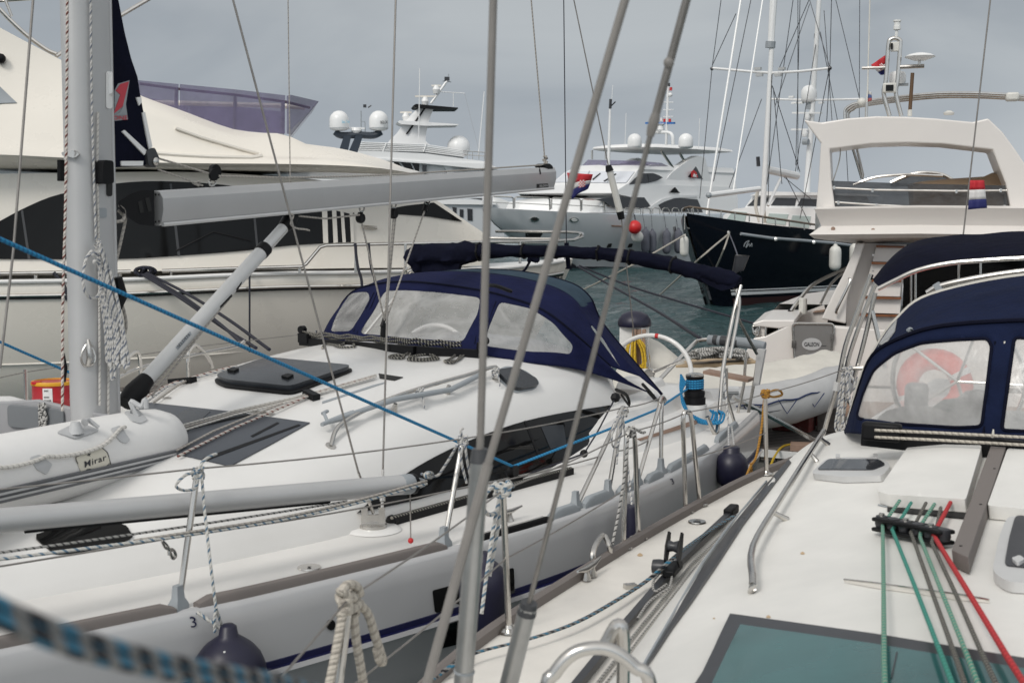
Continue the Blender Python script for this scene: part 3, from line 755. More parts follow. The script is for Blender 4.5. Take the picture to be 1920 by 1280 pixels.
for dx in (-.05, .05): mb.box(B1.w(.69, 1.24, 1.33)+Vector((dx*.9, 0, 0)), .035, .03, .1, (.95, .1, 0), (-.1, .95, 0))
mb.box(B1.w(.69, 1.24, 1.32), .13, .012, .05, (.95, .1, 0), (-.1, .95, 0)); obj('chainplate', mb, STEEL, boat)
obj('chainplate_base', MB().lathe([(.15, 0), (.13, .012), (.001, .014)], B1.w(.69, 1.24, 1.266), (0, 0, 1), 20), GEL, boat)
wire('baby_stay', [mpt(62, 0, .3)+B1.A*0, mpt(25, 470, .3), mpt(0, 690, .3)], .006)
wire('lazy_jack', [mpt(538, -300, 0), mpt(540, 0, 0), mpt(545, 405, 0)], .0035, GROPE)
tl = B1.n(1022, 306, 0); tt = B1.n(996, 0, 0); wire('topping_lift', [tl, tt, ext(tl, tt, 3)], .006, GROPE)
obj('knot', MB().tube(spl([B1.n(1019, 293, 0), B1.n(1026, 297, .02), B1.n(1018, 300, -.02), B1.n(1026, 304, .02), B1.n(1021, 308, 0), B1.n(1024, 292, .01)], 5), .009, 6), GROPE, boat)
# split backstay with its tackle, down to the port quarter and stern
bs0 = B1.s(1076, 0, 5.5); bs1 = B1.s(1141, 312, 5.75); bs2 = B1.s(1165, 408, 5.85); bs3 = B1.s(1190, 640, 6.0)
bst = wire('backstay', [ext(bs1, bs0, 3), bs0, bs1, bs2, bs3], .0055)
obj('backstay_cover', MB().tube([bs1.lerp(bs2, .08)+Vector((0, 0, 0)), bs1.lerp(bs2, .9)], .031, 10), FENDW, bst)
obj('backstay_cap', MB().tube([bs1.lerp(bs2, -.02), bs1.lerp(bs2, .09)], [.026, .038], 10), BLACK, bst); obj('backstay_cap', MB().tube([bs1.lerp(bs2, .88), bs1.lerp(bs2, 1.03)], [.034, .03], 10), BLACK, bst)
hl0 = B1.s(1057, 0, 5.2); hl1 = B1.s(1062, 455, 5.2); hl2 = B1.s(1066, 500, 5.2)
wire('flag_halyard', [ext(hl1, hl0, 2.6), hl0, hl1], .0045, BLROPE); obj('halyard_weight', MB().tube([hl1, hl2, hl2+Vector((0, 0, -.02))], [.02, .02, .03], 8), NAVYD, boat)
# stanchions and lifelines, port side
ST = {}
def stanchion(xb, pt, dn=.06, m=STEEL):
    s = s_at(xb); n = sheer(s)-dn; b = B1.w(s, n, DZ+.01); t = B1.n(pt[0], pt[1], n-.01)
    mb = MB().tube([b, t], .0135, 10); so2 = obj('stanchion', mb, m, boat)
    bb = MB().loft([[b+B1.A*(a*w_)+B1.N*(c*w_*.8)+Vector((0, 0, h)) for a, c in ((-1, -1), (1, -1), (1, 1), (-1, 1))] for w_, h in ((.036, 0), (.034, .02), (.022, .045), (.017, .10))], True, True)
    obj('stanchion_base', bb, GREYPL, so2); return b, t
S0 = stanchion(355, (371, 878)); S1 = stanchion(851, (868, 822))
def hoop(x1, x2, pt, w_=.02):
    s1, s2 = s_at(x1), s_at(x2); b1 = B1.w(s1, sheer(s1)-.06, DZ+.01); b2 = B1.w(s2, sheer(s2)-.06, DZ+.01)
    t = B1.n(pt[0], pt[1], sheer((s1+s2)/2)-.09); d = (b2-b1).normalized()
    c = [b1, b1.lerp(t, .5), b1.lerp(t, .9)-d*.0, t-d*.05+Vector((0, 0, -.03)), t, t+d*.05+Vector((0, 0, -.03)), b2.lerp(t, .88), b2.lerp(t, .45), b2]
    so2 = obj('stanchion_hoop', MB().tube(spl(c, 4), .0135, 10), STEEL, boat)
    for b in (b1, b2):
        bb = MB().loft([[b+B1.A*(a*w2)+B1.N*(c2*w2*.8)+Vector((0, 0, h)) for a, c2 in ((-1, -1), (1, -1), (1, 1), (-1, 1))] for w2, h in ((.036, 0), (.034, .02), (.022, .045), (.017, .10))], True, True)
        obj('stanchion_base', bb, GREYPL, so2)
    return b1, b2, t
G1 = hoop(1097, 1157, (1168, 764)); G2 = hoop(1212, 1256, (1241, 744))
ll_ = lambda a, b, k=.004, nm='lifeline', m=STEELW: obj(nm, MB().tube(sag(a, b, .012, 6), k, 6), m, boat)
P0 = B1.w(-3.0, .4, 1.95); P0b = B1.w(-3.0, .4, 1.62)
ll_(P0, S0[1]); ll_(S0[1], S1[1]); ll_(S1[1], G1[2]); ll_(G1[2], G2[2]); m0 = S0[0].lerp(S0[1], .52); m1 = S1[0].lerp(S1[1], .52)
ll_(P0b, m0); ll_(m0, m1); ll_(m1, G1[0].lerp(G1[2], .5)); ll_(G1[1].lerp(G1[2], .5), G2[0].lerp(G2[2], .5))
# starboard rail, far side
for s in (-.6, 1.2, 2.9, 4.4):
    b = B1.w(s, -sheer(s)+.06, DZ); obj('stanchion', MB().tube([b, b+Vector((0, 0, .62))], .0135, 8), STEEL, boat)
for h in (.32, .6): obj('lifeline', MB().tube([B1.w(s, -sheer(s)+.06, DZ+h) for s in (-2.6, -.6, 1.2, 2.9, 4.4, 5.5)], .004, 6), STEELW, boat)
mb = MB()
for xs in ([(236, 690), (240, 672), (256, 660), (262, 672), (264, 712)], [(352, 678), (354, 660), (364, 648), (374, 652), (392, 672), (398, 690)]):
    mb.tube(spl([B1.n(x, y, -1.35) for x, y in xs], 5), .014, 8)
mb.tube(spl([B1.n(x, y, -1.35) for x, y in [(212, 712), (262, 690), (350, 668), (440, 650), (458, 640)]], 5), .014, 8)
obj('pulpit_rail', mb, STEEL, boat)
# genoa track, car, cleat, fillers
mb = MB(); TRP = [(735, 976), (860, 941), (960, 912), (1070, 882)]
q = [onZ(x, y, DZ+.035) for x, y in TRP]
for a, b in zip(q, q[1:]): mb.bar(a, b, .05, .04)
mb.ball(q[0], .035, 8); obj('genoa_track', mb, BLACK, boat)
q2 = [p+Vector((0, 0, .035)) for p in q]; obj('track_rope', MB().tube([p+Vector((.0, -.03, -.012)) for p in q2], .009, 6), BWROPE, boat)
car = onZ(962, 905, DZ+.05); mb = MB().box(car, .16, .05, .06, B1.A, B1.N); mb.lathe([(.02, -.02), (.038, -.02), (.038, .02), (.02, .02)], car+Vector((0, 0, .07)), B1.N, 14); obj('genoa_car', mb, BLACK, boat)
def cleat(c, ax, m=STEEL, par=None, L_=.13, nm='mooring_cleat'):
    ax = Vector(ax).normalized(); sd = Vector((ax.y, -ax.x, 0)); mb = MB()
    for k in (-.035, .035): mb.lathe([(.024, 0), (.014, .03), (.012, .05)], c+ax*k, (0, 0, 1), 8)
    mb.tube([c-ax*L_+Vector((0, 0, .066)), c-ax*.05+Vector((0, 0, .052)), c+ax*.05+Vector((0, 0, .052)), c+ax*L_+Vector((0, 0, .066))], [.006, .014, .014, .006], 8)
    return obj(nm, mb, m, par or boat)
cleat(onZ(947, 978, DZ+.012), (.7, .72, 0))
mb = MB().lathe([(.056, 0), (.054, .006), (.001, .009)], onZ(580, 1064, DZ+.012), (0, 0, 1), 18); obj('filler_cap', mb, STEEL, boat)
obj('filler_keyhole', MB().lathe([(.01, 0), (.001, .001)], onZ(580, 1062, DZ+.023), (0, 0, 1), 8), BLACK, boat)
# grab rail on the roof
q = [hit(ROOFB, 620, 836), hit(ROOFB, 632, 815, .05)] + [hit(ROOFB, x, y, .055) for x, y in ((680, 785), (735, 760), (800, 738), (870, 718), (925, 702))] + [hit(ROOFB, 930, 712)]
gr = obj('grab_rail', MB().tube(spl([p for p in q if p is not None], 4), .0135, 8), STEEL, boat)
for x, y in ((738, 772), (838, 737)):
    p, n = hitn(ROOFB, x, y); obj('rail_foot', MB().tube([p, p+n*.055], [.022, .012], 8), STEEL, gr)
for x, y in ((620, 836), (930, 712)):
    p, n = hitn(ROOFB, x, y); obj('rail_foot', MB().lathe([(.03, 0), (.03, .004), (.001, .006)], p, n, 12), STEEL, gr)
# traveller across the roof in front of the spray hood
mb = MB(); k = 8
tp = []
for i in range(k+1):
    x = 567+(908-567)*i/k; y = 640+24*i/k+1.5*math.sin(i/k*math.pi); tp.append(onZ(x, y, 1.995-.10*abs(i/k-.58)))
for a, b in zip(tp, tp[1:]): mb.bar(a, b, .06, .055)
mb.bar(tp[0]+Vector((0, 0, .03)), tp[0].lerp(tp[1], .4)+Vector((0, 0, .03)), .08, .07); mb.bar(tp[-2].lerp(tp[-1], .7)+Vector((0, 0, .03)), tp[-1]+Vector((0, 0, .03)), .08, .09)
tr = obj('mainsheet_traveller', mb, BLACK, boat)
mb = MB()
for x, y in ((576, 622), (910, 652)): 
    p = tp[0 if x < 700 else -1]+Vector((0, 0, .09)); mb.lathe([(.012, -.02), (.03, -.02), (.03, .02), (.012, .02)], p, B1.A, 12)
obj('traveller_block', mb, BLACK, tr)
mb = MB()
for j, dz in enumerate((.075, .09, .062)):
    mb.tube([p+Vector((.0, -.02+.012*j, dz-.02+.008*math.sin(i*2.1+j))) for i, p in enumerate(spl(tp[:-1], 3))], .008, 6)
obj('traveller_rope', mb, BWROPE, tr)
def squiggle(bv, pts, r, m, nm, par, off=.012): 
    q = [hit(bv, x, y, off) for x, y in pts]; q = [p for p in q if p is not None and (p-CAM).length < 11]
    return obj(nm, MB().tube(spl(q, 5), r, 6), m, par)
squiggle(ROOFB, [(604, 655), (612, 648), (640, 650), (652, 640), (665, 652), (640, 654), (625, 649)], .008, BWROPE, 'rope_tail', tr)
squiggle(ROOFB, [(732, 670), (745, 668), (758, 671), (752, 675), (735, 674), (731, 671), (760, 668), (775, 655), (768, 672), (790, 676), (815, 672), (802, 667), (775, 671), (765, 677), (790, 679), (822, 676), (812, 670), (800, 660)], .008, BWROPE, 'rope_tail', tr)
squiggle(ROOFB, [(832, 680), (845, 675), (870, 656), (860, 674), (848, 683), (835, 681), (858, 678), (876, 662)], .008, BWROPE, 'rope_tail', tr)
mb = MB(); c_ = B1.n(722, 610, -.05)
mb.tube([B1.n(718, 640, -.05), B1.n(720, 605, -.05)], .022, 8); mb.tube([B1.n(716, 612, -.05), B1.n(724, 586, -.05)], .014, 7); obj('mainsheet_block', mb, BLACK, boat)
obj('mainsheet_shackle', MB().tube([B1.n(719, 660, -.05), B1.n(719, 632, -.05)], .01, 6), STEEL, boat)
mb = MB()
for a, b in (((677, 413), (721, 600)), ((738, 405), (721, 598)), ((742, 405), (723, 598)), ((797, 393), (724, 600))): mb.tube([B1.n(*a, 0), B1.n(*b, -.04)], .0065, 6)
obj('mainsheet', mb, GROPE, boat)
mb = MB().tube([B1.n(560, 405, .03), B1.n(610, 410, .03), B1.n(674, 403, .03)], .006, 6); mb.tube(spl([B1.n(541, 400, .06), B1.n(550, 404, .07), B1.n(545, 420, .06), B1.n(556, 428, .06), B1.n(572, 430, .06), B1.n(580, 432, .06)], 4), .006, 6); obj('preventer_line', mb, GROPE, boat)
for x, y in ((676, 404), (738, 396)):
    mb = MB().lathe([(.012, -.018), (.03, -.02), (.036, 0), (.03, .02), (.012, .018)], B1.n(x, y+5, 0), B1.N, 12); mb.tube([B1.n(x, y-6, 0), B1.n(x, y+14, 0)], .018, 8); obj('boom_block', mb, BLACK, boom)
obj('boom_block', MB().tube([B1.n(800, 380, 0), B1.n(796, 396, 0)], .02, 8), BLACK, boom)
for i, (x, y) in enumerate(((678, 393), (738, 386), (801, 379))): obj('boom_bail', MB().tube(spl([B1.n(x-4, y-4, 0), B1.n(x-3, y+3, .01), B1.n(x+3, y+3, .01), B1.n(x+5, y-5, 0)], 3), .006, 6), STEEL, boom)
# halyards led aft over the roof, with their organisers
def roofline(pts, r, m, nm='control_line', off=.02): 
    q = [rhit(x, y, off) for x, y in pts]; return obj(nm, MB().tube(q, r, 6), m, boat)
for dy, m in ((0, WROPE), (5, GROPE), (10, WROPE)):
    roofline([(338, 805+dy), (440, 776+dy*.8), (560, 749+dy*.5), (640, 727+dy*.4), (705, 708+dy*.4)], .006, m)
roofline([(334, 862), (440, 808), (540, 765), (578, 748), (640, 728), (700, 713)], .007, WRROPE)
roofline([(330, 852), (400, 815), (520, 766), (575, 744)], .006, GROPE)
for pts, m in (([(262, 760), (300, 735), (330, 722), (400, 702), (440, 692)], WRROPE), ([(275, 760), (315, 730), (345, 720), (420, 700), (445, 692)], WDROPE), ([(290, 760), (335, 728), (350, 720)], GROPE)): roofline(pts, .007, m)
mb = MB(); mb.bar(rhit(321, 715, .02), rhit(364, 717, .02), .05, .035); obj('deck_organiser', mb, BLACK, boat)
mb = MB(); mb.bar(rhit(574, 741, .02), rhit(594, 751, .02), .05, .035); obj('deck_organiser', mb, BLACK, boat)
# spray hood
fb = [(4.1, -1.42, 1.55), (3.6, -1.15, 1.74), (3.2, -.95, 1.88), (2.95, -.5, 1.94), (2.8, 0, 1.965), (2.75, .58, 1.965), (2.98, .92, 1.89), (3.38, 1.13, 1.81), (3.8, 1.28, 1.68), (4.15, 1.42, 1.55)]
fw = [(3.7, -1.10, 1.78), (3.45, -.98, 2.05), (3.32, -.80, 2.24), (3.3, -.6, 2.345), (3.3, -.2, 2.39), (3.3, .35, 2.35), (3.3, .66, 2.295), (3.33, .90, 2.215), (3.38, 1.10, 2.07), (3.72, 1.24, 1.80)]
rw = [(4.25, -1.42, 1.56), (4.1, -1.2, 1.9), (4.1, -1.05, 2.18), (4.1, -.85, 2.33), (4.1, -.3, 2.44), (4.1, .25, 2.45), (4.1, .7, 2.38), (4.1, .90, 2.27), (4.12, 1.02, 2.05), (4.25, 1.44, 1.54)]
mid = [tuple(a*.5+b*.5 for a, b in zip(p, q)) for p, q in zip(fw, rw)]
mid = [(a, b*1.02, c+.035) for a, b, c in mid]
def hr(L_): return spl([B1.w(*p) for p in L_], 8)
rowB, rowF, rowM, rowR = hr(fb), hr(fw), hr(mid), hr(rw)
frontrows = [[a.lerp(b, k/8)+ (B1.A*-.06)*math.sin(k/8*math.pi) for a, b in zip(rowB, rowF)] for k in range(9)]
HF = Surf(frontrows)
wins = [[(656, 550), (690, 547), (694, 560), (678, 590), (658, 621), (618, 622)], [(722, 545), (810, 547), (901, 558), (896, 588), (868, 641), (770, 635), (674, 625), (700, 585)],
        [(937, 566), (994, 578), (1037, 605), (1075, 648), (1070, 664), (990, 659), (909, 649), (915, 618)]]
HFV = MB().loft(frontrows); allw = MB().loft([rowF, rowM, rowR])
uvw = []
for wn in wins:
    l = HF.seen(spl([(x, y, 0) for x, y in wn], 1, True) and [(p.x, p.y) for p in rnd([(x, y, 0) for x, y in wn], 9, 3)]); uvw.append(l)
hood = obj('spray_hood', prune(HF.cut(uvw, False, .5)), NAVY, boat, 60); solidify(hood, .006)
for l in uvw:
    p = prune(HF.cut([l], True, .5)); p.v = [v+Vector((0, 0, .001)) for v in p.v]; obj('hood_window', p, VINYL, hood, 60)
toprows = []
for (ra, rb, n_) in ((rowF, rowM, 8), (rowM, rowR, 8)):
    for k in range(n_): toprows.append([a.lerp(b, k/n_) for a, b in zip(ra, rb)])
toprows.append(rowR)
HT = Surf(toprows)
sidew = HT.seen([(p.x, p.y) for p in rnd([(1108, 607, 0), (1131, 635, 0), (1168, 697, 0), (1125, 684, 0), (1103, 670, 0)], 6, 3)])
ob2 = obj('hood_top', prune(HT.cut([sidew] if len(sidew) > 4 else [], False, .5)), NAVY, hood, 60); solidify(ob2, .006)
if len(sidew) > 4: obj('hood_window', prune(HT.cut([sidew], True, .5)), VINYL, hood, 60)
mb = MB().loft([[HT.at(u/2, v)+Vector((0, 0, .006)) for u in range(2*26, 2*60)] for v in (9.5, 11, 12.5, 14, 15.5, 16)]); o_ = obj('faded_panel', mb, NAVYT, hood, 60)
obj('hood_piping', MB().tube([p+Vector((0, 0, .004)) for p in rowF], .009, 6).tube([p+Vector((0, 0, .0)) for p in rowR], .012, 6), NAVYD, hood)
for l in (((702, 549), (690, 575), (664, 622)), ((709, 546), (697, 575), (670, 626)), ((906, 560), (902, 590), (890, 645)), ((930, 566), (910, 620), (900, 650))):
    q = [hit(HFV.bvh(), x, y, .006) for x, y in l]; q = [p for p in q if p]
    if len(q) > 1: obj('hood_seam', MB().tube(q, .0035, 5), NAVYD, hood)
obj('hood_strap', MB().tube(spl([B1.n(x, y, .75) for x, y in ((913, 535), (930, 536), (958, 546))], 4), .014, 6), BLACK, hood)
for pts in ([(1155, 730), (1175, 741), (1180, 760), (1165, 740)], [(1205, 720), (1225, 742), (1235, 757), (1215, 735)]):
    q = [B1.n(x, y, 1.42) for x, y in pts]; obj('hood_tie', MB().tube(spl(q, 4), [.012, .008], 6), BLACK, hood)
# dropped line with snap from the coaming
q = [B1.n(x, y, 1.5) for x, y in ((1154, 745), (1146, 760), (1120, 810), (1095, 850))]; obj('furling_line', MB().tube(q+[onZ(1000, 885, DZ+.05), onZ(965, 902, DZ+.06)], .006, 6), BLROPE, boat)
obj('line_block', MB().ball(q[0], .035, 8).ball(q[-1], .028, 8), BLACK, boat)
# winch with blue rope
wb = onZ(1302, 757, 1.45); mb = MB().lathe([(.10, -.12), (.095, -.02), (.095, 0)], wb, (0, 0, 1), 20); obj('winch_pad', mb, GEL, boat)
mb = MB().lathe([(.085, 0), (.085, .05), (.075, .055), (.08, .08), (.078, .1), (.055, .105), (.052, .15), (.058, .18), (.068, .2), (.07, .215), (.06, .22)], wb, (0, 0, 1), 22); wi = obj('winch', mb, BLACK, boat)
obj('winch_top', MB().lathe([(.068, .216), (.068, .228), (.05, .236), (.001, .236)], wb, (0, 0, 1), 20), STEEL, wi)
mb = MB()
for k in range(4): mb.tube([wb+Vector((math.cos(a*.4)*.064, math.sin(a*.4)*.064, .115+.018*k+.0011*a)) for a in range(17)], .0085, 6)
rng = random.Random(3)
tow = wb+Vector((-.06, -.07, .11))
for k in range(7):
    e1 = wb+Vector((.07+.02*rng.random()+.012*k, -.16-.01*k, -.1-.02*rng.random())); 
    mb.tube(spl([tow+Vector((-.02-.006*k, -.01, .07+.01*k)), tow+Vector((-.055, -.03, -.02)), tow+Vector((-.02+.01*k, -.07, -.14-.012*k)), e1, e1+Vector((.05, .05, .04+.02*rng.random())), e1+Vector((.03, .07, .08))], 6), .0085, 6)
obj('rope_coil', mb, CYAN, wi)
# blue sheet running aft from the bow, through the car to the winch
ca = car+Vector((0, 0, .1)); jib = B1.n(0, 448, 1.35); far = ext(ca, jib, 2.6)
mb = MB().tube([far, ca], .0085, 8); mb.tube([ca, B1.n(1140, 805, 1.75), B1.n(1230, 768, 1.75), wb+Vector((-.06, -.03, .12))], .0085, 8); obj('jib_sheet', mb, CYAN, boat)
j2 = B1.n(112, 690, -1.2); j1 = B1.n(0, 641, -1.2); mb = MB().tube([ext(j2, j1, 5.5), j2, ext(j2, j1, -.6)], .0085, 8); obj('jib_sheet', mb, CYAN, boat)
# wheel and pedestal
wc_ = B1.s(1218, 700, 5.0); rad = .36; ring = []
for i in range(40):
    a = 2*math.pi*i/40; ring.append(wc_+B1.N*(rad*math.cos(a))+Vector((0, 0, rad*math.sin(a)*.86))+B1.A*(.05*math.sin(a)))
wh = obj('steering_wheel', MB().tube(ring, .019, 10, True), GEL, boat, 60)
mb = MB()
for k in range(5): mb.tube([wc_, ring[(3+8*k) % 40]], .012, 8)
mb.lathe([(.04, -.02), (.04, .02)], wc_, B1.A, 12); obj('wheel_spoke', mb, STEEL, wh)
obj('wheel_mark', MB().tube([ring[9]*1.0, ring[9].lerp(ring[10], .5)], .0205, 10), RED, wh)
mb = MB().loft([[B1.w(4.82+a*w1, wc_.to_tuple() and B1.loc(wc_)[1]+b*w2, z) for a, b in ((-1, -1), (1, -1), (1, 1), (-1, 1))] for w1, w2, z in ((.16, .16, .86), (.13, .14, 1.3), (.15, .17, 1.5), (.1, .15, 1.58))], True, True); bev(obj('helm_pedestal', mb, GEL, boat), .02)
wc2 = B1.w(5.0, -B1.loc(wc_)[1], wc_.z); mb = MB().tube([wc2+(p-wc_) for p in ring], .019, 8, True); obj('steering_wheel', mb, GEL, boat)
# bimini: bow tubes and the folded cover
def bow(x0, y0, n0, s0): pass
def bs_(x, y, s=5.1): return B1.s(x, y, s)
leg = [B1.w(4.25, 1.80, 1.4), bs_(1344, 810, 4.35), bs_(1356, 690, 4.7), bs_(1373, 600, 4.95), bs_(1389, 535, 5.1)]
bt = obj('bimini_frame', MB().tube(spl(leg, 4), .016, 10), STEEL, boat)
leg2 = [p+Vector((.07, .05, 0)) for p in leg[1:]]; obj('frame_tube', MB().tube(spl([bs_(1368, 672, 4.7), bs_(1382, 600, 4.9), bs_(1386, 560, 5.05), bs_(1376, 534, 5.1)], 4), .014, 8), STEEL, bt)
obj('frame_brace', MB().tube([bs_(1383, 595, 5.0), bs_(1400, 628, 5.2), bs_(1419, 663, 5.4)], .013, 8), STEEL, bt)
obj('frame_tube', MB().tube(spl([bs_(780, 494), bs_(764, 505), bs_(752, 522), bs_(738, 560, 4.7)], 4), .016, 8).tube(spl([bs_(790, 494), bs_(772, 508), bs_(762, 522), bs_(752, 560, 4.6)], 4), .014, 8), STEEL, bt)
# hidden lower part of the far leg
p = bs_(738, 560, 4.7); obj('frame_tube', MB().tube([p, B1.w(4.25, -1.8, 1.3)], .016, 8), STEEL, bt)
cv = [(776, 492), (800, 478), (850, 478), (900, 472), (960, 471), (1030, 471), (1100, 474), (1170, 480), (1240, 492), (1300, 507), (1345, 518), (1386, 530)]
cr_ = [28, 23, 23, 17, 12, 12, 12, 13, 14, 16, 18, 14]
rows = []; cpts = [bs_(x, y) for x, y in cv]; fine = spl(cpts, 6); rng = random.Random(5)
for i, p in enumerate(fine):
    t = i/(len(fine)-1)*(len(cv)-1); j = min(int(t), len(cv)-2); r_ = (cr_[j]*(1-(t-j))+cr_[j+1]*(t-j))/FPX*(p-CAM).length*.92
    a = fine[max(0, i-1)]; b = fine[min(len(fine)-1, i+1)]; d = (b-a).normalized(); sd = d.cross(Vector((0, 0, 1))).normalized(); up = sd.cross(d)
    rows.append([p+(sd*math.cos(q*.3927)+up*math.sin(q*.3927))*r_*(1+.34*noise.noise(Vector((i*.36, q*.9, 3)))+.2*noise.noise(Vector((i*1.1, q*1.6, 9)))+.08*math.sin(q*.3927*5+i*.35)) for q in range(16)])
mb = MB().loft(rows, True, True); mb2 = mb
cov = obj('bimini_cover', mb, NAVYD, boat, 80)
flap = [(776, 492), (800, 490), (862, 494), (855, 520), (848, 524), (800, 519)]
mb = MB().prism([bs_(x, y, 5.05) for x, y in flap], B1.A*.05); obj('cover_flap', mb, NAVYD, cov, 20)
flap = [(1290, 505), (1340, 515), (1385, 530), (1375, 540), (1352, 545), (1325, 533)]
mb = MB().prism([bs_(x, y, 5.05) for x, y in flap], B1.A*.05); obj('cover_flap', mb, NAVYD, cov, 20)
for i in (18, 26, 31, 38, 43, 50):
    if i < len(rows): obj('cover_strap', MB().tube([p+(p-fine[i]).normalized()*.006 for p in rows[i]], .01, 6, True), BLACK, cov)
# stern rail with the wrapped grab tube
q = [bs_(1236, 712, 5.5), bs_(1300, 645, 5.9), bs_(1312, 638, 5.9), bs_(1330, 636, 5.9)]
obj('stern_rail', MB().tube(spl(q, 4), .018, 8), STEEL, boat)
q = [bs_(1328, 637, 5.9), bs_(1370, 640, 5.9), bs_(1400, 643, 5.9), bs_(1434, 650, 5.9)]
obj('padded_tube', MB().tube(spl(q, 4), .044, 12), GREYPL, boat)
obj('padded_band', MB().tube([bs_(1338, 637, 5.9), bs_(1346, 638, 5.9)], .046, 12).tube([bs_(1352, 638, 5.9), bs_(1384, 642, 5.9)], .0465, 12), DARKGREY, boat)
sp_ = [B1.w(5.45, 1.62, DZ), bs_(1400, 790, 5.45), bs_(1417, 700, 5.5), bs_(1422, 660, 5.5)]
obj('pushpit', MB().tube([B1.w(4.9, 1.8, DZ), bs_(1362, 740, 4.8), bs_(1362, 690, 4.8)], .013, 8), STEEL, boat); obj('pushpit', MB().tube(sp_, .014, 8), STEEL, boat); obj('pushpit', MB().tube([B1.w(5.4, 1.66, DZ), bs_(1395, 720, 5.4), bs_(1399, 660, 5.4)], .013, 8), STEEL, boat)
mb = MB().prism([bs_(x, y, 5.45) for x, y in ((1420, 654), (1434, 656), (1422, 722), (1412, 724))], B1.A*.05); obj('outboard_bracket', mb, ALUL, boat)
obj('seat_plank', MB().bar(bs_(1324, 696, 5.3), bs_(1408, 712, 5.3), .16, .025), TEAKS, boat)

# ================================================================== white sailing yacht on the right, whose foredeck the photographer stands on
B2 = Frame((2.68, 5.26), (.47, .88))
yot = thing('sailing_yacht', 'white sailing yacht with navy spray hood and red and green lines in the right foreground', 'sailing yacht', B2.w(0, 0, 0))
D2 = 1.2
SH2 = [(-7.0, .15), (-6.0, .75), (-5.0, 1.3), (-4.0, 1.75), (-3.0, 2.08), (-1.8, 2.33), (-.7, 2.39), (.9, 2.4), (2.2, 2.34), (3.6, 2.1), (5.0, 1.75)]
sh2 = lambda s: smooth(SH2, s)
S2 = [-7+i*.25 for i in range(49)]
mb = MB()
for sg in (1, -1): mb.loft([[B2.w(s, sg*max(.02, sh2(s)+dn*min(1, (s+7.2)/2)), z) for dn, z in ((-.02, 1.2), (.02, 1.19), (.03, 1.1), (0, .7), (-.1, .3), (-.35, -.1), (-.8, -.4))] for s in S2])
mb.add([B2.w(5, sg*(sh2(5)+dn), z) for sg in (1, -1) for dn, z in ((-.02, 1.2), (.02, 1.19), (.03, 1.1), (0, .7), (-.1, .3), (-.35, -.1), (-.8, -.4))], [[0, 1, 2, 3, 4, 5, 6, 13, 12, 11, 10, 9, 8, 7]])
obj('hull', mb, GEL, yot, 50)
NB2 = [(-5.6, .1), (-4.8, .75), (-3.6, 1.38), (-1.8, 1.67), (-.33, 1.9), (1.0, 2.08), (1.82, 2.1), (2.2, 1.95)]
nb2 = lambda s: smooth(NB2, s)
dk = MB().loft([[B2.w(s, q*max(.02, sh2(s)-.02), D2+.005+.03*(1-abs(q))) for q in (-1, -.9, -.8, -.65, -.4, 0, .4, .65, .8, .9, 1)] for s in S2 if s < 2.3])
dk.loft([[B2.w(s, sg*(max(.02, sh2(s)-.02))*q, D2+.005+.03*(1-abs(q))) for q in (1, .9, .8, .7)] for sg in (1,) for s in S2 if s > 2.2]); dk.loft([[B2.w(s, -(max(.02, sh2(s)-.02))*q, D2+.005+.03*(1-abs(q))) for q in (1, .9, .8, .7)] for s in S2 if s > 2.2])
obj('deck', dk, CREAMD, yot)
SEC2 = [(1.0, 1.222), (.995, 1.235), (.985, 1.27), (.955, 1.31), (.905, 1.415), (.875, 1.45), (.84, 1.475), (.76, 1.525), (.71, 1.55), (.68, 1.558), (.6, 1.595), (.45, 1.65), (.3, 1.69), (.15, 1.715), (0, 1.725)]
def sec2(s):
    b = max(.05, nb2(s)); k = min(1, max(.05, (s+5.6)/1.9))**.7; e_ = .10*min(1, max(0, (s+1)/1.8)); e_ = e_*e_*(3-2*e_/.1)/.1 if False else e_
    h = [(b*a, 1.222+(z-1.222)*k+(e_ if .4 < a < .88 else e_*.7 if a < .5 else e_*.4 if a < .91 else 0)) for a, z in SEC2]
    return [B2.w(s, -n, z) for n, z in h]+[B2.w(s, n, z) for n, z in h[-2::-1]]
rf = MB().loft([sec2(-5.6+i*7.6/70) for i in range(71)]); l = sec2(2.0); rf.add(l, [list(range(len(l)))])
obj('coachroof', rf, ROOFW, yot, 38)
R2 = rf.bvhc(dk)
def on2(name, poly, m, off=.003, th=.008, grid=10, r=0, parent=None):
    return obj(name, patch(R2, rnd(poly, r) if r else poly, off, th, grid), m, parent or yot, 40)
on2('cabin_window', [(1212, 1256), (1250, 1190), (1285, 1126), (1324, 1060), (1370, 994), (1440, 907), (1480, 864), (1484, 868), (1440, 926), (1395, 985), (1345, 1062), (1300, 1128), (1262, 1180)], SLATE, .003, .008, 8)
obj('window_moulding', MB().tube([p for p in (hit(R2, x, y, .008) for x, y in ((1205, 1258), (1245, 1188), (1320, 1056), (1367, 990), (1437, 904), (1478, 862))) if p], .007, 6), GREYPL, yot)
sk = on2('skylight', [(1371, 1161), (1640, 1200), (1920, 1247), (2040, 1268), (2040, 1420), (1330, 1420), (1275, 1340), (1319, 1272)], SLATE, .002, .02, 16)
on2('skylight_glass', [(1390, 1184), (1640, 1222), (1920, 1270), (2000, 1284), (2000, 1400), (1340, 1400), (1318, 1340), (1350, 1270)], TEALG, .023, .003, 16, 0, sk)
on2('glass_line', [(1683, 1240), (1686, 1240), (1676, 1290), (1673, 1290)], SLATE, .027, .001, 8, 0, sk)
hh = on2('deck_hatch', [(1522, 899), (1549, 872), (1591, 868), (1656, 870), (1674, 884), (1658, 904), (1583, 906)], ALUL, .003, .03, 8, 10)
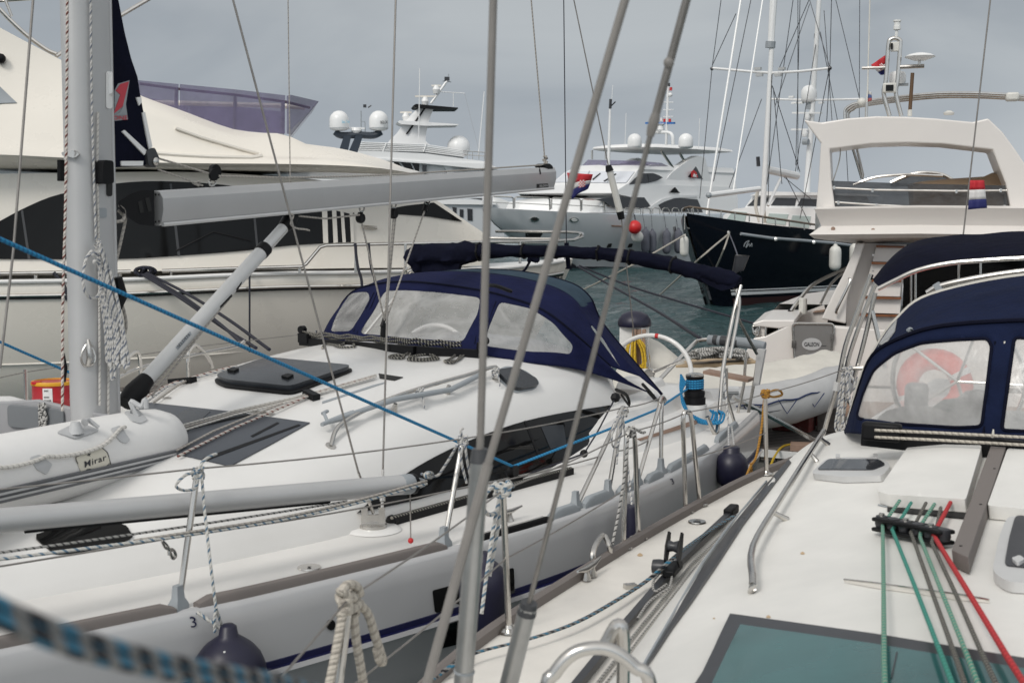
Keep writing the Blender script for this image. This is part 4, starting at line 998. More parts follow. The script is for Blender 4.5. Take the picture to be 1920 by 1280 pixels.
on2('hatch_glass', [(1534, 893), (1556, 873), (1650, 874), (1664, 884), (1640, 894)], GREYGL, .034, .004, 8, 6, hh)
for x in (1573, 1644): on2('hatch_hinge', [(x-3, 866), (x+4, 866), (x+4, 872), (x-3, 872)], ALUL, .034, .01, 4, 0, hh)
hh = on2('deck_hatch', [(1861, 1092), (1874, 1025), (1890, 984), (2050, 990), (2050, 1120), (1890, 1112)], ALUL, .003, .035, 10, 14)
on2('hatch_glass', [(1884, 1082), (1893, 1030), (1905, 985), (2040, 1000), (2040, 1100)], SLATE, .039, .004, 10, 10, hh)
on2('hatch_knob', [(1898, 1076), (1914, 1070), (1924, 1078), (1910, 1086)], ALUL, .044, .012, 5, 4, hh)
g1 = patch(R2, rnd([(1648, 944), (1709, 853), (1843, 857), (1814, 962), (1667, 951)], 5), .004, .055, 12); bev(obj('hatch_garage', g1, ROOFW, yot), .01)
on2('garage_opening', [(1664, 953), (1813, 964), (1812, 974), (1664, 960)], SHADE, .003, .004, 6)
g1 = patch(R2, rnd([(1890, 863), (2020, 872), (2020, 990), (1853, 974)], 5), .004, .055, 12); bev(obj('hatch_garage', g1, ROOFW, yot), .01)
g1 = patch(R2, [(1859, 861), (1887, 863), (1870, 920), (1818, 1079), (1788, 1064), (1825, 960)], .004, .06, 12); bev(obj('wooden_runner', g1, TEAKG, yot), .012)
mb = MB()
for x, y in ((1866, 905), (1842, 975), (1806, 1057)): 
    p = hit(R2, x, y, .064); mb.lathe([(.006, 0), (.006, .002), (.001, .003)], p, (0, 0, 1), 8)
obj('screw', mb, BLACK, yot)
on2('coaming_seam', [(1647, 946), (1664, 950), (1664, 952), (1646, 948)], GREYPL, .002, .002, 5)
on2('roof_seam', [(1708, 851), (1716, 840), (1718, 841), (1711, 853)], GREYPL, .002, .003, 5)
# organiser and the lines
og = [hit(R2, x, y, .045) for x, y in ((1652, 1000), (1690, 1008), (1735, 1018), (1778, 1030))]
mb = MB()
for dz in (-.022, .018):
    for a, b in zip(og, og[1:]): mb.bar(a+Vector((0, 0, dz)), b+Vector((0, 0, dz)), .075, .016)
bev(obj('line_organiser', mb, BLACK, yot), .006)
mb = MB()
for k in range(6): mb.lathe([(.022, -.014), (.026, 0), (.022, .03), (.008, .034)], og[0].lerp(og[-1], .04+.92*k/5), (0, 0, 1), 12)
obj('organiser_sheave', mb, SLATE, yot)
for k in (0, 2, 4): obj('organiser_bolt', MB().lathe([(.012, .03), (.012, .04), (.001, .041)], og[0].lerp(og[-1], .04+.92*k/5), (0, 0, 1), 8), STEEL, yot)
for m, up, dn in ((GRROPE, [(1690, 958), (1669, 990)], [(1659, 1003), (1660, 1130), (1662, 1290), (1664, 1420)]), (GRROPE2, [(1712, 962), (1694, 992)], [(1677, 1014), (1716, 1125), (1772, 1290), (1815, 1420)]), (BWROPE, [(1738, 963), (1721, 998)], [(1711, 1020), (1750, 1140), (1797, 1290), (1835, 1420)]),
                  (GRROPE, [(1754, 965), (1731, 1002)], [(1728, 1030), (1768, 1140), (1820, 1290), (1862, 1420)]), (BWROPE, [(1766, 972), (1759, 1010)], [(1750, 1040), (1795, 1150), (1850, 1290), (1900, 1420)]), (RDROPE, [(1784, 962), (1757, 1016)], [(1750, 1020), (1815, 1140), (1896, 1290), (1965, 1420)])):
    q = [hit(R2, x, y, .045) for x, y in up+dn]; q = [p for p in q if p]
    for k, p in enumerate(q): p.z += .012*max(0, k-2)
    obj('control_line', MB().tube(q, .0072 if m is not RDROPE else .0088, 8), m, yot)
g1 = patch(R2, [(1583, 1092), (1640, 1097), (1720, 1108), (1800, 1118), (1856, 1131), (1800, 1126), (1720, 1114), (1640, 1103)], .002, .008, 8); obj('drip_moulding', g1, CREAMD, yot)
obj('moulding_edge', MB().tube([hit(R2, x, y, .012) for x, y in ((1584, 1092), (1640, 1098.5), (1720, 1110), (1800, 1121), (1855, 1131))], .004, 6), STEEL, yot)
mb = MB(); q = [hit(R2, *p, .0) for p in ((1409, 1110),)]+[p for p in (hit(R2, x, y, .06) for x, y in ((1421, 1050), (1469, 962), (1515, 885), (1550, 826), (1562, 805))) if p]
GR2 = spl([q[0], q[0]+Vector((.005, .0, .045))]+q[1:], 4); obj('grab_rail', MB().tube(GR2, .0145, 10), STEEL, yot)
for x, y in ((1476, 974), (1532, 865), (1554, 834)):
    p, n = hitn(R2, x, y); p = p or onZ(x, y, 1.62); obj('rail_foot', MB().tube([p, p.lerp(min(GR2, key=lambda g_: (g_-p).length), .5), min(GR2, key=lambda g_: (g_-p).length)], [.015, .011, .011], 8), STEEL, yot)
# toe rail, stanchions, lifelines (port)
mb = MB(); rows = []
for i in range(60):
    s = -5.5+i*.155; n = -(sh2(s)-.035); z = D2
    rows.append([B2.w(s, n+.022, z), B2.w(s, n+.02, z+.045), B2.w(s, n, z+.055), B2.w(s, n-.022, z+.045), B2.w(s, n-.03, z-.02)])
mb.loft(rows, True, True); obj('toe_rail', mb, TEAKG, yot, 50)
mb = MB().loft([[B2.w(s, (sh2(s)-.035)+d, D2+h) for d, h in ((-.02, 0), (-.02, .045), (0, .055), (.03, .045), (.03, -.02))] for s in [-5.5+i*.3 for i in range(34)]], True, True); obj('toe_rail', mb, TEAKG, yot, 50)
def b2base(x, y): p = onZ(x, y, D2+.012); return p
def b2top(x, y, b): return B2.n(x, y, B2.loc(b)[1]+.01)
def foot2(par, b): return obj('stanchion_base', MB().lathe([(.048, 0), (.046, .008), (.022, .016), (.016, .03)], b, (0, 0, 1), 14), STEEL, par)
def stan2(pb, pt):
    b = b2base(*pb); t = b2top(*pt, b); o = obj('stanchion', MB().tube([b, b.lerp(t, .97), t], .0135, 10), STEEL, yot); foot2(o, b); return b, t
A0 = stan2((640, 1420), (655, 1118)) if False else (None, None)
bA = B2.w(-3.05, -2.02, D2+.01); tA = B2.n(655, 1120, -2.0); o_ = obj('stanchion', MB().tube([bA, tA], .0135, 10), STEEL, yot); foot2(o_, bA)
bB, tB2 = stan2((954, 1183), (943, 918))
def hoop2(p1, p2, t1, t2):
    b1 = b2base(*p1); b2 = b2base(*p2); a1 = b2top(*t1, b1); a2 = b2top(*t2, b2); mid_ = (a1+a2)/2+Vector((0, 0, .035))
    o = obj('stanchion_hoop', MB().tube(spl([b1, b1.lerp(a1, .5), a1, mid_, a2, b2.lerp(a2, .5), b2], 5), .0135, 10), STEEL, yot); foot2(o, b1); foot2(o, b2); return (b1+b2)/2, mid_
bC, tC = hoop2((1168, 1027), (1197, 1009), (1175, 822), (1190, 822)); bD, tD = hoop2((1285, 959), (1312, 946), (1281, 784), (1296, 784))
bE, tE = stan2((1437, 889), (1435, 738))
wl = lambda a, b: obj('lifeline', MB().tube(sag(a, b, .01, 6), .0035, 6), STEELW, yot)
f0 = B2.w(-5.2, -1.15, D2+.62); wl(f0, tA); wl(tA, tB2); wl(tB2, tC); wl(tC, tD); wl(tD, tE); mid = lambda b, t: b.lerp(t, .52)
wl(f0-Vector((0, 0, .3)), mid(bA, tA)); wl(mid(bA, tA), mid(bB, tB2)); wl(mid(bB, tB2), mid(bC, tC)); wl(mid(bD, tD), mid(bE, tE))
wl(tE, B2.s(1588, 690, 3.2)); 
# genoa track, car, block, fittings on the side deck
q = [onZ(x, y, D2+.035) for x, y in ((1375, 957), (1276, 1050), (1167, 1178), (1080, 1286), (1010, 1380))]
mb = MB()
for a, b in zip(q, q[1:]): mb.bar(a, b, .032, .03)
tk = obj('genoa_track', mb, SLATE, yot); bev(obj('track_end_stop', MB().bar(q[0]+Vector((.01, .02, .012)), q[0].lerp(q[1], .12)+Vector((0, 0, .012)), .055, .05), BLACK, tk), .01)
cc = onZ(1262, 1066, D2+.07); ax = (q[1]-q[2]).normalized(); sd = Vector((ax.y, -ax.x, 0))
mb = MB().bar(cc-ax*.10, cc+ax*.09, .055, .035); cb_ = bev(obj('genoa_car', mb, BLACK, yot), .008)
bl = B2.n(1262, 1024, B2.loc(cc)[1]); mb = MB()
for s_ in (-.03, .03):
    w_ = [bl+ax*a+Vector((0, 0, h))+sd*s_ for a, h in ((-.02, -.09), (.035, -.02), (.055, .05), (.02, .065), (-.04, .01), (-.06, -.05))]; mb.prism(w_, sd*.008)
obj('car_block', mb, BLACK, cb_); obj('car_sheave', MB().lathe([(.03, -.026), (.022, 0), (.03, .026)], bl, sd, 14), SLATE, cb_)
mb = MB().lathe([(.032, -.03), (.036, 0), (.032, .03), (.01, .034)], onZ(1236, 1062, D2+.08), sd, 12); obj('car_roller', mb, SLATE, cb_)
for d, rr in ((.055, .006), (.085, .005)):
    obj('adjuster_line', MB().tube([p+sd*d-Vector((0, 0, .01)) for p in q], rr, 6), WKROPE, yot)
g = [onZ(x, y, D2+.05) for x, y in ((1236, 1075), (1225, 1090), (1228, 1108), (1250, 1095))]; obj('adjuster_line', MB().tube(spl(g, 5), .006, 6), WKROPE, yot)
g = [onZ(x, y, D2+.06) for x, y in ((1262, 1070), (1255, 1100), (1238, 1112), (1215, 1130), (1195, 1160))]; obj('adjuster_line', MB().tube(spl(g, 5), .006, 6), WKROPE, yot)
c_ = onZ(1105, 1083, D2+.012); cax = (onZ(1124, 1072, D2)-onZ(1082, 1100, D2)).normalized(); cleat(c_, cax, STEEL, yot, .14)
g = [onZ(1112, 1060, D2+.02), onZ(1113, 1060, D2+.02)+Vector((.0, .02, .07)), onZ(1130, 1040, D2+.02)+Vector((0, 0, .10)), onZ(1142, 1046, D2+.02)+Vector((0, 0, .06)), onZ(1143, 1044, D2+.02)]
obj('fairlead', MB().tube(spl(g, 4), .014, 8), STEEL, yot)
obj('filler_cap', MB().lathe([(.05, 0), (.048, .006), (.001, .008)], onZ(1307, 978, D2+.012), (0, 0, 1), 16), STEEL, yot)
obj('filler_keyhole', MB().lathe([(.022, 0), (.001, .001)], onZ(1307, 977, D2+.022), (0, 0, 1), 10), SLATE, yot)
obj('pad_eye', MB().bar(onZ(1171, 1099, D2+.02), onZ(1192, 1097, D2+.02), .035, .02), STEEL, yot)
# bow bar in the near foreground
g = [(1022, 1310), (1040, 1262), (1072, 1226), (1112, 1214), (1150, 1220), (1190, 1250), (1222, 1295)]
q_ = [onY(x, y, 2.9) for x, y in g]; q_ = [q_[0]+Vector((-.03, 0, -.45))]+q_+[q_[-1]+Vector((.05, .05, -.4))]
gb = obj('mast_bar', MB().tube(spl(q_, 5), .0165, 12), STEEL, yot)
q_ = [onY(x, y, 3.05) for x, y in ((1135, 1208), (1157, 1172), (1168, 1190), (1168, 1290))]; obj('bar_leg', MB().tube(spl([q_[0], q_[1], q_[2], q_[3], q_[3]-Vector((0, 0, .3))], 5), .017, 10), STEEL, gb)
# shrouds with their covers and rigging screws, near the photographer
def up(a, b, k): return a+(b-a)*k
def shroud(px0, px1, Y0, Y1, r, m, nm='shroud'):
    a = onY(*px0, Y0); b = onY(*px1, Y1); return a, b, obj(nm, MB().tube([a, b, up(a, b, 2.4)], r, 10), m, yot, 60)
a, b, o1 = shroud((900, 850), (925, 0), 3.1, 3.0, .0098, TUBEW)
tb = onY(868, 1290, 3.13); mb = MB().tube([a+Vector((0, 0, -.02)), a.lerp(tb, .9), tb, up(a, tb, 1.5)], .0245, 14); so3 = obj('rigging_screw', mb, GALV, yot)
obj('screw_collar', MB().tube([a+Vector((0, 0, .012)), a-Vector((0, 0, .022))], [.02, .026], 12), DARKGREY, so3)
obj('tube_cap', MB().tube([a.lerp(tb, .92)+Vector((0, 0, 0)), a.lerp(tb, .93)], .027, 12), GREYPL, so3)
a, b, o2 = shroud((915, 870), (1172, 0), 2.95, 2.8, .0096, TUBEW); q0 = onY(798, 1290, 3.0); obj('rigging_screw', MB().tube([a, q0, up(a, q0, 1.6)], .0125, 10), TUBEW, yot)
a, b, o3 = shroud((990, 1138), (1225, 232), 3.2, 3.0, .0066, STEELW); c = onY(1290, -10, 2.95); obj('shroud', MB().tube([b, c, up(b, c, 3)], .0098, 10), STEELW, yot)
obj('shroud_swage', MB().lathe([(.009, -.03), (.0125, -.01), (.0125, .01), (.009, .03)], b, (c-b), 10), TUBEW, o3); obj('shroud_swage', MB().ball(onY(1254, 118, 2.97), .013, 10), TUBEW, o3)
q0 = onY(952, 1290, 3.25); t_ = MB().tube([a, q0, up(a, q0, 1.6)], .024, 14); o4 = obj('rigging_screw', t_, GALV, yot)
obj('screw_collar', MB().tube([a+(a-q0).normalized()*.014, a-(a-q0).normalized()*.02], [.022, .026], 12), DARKGREY, o4)
# spray hood of the right hand boat
def ss(x, y, s): return B2.s(x, y, s)
rowb = [ss(1584, 812, 1.7), ss(1592, 812, 1.15), ss(1625, 814, .85), ss(1700, 820, .72), ss(1800, 828, .66), ss(1919, 836, .62)]
rowf = [ss(1592, 792, 1.6), ss(1610, 735, 1.25), ss(1636, 668, 1.05), ss(1691, 634, .95), ss(1770, 612, .9), ss(1919, 602, .88)]
rowr = [ss(1586, 812, 2.1), ss(1612, 712, 1.9), ss(1645, 647, 1.85), ss(1682, 597, 1.8), ss(1745, 552, 1.8), ss(1919, 516, 1.8)]
rowm = [ss(1588, 808, 1.9), ss(1611, 720, 1.6), ss(1640, 655, 1.45), ss(1686, 612, 1.4), ss(1757, 572, 1.38), ss(1919, 543, 1.36)]
def fullrow(r):
    L_ = [B2.loc(p) for p in r]; tail = [(L_[-1][0], -.25, L_[-1][2]+.012), (L_[-1][0], .25, L_[-1][2]+.012)]
    full = L_+tail+[(s, -n, z) for s, n, z in L_[::-1]]
    return spl([B2.w(*p) for p in full], 6)
RB, RF, RM, RR_ = map(fullrow, (rowb, rowf, rowm, rowr))
fr2 = [[a.lerp(b, k/8)-B2.A*.04*math.sin(k/8*math.pi) for a, b in zip(RB, RF)] for k in range(9)]
H2F = Surf(fr2)
wins2 = [[(1606, 784), (1618, 740), (1638, 694), (1677, 662), (1726, 643), (1790, 637), (1851, 634), (1860, 648), (1851, 725), (1841, 799), (1796, 801), (1700, 795)],
         [(1902, 632), (1990, 640), (2080, 648), (2080, 815), (1878, 806), (1890, 720)]]
uv2 = [H2F.seen([(p.x, p.y) for p in rnd([(x, y, 0) for x, y in w], 10, 3)]) for w in wins2]; uv2 = [u for u in uv2 if len(u) > 5]
hd2 = obj('spray_hood', prune(H2F.cut(uv2, False, .5)), NAVY, yot, 60); solidify(hd2, .008); hd2.data.materials[0] = NAVY2
for u in uv2: 
    p = prune(H2F.cut([u], True, .5)); obj('hood_window', p, VINYL2, hd2, 60)
    q = [H2F.at(v.x, v.y)-B2.A*.004 for v in u]; obj('window_binding', MB().tube(q, .009, 6, True), NAVYD, hd2)
tr2 = [[a.lerp(b, k/5) for a, b in zip(RF, RM)] for k in range(5)]+[[a.lerp(b, k/6) for a, b in zip(RM, RR_)] for k in range(7)]
obj('hood_top', MB().loft(tr2), NAVY2, hd2, 60)
T2 = MB().loft(tr2).bvh()
obj('side_pane', patch(T2, [(1683, 600), (1679, 622), (1662, 645), (1646, 658), (1650, 645), (1668, 618)], .003, .004, 6), VINYL2, hd2)
obj('hood_seam', MB().tube([p+Vector((0, 0, .006))-B2.A*.008 for p in RF], .011, 6), NAVYD, hd2)
obj('hood_edge', MB().tube([p for p in RR_], .012, 6), CANV, hd2)
g = [ss(x, y, 1.9) for x, y in ((1738, 549), (1762, 536), (1830, 521), (1919, 508), (2010, 503))]; obj('hood_handle', MB().tube(spl(g, 4), .0165, 10), STEEL, hd2)
for x in (1760,): obj('handle_clip', MB().bar(ss(x-6, 541, 1.89), ss(x+4, 535, 1.89), .05, .05), GREYPL, hd2)
obj('vent_clip', patch(T2, rnd([(1703, 625), (1710, 620), (1716, 623), (1713, 630), (1705, 630)], 3), .004, .02, 5), GREYPL, hd2)
for x in (1866, 1884): obj('zip', MB().tube([ss(x, 640, .82), ss(x-10, 730, .76), ss(x-24, 826, .62)], .006, 6), CANV if x > 1870 else NAVYD, hd2)
# traveller and lines in front of it
g = [ss(x, y, .5) for x, y in ((1617, 815), (1700, 824), (1800, 836), (1920, 846), (2050, 852))]
mb = MB()
for a, b in zip(g, g[1:]): mb.bar(a, b, .05, .10)
t2 = obj('mainsheet_traveller', mb, BLACK, yot)
mb = MB().bar(ss(1617, 806, .42), ss(1690, 812, .42), .07, .09); bev(obj('traveller_end', mb, BLACK, t2), .015)
for dy in (0, 13): obj('traveller_line', MB().tube([ss(1640, 806+dy, .38), ss(1760, 811+dy*1.05, .38), ss(1930, 820+dy*1.1, .38), ss(2050, 826+dy*1.1, .38)], .0075, 6), BGROPE, t2)
# things seen dimly through the hood: lifebuoy, wheel, bags
lb = ss(1752, 722, 3.4); 
ring = [lb+B2.N*(.30*math.cos(a*.2618))+Vector((0, 0, .30*math.sin(a*.2618))) for a in range(24)]
w2 = ss(1795, 715, 2.9); ring2 = [w2+B2.N*(.42*math.cos(a*.2094))+Vector((0, 0, .42*math.sin(a*.2094))) for a in range(30)]
wh2 = obj('steering_wheel', MB().tube(ring2, .016, 8, True), STEEL, yot)
for k in range(5): obj('wheel_spoke', MB().tube([w2, ring2[6*k]], .011, 6), STEEL, wh2)
b_ = MB().loft([[B2.w(s, n, 1.15) for n in (-1.3, 1.3)] for s in (2.0, 4.9)]); obj('cockpit_sole', b_, GEL, yot)
for sg in (-1, 1): bev(obj('cockpit_coaming', MB().box(B2.w(3.4, sg*1.5, 1.36), 2.9, .5, .42, B2.A, B2.N), GEL, yot), .05)
bev(obj('instrument_pod', MB().box(ss(1718, 752, 2.6), .12, .14, .24, B2.A, B2.N), SLATE, yot), .03)
RUST = mat('rust_stain', (.50, .36, .22), .7)
for x, y, r in ((1505, 1037, 4), (1441, 1156, 4), (1339, 1159, 2), (1200, 1040, 5)): on2('rust_stain', [(x+r*math.cos(a)*(1+.3*math.sin(3*a)), y+.6*r*math.sin(a)) for a in [k*.6283 for k in range(10)]], RUST, .001, .0012, 4)
# bimini of the right hand boat
s3 = lambda x, y, s=3.3: B2.s(x, y, s)
top = [s3(1637, 522), s3(1665, 492), s3(1705, 470), s3(1770, 462), s3(1850, 457), s3(1920, 452), s3(2060, 446)]
low_ = [s3(1648, 538, 3.0), s3(1680, 522, 3.0), s3(1722, 503, 3.0), s3(1780, 490, 3.0), s3(1850, 484, 3.0), s3(1920, 480, 3.0), s3(2060, 474, 3.0)]
back = [p+B2.A*.55+Vector((0, 0, .03)) for p in top]; back_l = [p+B2.A*.5 for p in low_]
Rws = [spl(r, 4) for r in (low_, [a.lerp(b, .5)-B2.A*.05 for a, b in zip(low_, top)], top, [a.lerp(b, .5)+Vector((0, 0, .05)) for a, b in zip(top, back)], back, back_l)]
rngn = lambda p: noise.noise(p*5)*.018
Rws = [[p+Vector((0, 0, rngn(p))) for p in r] for r in Rws]
bm2 = obj('bimini_cover', MB().loft([list(c) for c in zip(*Rws)], True, True), NAVYD, yot, 60)
obj('bimini_bow', MB().tube(spl([p-B2.A*.03+Vector((0, 0, -.012)) for p in low_], 4), .0155, 8), STEEL, yot)
F_ = [([(1634, 514), (1608, 585), (1585, 648), (1570, 722), (1556, 770), (1543, 816)], 3.2), ([(1646, 520), (1615, 600), (1589, 680), (1577, 760), (1573, 816)], 3.35), ([(1641, 549), (1620, 640), (1599, 718)], 3.3), ([(1635, 582), (1649, 642), (1660, 690)], 3.3), ([(1576, 735), (1592, 752), (1606, 770)], 3.2), ([(1585, 692), (1603, 690), (1640, 689)], 3.25)]
for g, s in F_: obj('frame_tube', MB().tube(spl([s3(x, y, s) for x, y in g], 4), .0165, 9), STEEL, yot)
# starboard side legs so that the bimini stands
for s in (3.2, 3.5): obj('frame_tube', MB().tube([B2.w(s, 1.75, 1.2), B2.w(s, 1.3, 2.4)], .0165, 8), STEEL, yot)
obj('frame_joint', MB().tube([s3(1570, 716, 3.2), s3(1568, 730, 3.2)], .023, 8).tube([s3(1585, 645, 3.2), s3(1583, 655, 3.2)], .0, 8) if False else MB().tube([s3(1570, 716, 3.2), s3(1567, 732, 3.2)], .023, 8), ALUL, yot)
bk = wire('backstay', [up(s3(1805, 450, 4.2), s3(1857, 0, 4.2), 2.6), s3(1857, 0, 4.2), s3(1805, 450, 4.2), s3(1797, 520, 4.2)], .006, STEELW, yot)
# own mast just out of the picture on the right
obj('mast', MB().loft([[B2.w(-3.35+.10*math.cos(a*.5236), .25+.075*math.sin(a*.5236), z) for a in range(12)] for z in (1.6, 15)], True, True), ALU, yot)

# ================================================================== water, pontoon
def rpts(F, pts, n): return [F.n(x, y, n) for x, y in pts]
def table(F, pts, nf):
    """(s, z) of a line seen at pts on the side whose half breadth is nf(s)"""
    o = []
    for x, y in pts:
        n = nf(0) if callable(nf) else nf; s = 0
        for _ in range(12):
            p = F.n(x, y, n); s = F.loc(p)[0]; m = nf(s) if callable(nf) else nf; n = n*.4+m*.6
        o.append((s, p.z))
    return sorted(o)
def rloft(F, rows, svals, mirror=True, mb=None, sm=True):
    """a boat's side from level lines (half breadth, line seen in the photograph), mirrored to the far side"""
    mb = mb or MB(); T = [(nf if callable(nf) else (lambda s, n=nf: n), table(F, pts, nf)) for nf, pts in rows]
    f = smooth if sm else lerp
    for sg in ((1, -1) if mirror else (1,)):
        mb.loft([[F.w(s, sg*nf(s), f(t, s)) for nf, t in T] for s in svals])
    return mb, T
WAT = mat('sea_water', (.026, .062, .066), .09, spec=.5)
_t = WAT.node_tree; _b = _t.nodes['Principled BSDF']; _b.inputs['IOR'].default_value = 1.33; _b.inputs['Specular IOR Level'].default_value = .36
_g = _t.nodes.new('ShaderNodeNewGeometry'); _z = _t.nodes.new('ShaderNodeTexNoise'); _z.inputs['Scale'].default_value = 3.2; _z.inputs['Detail'].default_value = 7; _z.inputs['Roughness'].default_value = .62; _z.inputs['Distortion'].default_value = .6
_t.links.new(_g.outputs['Position'], _z.inputs['Vector']); _n = _t.nodes.new('ShaderNodeBump'); _n.inputs['Strength'].default_value = .9; _n.inputs['Distance'].default_value = .22
_t.links.new(_z.outputs[0], _n.inputs['Height']); _t.links.new(_n.outputs[0], _b.inputs['Normal'])
def wave(x, y):
    a = noise.noise(Vector((x*.35+y*.12, y*.55, 1.3)))*.17+noise.noise(Vector((x*.9, y*1.5, 4.1)))*.12+noise.noise(Vector((x*2.3, y*3.1, 7.7)))*.06
    return a
ys = [1.0]; 
while ys[-1] < 95: ys.append(ys[-1]+max(.22, ys[-1]*.011))
mb = MB(); nx = 190
mb.loft([[Vector(((-.55+1.1*i/nx)*(y+14), y, wave((-.55+1.1*i/nx)*(y+14), y))) for i in range(nx+1)] for y in ys])
tag(obj('water', mb, WAT, None, 180), kind='structure')
mb = MB().add([(-5000, -300, -.16), (5000, -300, -.16), (5000, 5500, -.16), (-5000, 5500, -.16)], [[0, 1, 2, 3]])
tag(obj('open_sea', mb, WAT, None, 0), kind='structure')
PD = Vector((.88, -.475, 0)).normalized(); PW = Vector((.475, .88, 0)).normalized(); PO = Vector((2.62, 12.95, 0))
pont = thing('pontoon', 'grey plank pontoon with white edge strip between the yachts in the middle and right', 'pontoon', PO)
mb = MB().box(PO+PW*1.25+Vector((0, 0, .44)), 26, 2.5, .12, PD, PW); obj('planks', mb, PONT, pont)
obj('side_beam', MB().box(PO+PW*.10+Vector((0, 0, .26)), 25.8, .12, .235, PD, PW).box(PO+PW*2.4+Vector((0, 0, .26)), 25.8, .12, .235, PD, PW), PONTS, pont)
obj('edge_strip', MB().box(PO-PW*.012+Vector((0, 0, .455)), 26.1, .03, .075, PD, PW), WHITEP, pont)
for k in (-8, -3, 2, 7): obj('float', MB().box(PO+PD*k+PW*1.25+Vector((0, 0, .02)), 2.6, 2.0, .6, PD, PW), CONC, pont)

# ================================================================== big cream motor yacht on the left
Y1 = Frame((1.0, 21.0), (.98, .2))
fy = thing('motor_yacht', 'large cream motor yacht with violet flybridge screen filling the left behind the mast', 'motor yacht', Y1.w(-8, 0, 0))
HB1 = [(-19, 2.3), (-14, 2.5), (-9, 2.5), (-6, 2.38), (-4, 2.08), (-2.5, 1.62), (-1.2, 1.0), (-.45, .48), (0, .02)]
h1 = lambda s: smooth(HB1, s)
shp = [(-150, 530), (0, 528), (233, 524), (420, 516), (540, 512), (640, 511), (780, 508), (920, 504), (1000, 497), (1060, 488), (1087, 482)]
t1 = table(Y1, shp, h1); t1[-1] = (0.0, t1[-1][1]); zs1 = lambda s: smooth(t1, s)
SY = [-17+i*17/68 for i in range(69)]
def hrow(k, dz):   # lower rows shorten with the raked stem
    o = []
    for s in SY:
        b = h1(s)-.0; q = s*(1-0)-k*.0
        o.append((s, b, zs1(s)+dz))
    return o
mb = MB(); lev = [(0, -.02, 1.0), (.03, -.10, 1.0), (.02, -.2, .99), (-.02, -.6, .95), (-.10, -1.1, .86), (-.25, -1.6, .74), (-.5, -2.0, .58), (-.9, -2.4, .4)]
for sg in (1, -1):
    rows = []
    for s in SY:
        r = []
        for dn, dz, kb in lev:
            rake = -1.3*(-dz/2.4)**1.2; ss_ = s*(17+rake)/17+rake if False else s+rake*(1+s/17)
            kk = max(0, (s+9)/9) if s > -9 else 0
            b = max(.015, h1(s)*(1-(1-kb)*kk*1.0)+dn*(1-max(0, (s+1)/1) if s > -1 else 1))
            r.append(Y1.w(ss_, sg*b, zs1(s)+dz))
        rows.append(r)
    mb.loft(rows)
obj('hull', mb, CREAM, fy, 60); HULL1 = mb.bvh()
mb = MB().loft([[Y1.w(s, q*max(.01, h1(s)-.05), zs1(s)-.02+.05*(1-abs(q))) for q in (-1, -.6, 0, .6, 1)] for s in SY]); obj('deck', mb, GEL, fy); DECK1 = mb.bvh()
for dz, r_, m, nm in ((-.19, .028, STEEL, 'rub_rail'), (.0, .03, GEL, 'bulwark_cap'), (-.225, .012, BLACK, 'rub_strip')):
    mb = MB()
    for sg in (1,): mb.tube([Y1.w(s, max(.02, h1(s)+.03), zs1(s)+dz) for s in SY if s < -.05], r_, 8)
    obj(nm, mb, m, fy)
q = [p for p in (hit(HULL1, x, y, 0) for x, y in ((-60, 683), (0, 684), (120, 680), (260, 672), (400, 664), (640, 640))) if p]; obj('hull_crease', MB().tube(q, .016, 8), CREAM, fy)
# house: level lines from the side deck to the flybridge
hs = [-16.5+i*14.9/74 for i in range(75)]
def taper(n): return lambda s: n*(1 if s < -7 else max(.12, 1-((s+7)/6.2)**2*.85) if s < -1 else .12)
rowsY = [(taper(1.95), [(-120, 512), (0, 512), (300, 508), (640, 503), (860, 500), (960, 492), (1040, 484)]),
         (taper(1.93), [(-120, 487), (0, 487), (215, 488), (330, 480), (450, 470), (540, 461), (650, 456), (780, 462), (880, 474), (960, 482), (1040, 482)]),
         (taper(1.86), [(-120, 440), (0, 412), (115, 364), (215, 345), (300, 339), (420, 346), (520, 364), (600, 386), (655, 400), (740, 400), (800, 402), (870, 424), (960, 470), (1040, 480)]),
         (taper(1.80), [(-120, 330), (0, 326), (215, 323), (300, 322), (420, 325), (560, 335), (680, 352), (745, 372), (815, 374), (870, 412), (925, 446), (1000, 470), (1040, 478)])]
mb, T = rloft(Y1, rowsY, hs); 
topn, topt = T[-1]
mb.loft([[Y1.w(s, q*topn(s), smooth(topt, s)+.06*(1-abs(q))) for q in (-1, -.5, 0, .5, 1)] for s in hs])
obj('house', mb, CREAM, fy, 50); HOUSE1 = mb.bvh()
fs = [-16.5+i*13.75/68 for i in range(69)]
fly_top = [(-150, -40), (0, 52), (60, 84), (125, 118), (200, 150), (270, 182), (340, 207), (400, 230), (440, 243), (500, 250), (540, 252), (556, 266), (640, 279), (720, 300), (775, 321)]
rowsF = [(1.78, [(-120, 312), (0, 316), (300, 318), (560, 322), (700, 326), (776, 330)]),
         (2.2, [(-120, 296), (0, 297), (125, 303), (215, 309), (370, 312), (560, 313), (700, 318), (776, 326)]),
         (2.26, [(-120, 288), (0, 290), (125, 296), (300, 305), (560, 308), (700, 314), (776, 325)]),
         (2.22, [(-120, 272), (0, 277), (125, 286), (230, 293), (370, 299), (490, 301), (640, 304), (776, 324)]),
         (2.05, [(-120, 250), (0, 258), (125, 264), (230, 271), (370, 284), (490, 294), (640, 301), (776, 323.5)]),
         (1.98, [(-120, 205), (0, 214), (60, 214), (100, 210), (150, 205), (262, 214), (330, 232), (400, 256), (490, 287), (640, 296), (776, 323)]),
         (1.80, [(-120, 150), (0, 190), (60, 192), (125, 182), (200, 185), (265, 195), (330, 216), (400, 240), (480, 262), (560, 276), (640, 288), (776, 322.5)]),
         (1.62, fly_top)]
